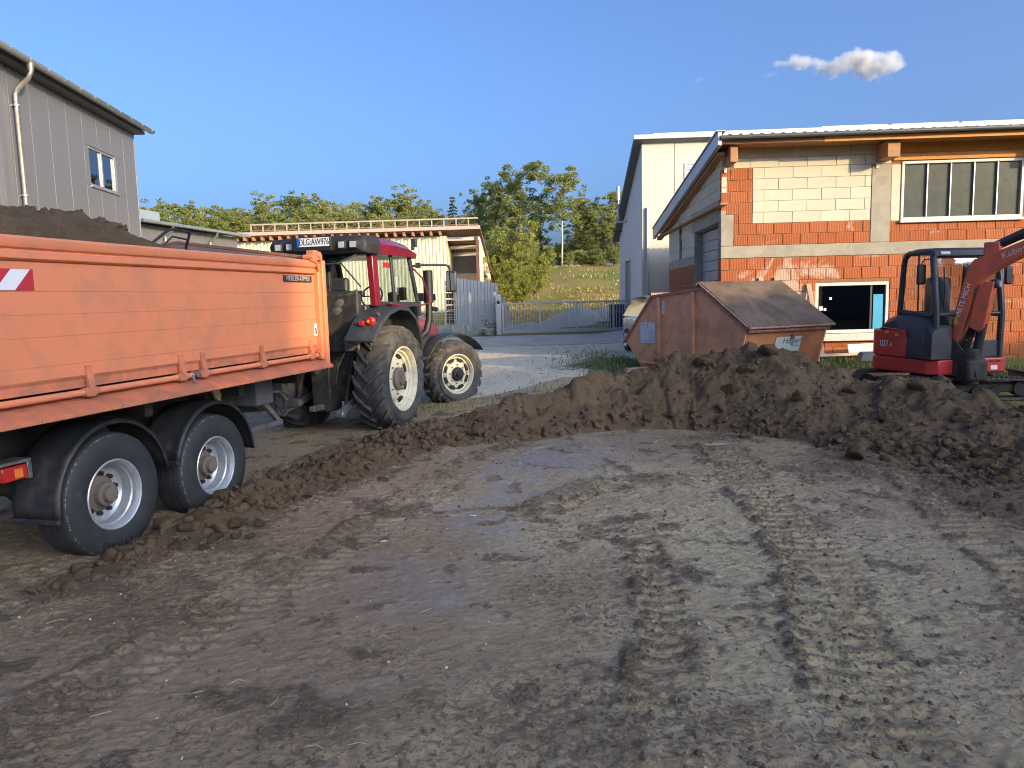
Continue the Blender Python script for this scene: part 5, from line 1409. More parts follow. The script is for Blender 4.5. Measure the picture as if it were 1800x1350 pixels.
for (x, z0_, z1_) in ((CX0+.02, 2.36, 2.38), (CX0+.10, 2.36, 2.43), (.2, 2.36, 2.46), (.56, 2.34, 2.45), (.66, 2.32, 2.40)):
    vs_ += [(x, CY0-.03, z0_), (x, CY0-.02, z1_-.02), (x, CY0+.06, z1_), (x, CY1-.06, z1_), (x, CY1+.02, z1_-.02), (x, CY1+.03, z0_)]
for i in range(4):
    for j in range(6): fs_.append((i*6+j, i*6+(j+1) % 6, (i+1)*6+(j+1) % 6, (i+1)*6+j))
fs_ += [tuple(range(5, -1, -1)), tuple(range(24, 30))]
rfm.add(vs_, fs_).build('cab_roof', KBLK, cabin, .01, smooth=45)
MB().add([(CX1+.02, CY0+.06, 1.42), (CX1+.02, CY1-.06, 1.42), (CX1-.10, CY1-.06, 2.30), (CX1-.10, CY0+.06, 2.30)], [(0, 1, 2, 3)]).build('windscreen', glassm('digger_screen', (.62, .74, .78), .03, 1.6), cabin, smooth=0)
MB().add([(CX1+.0, CY0+.06, .98), (CX1+.0, CY1-.06, .98), (CX1+.02, CY1-.06, 1.38), (CX1+.02, CY0+.06, 1.38)], [(0, 1, 2, 3)]).build('lower_pane', DGL, cabin, smooth=0)
MB().tube([(CX1+.02, CY0, 1.40), (CX1+.02, CY1, 1.40)], .025, 8).build('screen_rail', KBLK, cabin)
MB().tube([(CX1-.10, CY0, 2.31), (CX1-.10, CY1, 2.31)], .03, 8).build('screen_head', KBLK, cabin)
kb('front_panel', KBLK, cabin, CX1-.06, CX1+.02, CY0, CY1, .69, .97)
kb('right_panel', KBLK, cabin, .2, .72, CY0-.01, CY0+.03, .69, 1.36)
kb('roof_lamp', pm('clear_lamp', (.6, .6, .58), .15, coat=.5), cabin, .60, .68, CY0+.07, CY0+.24, 2.335, 2.39, bevel=.015)
MB().tube([(.735, CY0+.14, 1.45), (.725, CY0+.13, 1.75), (.69, CY0+.12, 2.15)], .009, 6).box(.72, .74, CY0+.11, CY0+.15, 1.5, 1.85).build('wiper', BLACK, cabin)
mi = MB().tube([(.55, CY0, 2.28), (.52, CY0-.10, 2.27), (.50, CY0-.13, 2.20)], .010, 6).build('mirror_arm', BLACK, cabin)
kb('mirror', BLACK, mi, .47, .53, CY0-.20, CY0-.05, 1.88, 2.20, bevel=.028)
mi = MB().tube([(.60, CY1, 2.25), (.66, CY1+.12, 2.24), (.68, CY1+.13, 2.15)], .010, 6).build('mirror_arm', BLACK, cabin)
kb('mirror', BLACK, mi, .65, .70, CY1+.06, CY1+.20, 1.85, 2.14, bevel=.028)
kb('seat', KBLK, cabin, -.02, .12, -.22, .22, 1.05, 2.0, bevel=.06); kb('seat_base', KBLK, cabin, -.02, .42, -.24, .24, .8, 1.15, bevel=.05)
for y_ in (-.34, .36): MB().box(.1, .5, y_-.06, y_+.06, 1.0, 1.25).tube([(.45, y_, 1.25), (.48, y_, 1.45)], .018, 6).build('control_console', BLACK, cabin, .02)
kb('rear_pane_frame', KBLK, cabin, CX0-.04, CX0+.02, CY0+.05, CY1-.05, 1.0, 1.44)
# swing bracket
kb('swing_bracket', CHASSIS, ex_, .66, 1.02, -.22, .16, .34, .70, bevel=.05)
MB().cyl((.86, -.04, .30), (.86, -.04, .86), .13, n=18).build('swing_post', CHASSIS, ex_, .01)
# boom, swung to the machine's left
bmr = empty('boom'); bmr.parent = ex_; bmr.location = (.80, -.05, 0); bmr.rotation_euler = (0, 0, R(30))
out = [(-.27, .89), (-.25, 1.05), (-.11, 1.75), (0, 2.14), (.07, 2.25), (.40, 2.36), (.72, 2.49), (1.60, 2.80), (1.75, 2.78), (1.72, 2.62), (.73, 2.28), (.45, 2.12), (.19, 1.96), (.09, 1.79), (.01, 1.39), (-.06, 1.11), (-.13, .94), (-.18, .84)]
BRED = pm('boom_red', (.70, .12, .05), .45, var=.15, vs_=3, dirt=(.20, .10, .06), da=.55, ds=5)
MB().prism(out, -.11, .15, 'y').build('boom_arm', BRED, bmr, .012)
edge = [(x-.012, z+.012) for (x, z) in out[:9]]
MB().prism([(.02, 1.20), (.13, 1.76), (.22, 1.90), (.36, 1.90), (.24, 1.20), (.18, 1.12)], -.10, .10, 'y').build('cylinder_guard', BRED, bmr, .012)
MB().cyl((.10, 0, .52), (.20, 0, 1.25), .065, n=14).build('boom_cylinder', CHASSIS, bmr)
MB().cyl((.19, 0, 1.2), (.30, 0, 1.86), .035, n=12).build('cylinder_rod', STEEL, bmr)
MB().prism([(-.34, .42), (-.30, 1.0), (-.20, 1.06), (-.10, .95), (.16, .62), (.20, .42)], -.15, -.112, 'y').prism([(-.34, .42), (-.30, 1.0), (-.20, 1.06), (-.10, .95), (.16, .62), (.20, .42)], .112, .15, 'y').build('boom_foot', CHASSIS, bmr, .01)
for k in range(4): MB().tube([(-.25+.03*k, -.08+.05*k, .55), (-.1+.03*k, -.05+.03*k, .85), (.02+.02*k, -.06+.04*k, 1.15), (.10, -.04+.03*k, 1.5)], .016, 7).build('boom_hose', BLACK, bmr)
MB().cyl((.30, .0, 2.44), (1.15, 0, 2.83), .055, n=14).build('dipper_cylinder', KBLK, bmr)
MB().cyl((1.1, 0, 2.80), (1.9, 0, 3.05), .028, n=12).build('dipper_rod', STEEL, bmr)
MB().box(.18, .40, -.07, .07, 2.28, 2.50).build('cylinder_lug', BRED, bmr, .02)
MB().tube([(.25, .09, 2.36), (.6, .10, 2.52), (1.0, .10, 2.66), (1.6, .10, 2.88)], .018, 7).build('dipper_hose', BLACK, bmr)
lp = MB().box(.28, .40, -.07, .07, 1.80, 1.93).build('work_lamp', KBLK, bmr, .03)
MB().cyl((.40, 0, 1.86), (.415, 0, 1.86), .05, n=14).build('lens', LENS, lp)
tx = text('slogan', 'MIETE MICH', .105, WHITE, bmr, (-.055, -.1135, 1.62), (math.pi/2, -math.atan2(.39, .11)+0.0, 0), .002, .95)
tx = text('maker_name', 'Kubota', .13, pm('worn_white', (.62, .52, .46), .6), bmr, (.62, -.1135, 2.34), (math.pi/2, -math.atan2(.13, .32), 0), .002, 1.0)
MB().add([(.84, -.1135, 2.37), (.94, -.1135, 2.41), (.96, -.1135, 2.52)], [(0, 1, 2)]).build('arrow_mark', WHITE, bmr, smooth=0)
MB().box(-.185, -.125, -.1145, -.112, 1.24, 1.36).build('yellow_mark', YEL, bmr)
MB().cyl((.80, -.125, 2.40), (.80, .125, 2.40), .05, n=12).build('pivot_pin', CHASSIS, bmr)
# dipper and bucket hang beyond the frame
MB().prism([(1.60, 2.85), (1.85, 3.02), (1.95, 2.75), (2.0, 1.35), (1.85, 1.30), (1.66, 2.6)], -.09, .09, 'y').build('dipper', BRED, bmr, .012)
bk = [(1.75, 1.38), (2.02, 1.42), (2.10, 1.15), (2.0, .85), (1.75, .72), (1.52, .85), (1.48, 1.0), (1.55, .96), (1.78, .84), (1.92, .95), (1.98, 1.2), (1.90, 1.3)]
MB().prism(bk, -.22, .22, 'y').build('bucket', CHASSIS, bmr, .01)
MB().tube([(1.05, .06, 2.44), (1.0, .16, 2.0), (.90, .2, 1.4), (.72, .2, .98), (.78, .18, .80), (1.1, .1, 1.0)], .022, 8).build('loop_hose', BLACK, bmr)
# undercarriage
uc = empty('undercarriage'); uc.parent = ex_; uc.rotation_euler = (0, 0, R(80-8))
for sy in (-1, 1):
    ya, yb = sy*.60-.15, sy*.60+.15
    pth = []
    for a in np.linspace(math.pi/2, 3*math.pi/2, 12): pth.append((-.88+.19*math.cos(a), .205+.19*math.sin(a)))
    for a in np.linspace(-math.pi/2, math.pi/2, 12): pth.append((1.08+.17*math.cos(a), .19+.17*math.sin(a)))
    n = len(pth); vs_ = []; fs_ = []
    for (x, z) in pth:
        cx_ = 0
        vs_ += [(x, ya, z), (x, yb, z), (x*.965, yb, .2+(z-.2)*.80), (x*.965, ya, .2+(z-.2)*.80)]
    for i in range(n):
        k2 = (i+1) % n
        for j in range(4): fs_.append((i*4+j, i*4+(j+1) % 4, k2*4+(j+1) % 4, k2*4+j))
    tk = MB().add(vs_, fs_).build('track', TRACKR, uc, .006, smooth=30)
    # lugs along the belt
    mbL = MB()
    dens = []
    for i in range(n):
        a_, b_ = pth[i], pth[(i+1) % n]; L_ = math.hypot(b_[0]-a_[0], b_[1]-a_[1]); m_ = max(1, int(L_/.075))
        for q in range(m_): f_ = q/m_; dens.append((a_[0]+(b_[0]-a_[0])*f_, a_[1]+(b_[1]-a_[1])*f_, math.atan2(b_[1]-a_[1], b_[0]-a_[0])))
    for (x, z, a) in dens[::1]:
        mbL.M = Matrix.Translation((x, 0, z)) @ Matrix.Rotation(-a, 4, 'Y')
        mbL.box(-.02, .02, ya+.01, yb-.01, -.018, .018)
    mbL.M = None
    mbL.build('track_lugs', TRACKR, uc, 0)
    MB().box(-.80, .98, sy*.60-.07, sy*.60+.07, .14, .27).build('track_frame', CHASSIS, uc, .02)
    for x_ in (-.88, -.4, 0, .4, .68, 1.08): MB().cyl((x_, sy*.60-.10, .16 if abs(x_) < .7 else .2), (x_, sy*.60+.10, .16 if abs(x_) < .7 else .2), .075 if abs(x_) < .7 else .13, n=16).build('roller', CHASSIS, uc)
MB().cyl((0, 0, .22), (0, 0, .44), .34, n=28).box(-.4, .4, -.5, .5, .16, .30).build('slew_ring', CHASSIS, uc, .01)
vs_ = [(1.30+.05*math.cos(a)+.10*math.cos(a), .03+.19+.19*math.sin(a)) for a in np.linspace(-1.3, 1.3, 9)]
bl = [(x_+.22, z_) for (x_, z_) in ((1.28, .02), (1.36, .10), (1.39, .22), (1.36, .36), (1.30, .40), (1.26, .38), (1.33, .34), (1.35, .22), (1.32, .12), (1.24, .04))]
MB().prism(bl, -.76, .76, 'y').build('dozer_blade', pm('blade_blue', (.07, .085, .11), .5, dirt=(.15, .12, .1), da=.5, ds=5), uc, .006)
for y_ in (-.35, .35): MB().beam((.5, y_, .24), (1.50, y_, .2), .08, .10).build('blade_arm', CHASSIS, uc, .01)

# ================================================================ SKIP
SKIPC = pm('skip_faded', (.70, .345, .18), .62, var=.1, vs_=1.5, dirt=(.30, .13, .08), da=.45, ds=2.0, bmp=.05, bs=20)
SKIPE = pm('skip_end_orange', (.50, .19, .075), .65, var=.15, vs_=2, dirt=(.22, .085, .04), da=.5, ds=2.5)  # deeper, browner orange for the near end walls
LIDC = pm('skip_lid', (.09, .062, .042), .85, var=.4, vs_=2.4, dirt=(.19, .13, .09), da=.65, ds=2.2, bmp=.3, bs=30)
EDGEC = pm('skip_rim', (.42, .22, .16), .7, var=.25, vs_=6, dirt=(.16, .08, .05), da=.6, ds=8)
sk_ = empty('skip_container', (4.075, 12.8, 0), math.atan2(.899, -.438), 'faded orange lidded skip with sloping brown lid behind the soil heap', 'skip')
SW = 1.97
N0, RT_, LT_, L0 = (0, 1.343), (1.18, 2.07), (2.66, 1.95), (3.60, 1.02)
prof = [N0, RT_, LT_, L0, (2.95, .42), (2.60, .10), (.55, .10), (.20, .655)]
for y0_, y1_ in ((-.03, 0), (-SW, -SW+.03)): MB().prism(prof, y0_, y1_, 'y').build('side_wall', SKIPC, sk_, .004)
def slab(name, mat, a, b, t_, y0_=-SW, y1_=0.0, bev=.006):
    a = Vector((a[0], a[1])); b = Vector((b[0], b[1])); d = (b-a).normalized(); n = Vector((-d.y, d.x))
    q = [a, b, b+n*t_, a+n*t_]
    return MB().prism([(p_.x, p_.y) for p_ in q], y0_, y1_, 'y').build(name, mat, sk_, bev)
slab('end_wall', SKIPE, (.0, 1.335), (.20, .655), .03, -SW+.031, -.031)
slab('end_wall', SKIPE, (.20, .655), (.55, .10), .03, -SW+.031, -.031)
slab('end_wall', SKIPC, (2.60, .10), (2.95, .42), .03, -SW+.031, -.031)
slab('end_wall', SKIPC, (2.95, .42), (3.58, 1.0), .03, -SW+.031, -.031)
slab('floor', SKIPC, (.55, .10), (2.60, .10), .03, -SW+.031, -.031)
# rims
for y0_, y1_ in ((-.09, .035), (-SW-.035, -SW+.09)):
    slab('rim', EDGEC, (-.03, 1.33), (1.17, 2.068), .055, y0_, y1_)
    slab('rim', EDGEC, (1.17, 2.062), (2.68, 1.94), .055, y0_, y1_)
    slab('rim', EDGEC, (2.66, 1.945), (3.64, .985), .055, y0_, y1_)
slab('rim', EDGEC, (-.05, 1.30), (.03, 1.36), .05, -SW, .0)
slab('top_plate', LIDC, (1.18, 2.075), (2.66, 1.955), .03, -SW+.091, -.091)
ld_ = slab('lid', LIDC, (-.10, 1.375), (1.22, 2.19), .05, -SW-.06, .04, .012)
MB().tube([(-.10, .05, 1.40), (1.22, .05, 2.21)], .02, 8).tube([(-.11, -SW-.06, 1.39), (-.11, .05, 1.39)], .022, 8).build('lid_edge', EDGEC, ld_)
MB().cyl((1.24, -SW-.08, 2.17), (1.24, .09, 2.17), .035, n=10).build('lid_hinge', EDGEC, ld_)
slab('lid', LIDC, (2.68, 1.99), (3.62, 1.055), .04, -SW+.02, -.095, .01)
MB().cyl((2.66, -SW-.04, 2.01), (2.66, .06, 2.01), .04, n=10).build('lid_hinge', EDGEC, sk_)
# ribs
def top_at(x): return 2.07-(x-1.18)*.12/1.48 if x > 1.18 else 1.343+x*.727/1.18
for x_ in (2.42, 1.36):
    MB().prism([(x_-.045, .35), (x_+.045, .35), (x_+.03, top_at(x_)-.02), (x_-.03, top_at(x_)-.02)], .0, .07, 'y').build('rib', SKIPC, sk_, .01)
MB().box(1.45, 3.0, .0, .12, .60, .645).build('ledge', SKIPC, sk_, .008)
MB().cyl((2.42, .02, .74), (2.42, .16, .74), .06, n=12).box(2.36, 2.48, .05, .10, .66, .86).build('lifting_lug', EDGEC, sk_, .01)
MB().cyl((.5, -.05, .75), (.5, .14, .75), .06, n=12).build('lifting_lug', EDGEC, sk_, .01)
sg = MB().box(2.55, 3.06, .005, .012, 1.02, 1.44).build('notice', pm('notice_blue', (.50, .57, .66), .5, var=.05), sk_)
for k in range(6): MB().box(2.58, 2.78 if k < 5 else 2.95, .0125, .0145, 1.27-k*.042, 1.282-k*.042).build('print_line', pm('print_grey', (.28, .33, .38), .6), sg)
MB().box(2.93, 3.0, .0125, .0145, 1.385, 1.405).build('print_line', pm('print_green', (.1, .3, .2), .6), sg)
MB().box(2.80, 2.815, .0125, .0145, 1.34, 1.40).build('print_line', pm('print_dark', (.08, .08, .1), .6), sg)
for (xa, za, zb_) in ((2.30, 1.72, 1.88), (2.30, 1.62, 1.70), (2.50, 1.60, 1.80)): MB().box(xa-.04, xa+.03, .003, .008, za, zb_).build('small_label', pm('label_pale', (.55, .58, .58), .5), sk_)
# plate on the end wall
d_ = Vector((.20, 0, .655-1.335)).normalized()
def endp(s_, y_, off): return Vector((0, y_, 1.335))+d_*s_+Vector((-.96, 0, -.282))*off
pq = [endp(.14, -.74, .008), endp(.14, -1.36, .008), endp(.56, -1.36, .008), endp(.56, -.74, .008)]
pp = MB().add(pq, [(0, 1, 2, 3)]).build('advert_plate', pm('plate_pale', (.50, .55, .52), .5, var=.1), sk_, smooth=0)
pp.modifiers.new('thick', 'SOLIDIFY').thickness = .004
def on_end(name, s_a, s_b, ya, yb, mat): MB().add([endp(s_a, ya, .013), endp(s_a, yb, .013), endp(s_b, yb, .013), endp(s_b, ya, .013)], [(0, 1, 2, 3)]).build(name, mat, pp, smooth=0)
DKG = pm('print_bluegreen', (.04, .06, .07), .6)
on_end('print_band', .42, .46, -1.02, -1.33, DKG); on_end('print_band', .30, .33, -1.15, -1.34, pm('print_mid', (.25, .32, .32), .6))
ang = math.atan2(.68, .20)
t_ = text('lettering', 'Höger', .15, DKG, pp, endp(.22, -1.12, .014), (0, 0, 0), .001, 1.15, shear=.2)
zax = Vector((-.96, 0, -.282)); xax = Vector((0, -1, 0)); yax = zax.cross(xax)
t_.rotation_euler = Matrix((xax, yax, zax)).transposed().to_euler()
MB().cyl(endp(.10, -1.12, .02), endp(.17, -1.12, .03), .04, n=10).build('lid_catch', STEEL, sk_)
# ================================================================ GATE, FENCES, SMALL THINGS
GALV = pm('galvanised', (.36, .345, .315), .45, metal=.55, var=.1)
GALVL = pm('galvanised_light', (.42, .405, .37), .45, metal=.4, var=.08)
A = P(880, 583, 29.6); B = P(1152, 577, 29.6)
gz = float(T(1, 29.5))
gt = empty('sliding_gate', (A.x, 29.6, gz), math.atan2(B.y-A.y, B.x-A.x), 'galvanised sliding gate of upright bars across the yard entrance', 'gate')
GL = B.x-A.x; GH = 1.26
boxo('bottom_rail', .05, GL, -.06, .06, .04, .18, GALV, gt, .01)
boxo('top_rail', .05, GL, -.035, .035, GH-.07, GH, GALVL, gt, .008)
nb = 49
for k in range(nb+1):
    x = .12+k*(GL-.2)/nb
    if k % 12 == 0: MB().box(x-.035, x+.035, -.034, .034, .181, GH-.071).build('gate_post', GALVL, gt, .005)
    else: MB().box(x-.011, x+.011, -.011, .011, .181, GH-.071).build('bar', GALV, gt)
gp_ = empty('gate_pillar', (A.x-.06, 29.55, gz), 0, 'tall grey steel pillar at the hinge end of the sliding gate', 'post')
boxo('shaft', -.10, .10, -.10, .10, 0, 1.62, GALVL, gp_, .01)
boxo('lamp', -.05, .05, -.135, -.102, 1.22, 1.36, BLACK, gp_, .01); boxo('lamp_glass', -.03, .03, -.142, -.136, 1.16, 1.22, WHITE, gp_)
gp2 = empty('gate_pillar', (P(1133, 560, 29.5).x, 29.5, gz), 0, 'short grey steel post of the sliding gate beside the white hall', 'post')
boxo('shaft', -.08, .08, -.08, .08, 0, 1.5, GALV, gp2, .01); boxo('cap', -.1, .1, -.1, .1, 1.502, 1.55, GALV, gp2, .01)

# concrete block wall with mesh fence
lwz = gz
F0 = P(740, 583, 29.9); F1 = P(872, 585, 29.9)
bw = empty('block_wall', (F0.x, 29.9, lwz), math.atan2(F1.y-F0.y, F1.x-F0.x), 'low wall of grey concrete blocks under the mesh fence', 'wall')
FL = F1.x-F0.x
MOSS = pm('mossy_concrete', (.30, .31, .29), .9, var=.15, dirt=(.10, .13, .05), da=.6, ds=3, low=(0, .25), bmp=.4, bs=25)
for k in range(5): boxo('block', k*FL/5+.008, (k+1)*FL/5-.008, -.15, .15, -.1, .42, MOSS, bw, .015)
mf = empty('mesh_fence', (F0.x, 29.9, lwz+.42), math.atan2(F1.y-F0.y, F1.x-F0.x), 'grey wire mesh fence standing on the concrete block wall', 'fence')
for k in range(4): boxo('fence_post', k*FL/3.0-.03, k*FL/3.0+.03, .02, .08, 0, 1.28, GALVL, mf)
for k in range(3):
    x0 = k*FL/3.0+.035; x1 = (k+1)*FL/3.0-.035
    mb = MB()
    for x in np.arange(x0+.02, x1, .10): mb.box(x-.0045, x+.0045, -.005, .005, .03, 1.22)
    for z in np.arange(.03, 1.23, .2): mb.box(x0, x1, -.010, -.0055, z-.005, z+.005)
    mb.build('mesh_panel', GALVL, mf, smooth=0)
# stone planter and gabion
def stone_mat(): return pm('rough_stone', (.30, .27, .23), .9, var=.4, vs_=9, bmp=.8, bs=14)
q = P(858, 588, 29.3)
pl_ = empty('stone_planter', (q.x, 29.3, gz), 0, 'round stone planter at the foot of the block wall by the gate', 'planter')
MB().lathe([(.10, 0), (.14, .02), (.17, .12), (.24, .22), (.24, .27), (.20, .27), (.18, .22), (0, .22)], 20, 'z').build('bowl', stone_mat(), pl_)
gb = empty('gabion', (q.x+.05, 29.75, gz), 0, 'stack of rough stones in the corner between block wall and gate pillar', 'stone stack')
for i in range(26):
    V_, F_ = LUMPS1[i % 8]
    o = link('stone', np_mesh('stone', V_*.09, F_, stone_mat(), False), gb, (-.25+.13*(i % 6)+rng.uniform(-.02, .02), rng.uniform(-.05, .1), .08+.13*(i//6)), (rng.uniform(0, 3), rng.uniform(0, 3), 0))
# corrugated metal fence behind
C0 = P(800, 512, 35.5); C1 = P(875, 512, 36.5)
cf = empty('sheet_fence', (C0.x, C0.y, 0), math.atan2(C1.y-C0.y, C1.x-C0.x), 'grey corrugated sheet screen behind the mesh fence', 'fence')
CL = math.hypot(C1.x-C0.x, C1.y-C0.y)
SHEETG = pm('grey_sheet', (.33, .34, .335), .5, metal=.3, var=.08)
corrugated('sheet', SHEETG, cf, 0, CL, 3.05, 2.75, .5, .18, .03)
boxo('backing', 0, CL-.05, .01, .04, .5, 2.7, SHEETG, cf)
for k in range(3): boxo('fence_post', k*CL/2-.04, k*CL/2+.04, .05, .13, .5, 2.7, GALV, cf)
cf2 = empty('grey_partition', (P(875, 540, 36).x, 36.0, 0), 0, 'plain grey concrete partition at the end of the sheet screen', 'wall')
boxo('slab', 0, .35, 0, .15, .5, 2.1, CONC, cf2, .01)
MB().prism([(0.351, .5), (.75, .5), (.6, 1.4), (.36, 2.1)], 0, .15, 'y').build('buttress', CONC, cf2)
# slabs and stacked timber behind the mesh
ps = empty('slab_stack', (P(800, 555, 33).x, 33.0, float(T(-2, 33))), R(8), 'low stack of pale stone slabs behind the mesh fence', 'slab stack')
for k in range(3): boxo('slab', -.4+.05*k, 1.3-.07*k, -.4, .4, .1*k, .1*k+.09, pm('pale_slab', (.55, .48, .36), .8, var=.1), ps, .01)
ts = empty('timber_stack', (P(802, 500, 36.5).x-.3, 36.6, .6), 0, 'dark stacked timber ends beside the sheet screen', 'timber stack')
for i in range(8):
    for j in range(3): MB().box(-.2+j*.14, -.07+j*.14, -.5, .5, i*.30, i*.30+.24).build('log', pm('dark_log', (.12, .085, .07), .9, var=.3), ts, .03)
# gravel heaps behind the gate
GRV = pm('grey_gravel', (.34, .31, .26), .95, var=.25, vs_=6, bmp=.8, bs=30)
for i, (px, py, Y_, wd, lab) in enumerate(((1015, 537, 38.0, 1.9, 'grey gravel heap behind the middle of the gate'), (1064, 539, 38.4, 1.6, 'grey gravel heap behind the gate next to the white hall'), (930, 566, 36.0, 1.6, 'low grey gravel heap behind the gate near its pillar'))):
    c = P(px, py, Y_); a_ = np.arange(-wd*1.3, wd*1.3, .09); AX, AY = np.meshgrid(a_, a_)
    zb_ = float(T(c.x, c.y))
    rr = np.hypot(AX, AY)/wd*(1+.12*fbm(AX, AY, 1, 2, seed=120+i))
    Z_ = zb_+(c.z-zb_)*np.clip(1.04-rr**1.15, -.2, 1)*(1+.03*fbm(AX, AY, 3, 3, seed=130))+.02*fbm(AX, AY, 7, 2, seed=5)
    o = link('gravel_heap', grid_mesh('gravel_heap', a_, a_, Z_, GRV)); o.location = (c.x, c.y, 0)
    tag(o, lab, 'gravel heap', 'gravel heaps behind the gate')
bx = empty('stacked_crates', (P(1086, 560, 32).x, 32.0, float(T(4, 32))), 0, 'dark blue crates behind the gate at the corner of the white hall', 'crates')
for i in range(3):
    boxo('crate', -.35, .35, -.3, .3, i*.34, i*.34+.32, pm('crate_blue', (.03, .06, .14), .5), bx, .02)

# car half hidden behind the skip
SILV = pm('silver_paint', (.50, .50, .47), .3, metal=.5, var=.04, coat=.6)
cz = float(T(3.4, 19.5))
car = empty('car', (4.2, 19.2, cz), R(-90+6), 'silver car parked behind the skip with its front corner showing', 'car')
secs = [(2.0, .55, .25, .55), (1.92, .78, .20, .72), (1.5, .84, .18, .86), (.85, .86, .18, .98), (-.2, .87, .18, 1.0), (-1.3, .86, .18, 1.02), (-1.95, .80, .22, .98), (-2.05, .6, .35, .8)]
vs_ = []; fs_ = []
for (x, hw, z0_, z1_) in secs: vs_ += [(x, -hw*.9, z0_), (x, -hw, z0_+.18), (x, -hw, z1_-.12), (x, -hw*.88, z1_), (x, hw*.88, z1_), (x, hw, z1_-.12), (x, hw, z0_+.18), (x, hw*.9, z0_)]
for i in range(len(secs)-1):
    for j in range(8): fs_.append((i*8+j, i*8+(j+1) % 8, (i+1)*8+(j+1) % 8, (i+1)*8+j))
fs_ += [tuple(range(7, -1, -1)), tuple(range(56, 64))]
MB().add(vs_, fs_).build('body', SILV, car, .02, smooth=50)
vs_ = []; fs_ = []
for (x, hw, z) in ((.95, .80, .97), (.25, .68, 1.42), (-.5, .68, 1.47), (-1.4, .66, 1.42), (-1.9, .76, 1.0)): vs_ += [(x, -hw, z), (x, hw, z)]
for i in range(4): fs_.append((2*i, 2*i+1, 2*i+3, 2*i+2))
MB().add(vs_+[(.95, -.82, .95), (.95, .82, .95), (-1.9, -.82, .95), (-1.9, .82, .95)], fs_+[(0, 2, 4, 6, 8, 12, 10), (1, 3, 5, 7, 9, 13, 11)]).build('cabin_glass', pm('car_glass', (.03, .045, .06), .06, var=.05, coat=.8), car, smooth=0)
MB().prism([(.22, 1.425), (-.5, 1.48), (-1.42, 1.43), (-1.42, 1.45), (-.5, 1.50), (.22, 1.445)], -.67, .67, 'y').build('roof', SILV, car, .006)
for sy in (-1, 1):
    MB().tube([(.93, sy*.81, .98), (.24, sy*.68, 1.435)], .025, 6).build('pillar', SILV, car)
    MB().lathe([(0, -.04), (.12, -.03), (.15, 0), (.15, .06)], 18, 'x', (1.82, sy*.60, .66)).build('headlight', LENS, car)
    for x_ in (1.25, -1.3):
        w_ = MB().lathe([(.20, -.10), (.29, -.10), (.31, -.07), (.31, .07), (.29, .10), (.20, .10)], 24, 'y', (x_, sy*.80, .31)).build('wheel', RUBBER, car)
        MB().lathe([(0, -.02), (.19, -.06), (.20, 0)], 18, 'y', (x_, sy*.86, .31)).build('rim', STEELR, w_)
MB().box(1.95, 2.02, -.4, .4, .42, .56).build('grille', BLACK, car, .01)

# boards, props and rubbish along the house
HB = hs.matrix_basis
def hpos(u, v_, z): return HB @ Vector((u, v_, z))
PLANK = pm('weathered_plank', (.40, .31, .21), .85, var=.25, vs_=8, stretch=(1, 1, .2), bmp=.3, bs=30)
for i, (u, z1_, lab) in enumerate(((.86, 2.33, 'weathered board leaning on the brick wall above the skip, nearest the house corner'), (1.20, 2.33, 'weathered board leaning on the brick wall above the skip, second from the corner'), (1.90, 2.16, 'weathered board leaning on the brick wall beside the dark window'))):
    a = hpos(u+.14, -.62, .52); b = hpos(u, -.03, z1_)
    tag(MB().beam(a, b, .10, .035, up=(0, 1, 0)).build('leaning_board', PLANK, None, .003), lab, 'board', 'boards leaning on the house')
lb = MB().box(0, 1.35, 0, .12, 0, .05).build('long_board', pm('pale_board', (.52, .44, .34), .8, var=.15), None, .004); lb.location = hpos(1.7, -.75, .60); lb.rotation_euler = (0, R(-1), R(2))
tag(lb, 'long pale board lying along the foot of the brick wall', 'board')
q_ = hpos(2.1, -1.0, .59)
st = MB().beam((0, 0, 0), (-.12, -.1, .75), .06, .06).build('stake', PLANK, None); st.location = P(1438, 640, 15.0); st.location.z = .5
tag(st, 'short wooden stake leaning beside the right end of the skip', 'stake')
PANEL = pm('white_board', (.66, .66, .64), .6, var=.08, dirt=(.45, .42, .36), da=.4, ds=3)
wp = MB().prism([(0, 0), (.95, .10), (.98, .34), (.02, .30)], 0, .02, 'y').build('white_sheet', PANEL, None, .003); wp.location = hpos(2.62, -.55, .60); wp.rotation_euler = (R(-38), 0, R(-4))
tag(wp, 'large white sheet lying against the foot of the brick wall', 'sheet')
wp = MB().prism([(0, 0), (.42, .02), (.46, .34), (.30, .40), (.02, .22)], 0, .02, 'y').build('white_sheet', PANEL, None, .003); wp.location = hpos(3.25, -.75, .58); wp.rotation_euler = (R(-30), R(12), R(6))
tag(wp, 'broken white sheet lying next to the excavator', 'sheet')
gr_ = MB().prism([(0, 0), (.40, 0), (.46, .16), (.06, .16)], 0, .22, 'y').box(.06, .36, .04, .18, .16, .19).build('grey_tub', pm('tub_grey', (.16, .17, .18), .6), None, .02); gr_.location = hpos(2.55, -1.25, .54)
tag(gr_, 'dark grey tub on the grass before the white sheets', 'tub')
# planks by the skip
for i, (px, py, l_, r_) in enumerate(((1095, 655, .55, 8), (1102, 648, .5, 20))):
    c = P(px, py, 14.6); o = MB().box(0, l_, 0, .16, 0, .05).build('plank', PLANK, None, .004); o.location = (c.x, 14.2+.25*i, float(T(c.x, 14.3))+.02+.03*i); o.rotation_euler = (0, 0, R(r_))
    tag(o, ('weathered plank on the gravel at the left foot of the skip', 'shorter plank behind the first at the left foot of the skip')[i], 'plank')
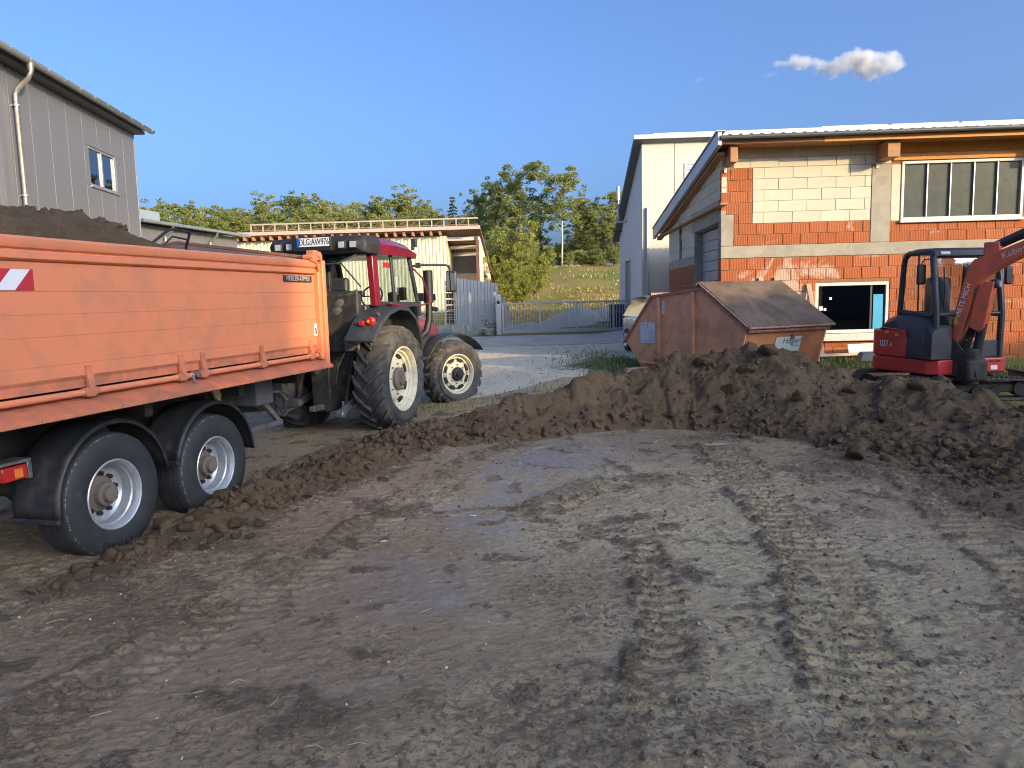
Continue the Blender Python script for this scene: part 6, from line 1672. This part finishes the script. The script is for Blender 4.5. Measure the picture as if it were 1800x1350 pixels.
# litter on the mud
for (px, py, lab) in ((828, 908, 'crumpled white scrap lying on the puddled mud'), (672, 955, 'small pale scrap lying on the mud left of the white one')):
    d_ = P(px, py, 1.0)-Vector((0, 0, CAMZ)); tt_ = (0.0-CAMZ)/d_.z; x, y = d_.x*tt_, d_.y*tt_
    V_, F_ = lump_verts(7, 2, .5); o = link('paper_scrap', np_mesh('paper_scrap', V_*np.array([.05, .02, .012]), F_, PANEL, False), None, (x, y, mud_z(x, y)+.008)); tag(o, lab, 'scrap')
o = MB().box(-.16, .16, -.04, .04, 0, .03).build('wood_offcut', PLANK, None, .004); o.location = (2.68, 9.62, mud_z(2.68, 9.62)); o.rotation_euler = (0, 0, R(4))
tag(o, 'short wooden offcut lying on the mud before the heap', 'offcut')

# ---- grass
def grass_mat(name, a, b_):
    m, t, b = nmat(name)
    at_ = ND(t, 'Attribute'); at_.attribute_name = 'tint'
    c = mixc(t, at_.outputs['Fac'], a, b_)
    t.links.new(c, b.inputs['Base Color']); b.inputs['Roughness'].default_value = .7; b.inputs['Specular IOR Level'].default_value = .2
    return m
def blades(name, pts, hgt, mat, label, wd=.012):
    n = len(pts); P0 = np.array(pts); a = rng.uniform(0, 6.28, n); h = hgt*rng.uniform(.4, 1.2, n); ln = rng.uniform(.1, .6, n)*h; la = rng.uniform(0, 6.28, n)
    dx = np.stack([np.cos(a), np.sin(a), 0*a], 1)*(wd/2); lean = np.stack([np.cos(la)*ln, np.sin(la)*ln, h], 1)
    V_ = np.stack([P0-dx, P0+dx, P0+lean*.6+dx*.8, P0+lean, P0+lean*.6-dx*.8], 1).reshape(-1, 3)
    b0 = np.arange(n)*5
    F_ = np.concatenate([np.stack([b0, b0+1, b0+2, b0+4], 1)])
    F2 = np.stack([b0+4, b0+2, b0+3, b0+3], 1)
    me_ = bpy.data.meshes.new(name)
    me_.from_pydata(V_.tolist(), [], F_.tolist()+[f[:3] for f in F2.tolist()])
    set_attr(me_, 'tint', np.repeat(rng.uniform(0, 1, n), 5)); me_.materials.append(mat)
    return tag(link(name, me_), label, kind='stuff')
GM = grass_mat('grass_blades', (.10, .15, .04), (.26, .27, .10))
gx_ = rng.uniform(4.6, 9.8, 9000); gy_ = rng.uniform(13.2, 16.3, 9000)
gzz = T(gx_, gy_)-.16
pts = np.stack([gx_, gy_, gzz+.02], 1)
blades('grass', pts, .20, GM, 'rough grass between the excavator and the brick house', .016)
cx_ = rng.normal(2.35, .6, 1500); cy_ = rng.normal(17.0, 2.0, 1500); ok = (cx_ < 3.0)
blades('weeds', np.stack([cx_, cy_, T(cx_, cy_)-.02], 1)[ok], .09, GM, 'low weeds growing through the gravel beside the skip', .02)
cx_ = np.concatenate([rng.normal(.4, .5, 220), rng.normal(-1.4, .6, 140)]); cy_ = np.concatenate([rng.normal(13.7, .35, 220), rng.normal(13.6, .4, 140)])
blades('weeds', np.stack([cx_, cy_, T(cx_, cy_)-.02], 1), .10, GM, 'sparse weeds along the back of the soil heap', .014)
bx_ = rng.uniform(-7, 14, 16000); by_ = rng.uniform(39, 62, 16000); k_ = (fbm(bx_, by_, .5, 4, seed=140)+rng.normal(0, .12, 16000)) > .06
DRY = grass_mat('bank_grass', (.17, .21, .04), (.42, .27, .10))
blades('bank_grass', np.stack([bx_, by_, T(bx_, by_)], 1)[k_], .15, DRY, 'tall grass and herbs on the bank behind the gate', .05)
# grass on the heap top
hx_ = rng.normal(4.05, .35, 140); hy_ = rng.normal(11.0, .35, 140)
hz_ = np.array([heap_z(a, b) for a, b in zip(hx_, hy_)])
blades('heap_grass', np.stack([hx_, hy_, hz_-.01], 1), .06, GM, 'torn turf on the face of the soil heap below the skip', .010)
# ================================================================ TREES
def leaf_material(name, a, b_, trans=.5):
    m, t, b = nmat(name)
    out = t.nodes['Material Output']
    at_ = ND(t, 'Attribute'); at_.attribute_name = 'tint'; oi = ND(t, 'ObjectInfo')
    f_ = math_(t, 'ADD', math_(t, 'MULTIPLY', at_.outputs['Fac'], .75), math_(t, 'MULTIPLY', oi.outputs['Random'], .25))
    c = mixc(t, f_, a, b_)
    t.links.new(c, b.inputs['Base Color']); b.inputs['Roughness'].default_value = .6; b.inputs['Specular IOR Level'].default_value = .25
    tl_ = ND(t, 'BsdfTranslucent'); t.links.new(c, tl_.inputs[0])
    mx_ = ND(t, 'MixShader'); mx_.inputs[0].default_value = trans
    t.links.new(b.outputs[0], mx_.inputs[1]); t.links.new(tl_.outputs[0], mx_.inputs[2]); t.links.new(mx_.outputs[0], out.inputs[0])
    return m
LEAF_A = leaf_material('leaf_olive', (.18, .205, .055), (.44, .45, .14))
LEAF_B = leaf_material('leaf_green', (.13, .17, .05), (.37, .39, .12))
LEAF_C = leaf_material('leaf_willow', (.17, .20, .035), (.46, .45, .10))
LEAF_D = leaf_material('needle_dark', (.025, .050, .022), (.08, .115, .04), .15)
BARK = pm('bark', (.20, .165, .125), .9, var=.35, vs_=4, bmp=.5, bs=12)
BARKP = pm('bark_pale', (.42, .37, .29), .85, var=.35, vs_=3, bmp=.4, bs=12)
def leaf_cloud(centres, radii, counts, size, r_, flat=.75):
    C = np.repeat(np.array(centres), counts, 0); Rr = np.repeat(np.array(radii), counts)
    n = len(C)
    d = r_.normal(size=(n, 3)); d /= np.linalg.norm(d, axis=1)[:, None]
    p_ = C+d*(Rr*r_.uniform(.25, 1.05, n)**.6)[:, None]*np.array([1, 1, flat])
    u = r_.normal(size=(n, 3)); u /= np.linalg.norm(u, axis=1)[:, None]
    v_ = np.cross(u, r_.normal(size=(n, 3))); v_ /= np.linalg.norm(v_, axis=1)[:, None]
    s_ = size*r_.uniform(.55, 1.35, n)[:, None]
    V_ = np.stack([p_-u*s_*.5, p_+v_*s_*.32, p_+u*s_*.5, p_-v_*s_*.32], 1).reshape(-1, 3)
    F_ = np.arange(n*4).reshape(-1, 4)
    tint = np.repeat(np.clip(r_.normal(.5, .25, n)+np.repeat(r_.normal(0, .16, len(counts)), counts), 0, 1), 4)
    return V_, F_, tint
def make_tree(seed, H, crown_r, crown_base, lean=.05, trunk_r=.16, nlimb=11, leaf=LEAF_A, bark=BARK, leafsize=.26, dens=1.0, columnar=1.0, multi=1, fine=1.0):
    r_ = np.random.default_rng(seed)
    mb = MB(); cents = []; rads = []
    for tnk in range(multi):
        off = np.array([0, 0]) if multi == 1 else r_.normal(0, .35, 2)
        la = r_.uniform(0, 6.28); hh = H*(1 if tnk == 0 else r_.uniform(.75, .95))
        pts = []
        for i in range(9):
            f_ = i/8
            pts.append(Vector((off[0]+math.cos(la)*lean*hh*f_**1.5+r_.normal(0, .04)*i*.35, off[1]+math.sin(la)*lean*hh*f_**1.5+r_.normal(0, .04)*i*.35, hh*f_*.94)))
        mb.tube(pts, [trunk_r*(1-.88*(i/8)**.8) for i in range(9)], 7)
        for k in range(nlimb):
            f_ = crown_base+(1-crown_base)*(k+r_.uniform(.1, .9))/nlimb*.97
            p0 = pts[min(7, int(f_*8))].lerp(pts[min(8, int(f_*8)+1)], f_*8-int(f_*8))
            a = k*2.4+r_.uniform(-.6, .6)
            env = math.sin(math.pi*min(1, max(.10, (f_-crown_base*.75)/(1.08-crown_base*.75))))**.7
            ln = crown_r*env*r_.uniform(.6, 1.15)
            up = r_.uniform(.35, .95)*columnar
            tip = p0+Vector((math.cos(a)*ln, math.sin(a)*ln, ln*up))
            mid = p0.lerp(tip, .5)+Vector((0, 0, -ln*.06))
            mb.tube([p0, mid, tip], [trunk_r*.30*(1-f_*.6), trunk_r*.18*(1-f_*.5), .012], 5, caps=False)
            nb_ = max(2, int(3+ln*1.6))
            for j in range(nb_):
                g_ = r_.uniform(.40, 1.05)
                c = p0.lerp(tip, g_)+Vector(r_.normal(0, .30*ln**.5, 3))*.8
                cents.append(tuple(c)); rads.append(r_.uniform(.32, .75)*(.55+.25*crown_r/2)*fine)
            mb.tube([mid, mid+Vector((r_.normal(0, .4)*ln, r_.normal(0, .4)*ln, .45*ln))], [trunk_r*.12, .01], 4, caps=False)
        for k in range(int(nlimb*.8)):
            f_ = crown_base+.12+(.88-crown_base)*k/(nlimb*.8); q_ = pts[min(7, int(f_*8))].lerp(pts[min(8, int(f_*8)+1)], min(1, f_*8-int(f_*8)))
            cents.append((q_.x+r_.normal(0, .15), q_.y+r_.normal(0, .15), q_.z+r_.uniform(0, .3))); rads.append(r_.uniform(.3, .6)*(.6+.25*crown_r/2))
    counts = np.array([int(46*dens*(rr/.5)**2*r_.uniform(.35, 1.25))+4 for rr in rads])
    V_, F_, tint = leaf_cloud(cents, rads, counts, leafsize, r_)
    cm = np_mesh('crown', V_, F_, leaf, False); set_attr(cm, 'tint', tint)
    return mb.mesh('trunk', bark, 60), cm
def make_spruce(seed, H, rad):
    r_ = np.random.default_rng(seed); mb = MB(); mb.tube([(0, 0, 0), (0, 0, H*.97)], [.16, .02], 7)
    cents = []; rads = []
    nl = 24
    for k in range(nl):
        f_ = .08+.9*k/nl; ln = rad*(1-f_)**.85+.1
        for j in range(max(3, int(7*(1-f_)+3))):
            a = r_.uniform(0, 6.28); z = H*f_-.12*ln
            for g_ in (.35, .7, 1.0): cents.append((math.cos(a)*ln*g_, math.sin(a)*ln*g_, z-.25*ln*g_)); rads.append(.16+.18*ln*(1.1-g_)+.05)
            mb.tube([(0, 0, z), (math.cos(a)*ln, math.sin(a)*ln, z-.28*ln)], [.03, .008], 4, caps=False)
    counts = np.array([12 for _ in rads])
    V_, F_, tint = leaf_cloud(cents, rads, counts, .20, r_, .5)
    cm = np_mesh('crown', V_, F_, LEAF_D, False); set_attr(cm, 'tint', tint)
    return mb.mesh('trunk', BARK, 60), cm
def plant(name, meshes, x, y, z, sc, rz, label, cat, group=None):
    o = empty(name, (x, y, z), rz, label, cat, group); o.scale = (sc, sc, sc)
    link('trunk', meshes[0], o); link('crown', meshes[1], o)
    return o
def ground_z(x, y): return float(T(x, y))
lib = [make_tree(200+i, 10.0, (2.0, 1.7, 2.2, 1.8, 2.1)[i], .08, nlimb=34, leaf=(LEAF_A, LEAF_B, LEAF_A, LEAF_A, LEAF_B)[i], leafsize=.17, dens=4.0, columnar=(1.5, 1.9, 1.2, 2.0, 1.4)[i], fine=.68) for i in range(5)]
airy = make_tree(300, 10.0, 2.9, .42, lean=.03, trunk_r=.12, nlimb=18, leaf=LEAF_B, bark=BARKP, leafsize=.17, dens=3.6, fine=.75)
airy2 = make_tree(301, 10.0, 2.6, .40, lean=.02, trunk_r=.12, nlimb=18, leaf=LEAF_B, bark=BARKP, leafsize=.17, dens=3.6, fine=.75)
spruce = [make_spruce(310, 10, 2.0), make_spruce(311, 10, 1.8)]
bush = [make_tree(320+i, 4.0, 1.9, .05, trunk_r=.07, nlimb=18, leaf=LEAF_C, leafsize=.17, dens=3.0, columnar=2.2, multi=3, fine=.7) for i in range(2)]
shrub = [make_tree(330+i, 3.2, 1.7, .06, trunk_r=.06, nlimb=14, leaf=(LEAF_B, LEAF_A)[i], leafsize=.17, dens=2.6, multi=2, fine=.8) for i in range(2)]
DESC = {0: 'olive broadleaf tree', 1: 'dark green slender tree', 2: 'olive round-topped tree', 3: 'light slender tree', 4: 'dark green spreading tree'}
def far_tree(px, ytop, Y, kind, lab, base=None, group='trees behind the sheds', wide=1.0):
    x = P(px, ytop, Y).x; zt_ = P(px, ytop, Y).z; z0_ = ground_z(x, Y) if base is None else base
    h_ = max(2.0, zt_-z0_); m_ = kind if isinstance(kind, tuple) else lib[kind]
    o = plant('spruce_tree' if m_ in spruce else 'broadleaf_tree', m_, x, Y, z0_-.1, h_/10.0, rng.uniform(0, 6.28), lab, 'tree', group)
    if wide != 1: o.scale = (h_/10*wide, h_/10*wide, h_/10)
    return o
row = [(255, 362, 84, 0), (285, 362, 80, 3), (318, 358, 86, 1), (345, 364, 82, 2), (375, 362, 88, 4), (405, 366, 80, 0), (430, 372, 84, 1), (462, 349, 82, 3), (495, 368, 86, 2), (522, 343, 84, 1), (548, 352, 88, 4), (570, 347, 80, 0), (598, 356, 84, 2), (622, 370, 80, 3), (648, 355, 86, 4), (676, 346, 82, 1), (700, 352, 88, 0), (716, 336, 84, 3), (742, 358, 80, 2), (765, 366, 86, 0), (812, 372, 82, 4)]
posn = ['farthest left above the low hall roof', 'second above the low hall roof', 'third above the low hall roof', 'above the middle of the low hall roof', 'beyond the low hall toward the shed', 'over the joint of low hall and shed', 'over the left end of the shed railing', 'with a peaked top left of the number plate', 'just left of the number plate', 'tallest above the number plate', 'right of the number plate', 'above the cab roof', 'right above the cab roof', 'in the dip right of the cab', 'beyond the middle of the railing', 'left of the twin peaks over the railing', 'between the twin peaks over the railing', 'highest over the railing', 'right of the highest over the railing', 'left beside the spruce', 'right beside the spruce']
for (px, yt, Y_, k), d_ in zip(row, posn): far_tree(px, yt, Y_, k, DESC[k]+' '+d_, wide=1.3)
front = [(262, 372, 'left end'), (300, 376, 'second from the left end'), (338, 372, 'third from the left end'), (376, 378, 'over the low hall gutter'), (412, 380, 'where low hall and shed meet'), (445, 374, 'over the first railing posts'), (480, 378, 'left of the plate'), (512, 374, 'just left over the plate'), (545, 372, 'right over the plate'), (580, 376, 'over the cab roof'), (612, 374, 'over the cab front'), (640, 380, 'over the mirror arm'), (668, 372, 'over the middle of the railing'), (700, 374, 'past the middle of the railing'), (735, 378, 'third from the spruce'), (765, 376, 'second from the spruce'), (790, 384, 'at the foot of the spruce'), (822, 380, 'over the shed gable')]
for i, (px, yt, d_) in enumerate(front):
    far_tree(px, yt, 73+2*(i % 3), (i*3+1) % 5, DESC[(i*3+1) % 5]+' low in the front row, '+d_, group='low front trees behind the shed', wide=1.35)
far_tree(795, 337, 78, spruce[0], 'dark pointed spruce standing out above the shed roof', wide=.85)
# the tall airy pair and their neighbours
far_tree(915, 290, 64, airy, 'tall airy tree with several pale stems behind the willow bush', group='tall trees on the bank', wide=1.2)
far_tree(880, 312, 66, airy2, 'tall airy tree leaning left of the pair on the bank', group='tall trees on the bank', wide=1.0)
far_tree(985, 294, 63, airy2, 'tall airy tree with one straight pale trunk on the bank', group='tall trees on the bank', wide=1.15)
far_tree(845, 335, 68, 0, 'leafy tree between the shed gable and the airy pair', group='tall trees on the bank')
for i, (px, yt, Y_, k, d_) in enumerate(((1030, 345, 68, 1, 'right of the straight pale trunk'), (1060, 352, 70, 4, 'in the gap before the white hall'), (1085, 335, 66, 1, 'rising beside the antenna'), (1105, 350, 68, 4, 'partly hidden by the white hall'), (950, 345, 72, 4, 'behind the gap of the airy pair'), (900, 350, 74, 2, 'behind the leaning airy tree'), (860, 345, 72, 1, 'behind the shed gable'), (1010, 350, 74, 2, 'deep in the shade behind the straight trunk'), (1120, 380, 70, 2, 'behind the white hall wall'), (1045, 365, 64, 3, 'at the sunny edge left of the hall'), (1075, 372, 63, 0, 'at the sunny edge close to the hall'), (1020, 375, 65, 3, 'slim, at the sunny edge beside the pale trunk'))):
    far_tree(px, yt, Y_, k, DESC[k]+' '+d_, group='wood behind the bank', wide=1.3)
for i, (px, yt, Y_, d_) in enumerate(((870, 438, 52, 'beside the shed gable'), (905, 428, 50, 'tallest in front of the bank'), (935, 452, 48, 'right of the tallest one'), (885, 475, 44, 'lowest, just behind the grey screen'), (950, 478, 50, 'small, at the right edge of the thicket'), (915, 482, 45, 'low, above the gate pillar'))):
    x = P(px, yt, Y_).x; z0_ = ground_z(x, Y_); h_ = P(px, yt, Y_).z-z0_
    plant('willow_bush', bush[i % 2], x, Y_, z0_-.1, h_/4.0, rng.uniform(0, 6), 'yellow green willow bush '+d_, 'bush', 'willow bushes by the gate')
for i, (px, yt, Y_, d_) in enumerate(((1050, 452, 60, 'at the foot of the wood'), (1020, 462, 61, 'below the straight pale trunk'), (1080, 458, 60, 'before the white hall wall'), (1000, 455, 64, 'in the shade behind the trunk'), (960, 452, 64, 'between the pale trunks'), (1060, 440, 66, 'behind the bank edge'), (1035, 430, 67, 'dark, deep in the wood'), (985, 430, 68, 'dark, behind the pale trunk'), (930, 440, 66, 'behind the willow thicket'), (1090, 430, 66, 'dark, beside the hall'))):
    x = P(px, yt, Y_).x; z0_ = ground_z(x, Y_); h_ = max(1.2, P(px, yt, Y_).z-z0_)
    plant('shrub', shrub[i % 2], x, Y_, z0_-.1, h_/3.2, rng.uniform(0, 6), 'green shrub '+d_, 'shrub', 'shrubs at the edge of the wood')

# ================================================================ CLOUD
def cloud(name, c, half, blobs, label, dens):
    m = bpy.data.materials.new(name+'_vapour'); m.use_nodes = True; t = m.node_tree; t.nodes.clear()
    out = ND(t, 'OutputMaterial'); pv = ND(t, 'VolumePrincipled'); pv.inputs['Color'].default_value = (.97, .97, .97, 1); pv.inputs['Anisotropy'].default_value = .2
    co = objco(t)
    n1 = noise(t, mapped(t, co, (1, 1, 1)), .030, 6, .62)
    acc = None
    for (bx_, by_, bz_, rx_, ry_, rz_, k_) in blobs:
        mp = ND(t, 'Mapping', vector_type='POINT'); t.links.new(co, mp.inputs[0])
        mp.inputs['Location'].default_value = (-bx_/rx_, -by_/ry_, -bz_/rz_); mp.inputs['Scale'].default_value = (1/rx_, 1/ry_, 1/rz_)
        ln = ND(t, 'VectorMath', operation='LENGTH'); t.links.new(mp.outputs[0], ln.inputs[0])
        f_ = math_(t, 'MULTIPLY', math_(t, 'SUBTRACT', 1.0, ln.outputs['Value']), k_)
        acc = f_ if acc is None else math_(t, 'MAXIMUM', acc, f_)
    d_ = math_(t, 'ADD', acc, math_(t, 'MULTIPLY', math_(t, 'SUBTRACT', n1, .5), 2.4))
    d_ = math_(t, 'MULTIPLY', math_(t, 'SUBTRACT', d_, .12, ), 1.0)
    cl = ND(t, 'Clamp'); t.links.new(d_, cl.inputs[0])
    t.links.new(math_(t, 'MULTIPLY', cl.outputs[0], dens), pv.inputs['Density'])
    t.links.new(pv.outputs[0], out.inputs['Volume'])
    m.cycles.volume_step_rate = .25
    o = MB().box(-half[0], half[0], -half[1], half[1], -half[2], half[2]).build(name, m, None, smooth=0)
    o.location = c; o['kind'] = 'stuff'; o['label'] = label
    return o
c = P(1475, 114, 1500)
cloud('cloud', c, (140, 45, 48), [(70, 0, -4, 62, 32, 26, 1.0), (35, 0, 9, 45, 28, 22, 1.0), (90, 0, 2, 30, 24, 22, .9), (0, 0, 0, 62, 26, 20, .85), (-55, 0, 6, 62, 20, 14, .7), (-100, 0, 4, 45, 14, 8, .6)], 'small white cloud in the blue sky above the brick house', .14)
c = P(1355, 131, 1500)
cloud('cloud_wisp', c, (22, 12, 9), [(0, 0, 0, 20, 10, 7, .8)], 'faint wisp of cloud left of the small cloud', .02)
c = P(1228, 139, 1500)
cloud('cloud_wisp', c, (16, 10, 9), [(0, 0, 0, 14, 8, 7, .8)], 'tiny lone wisp of cloud over the white hall', .03)
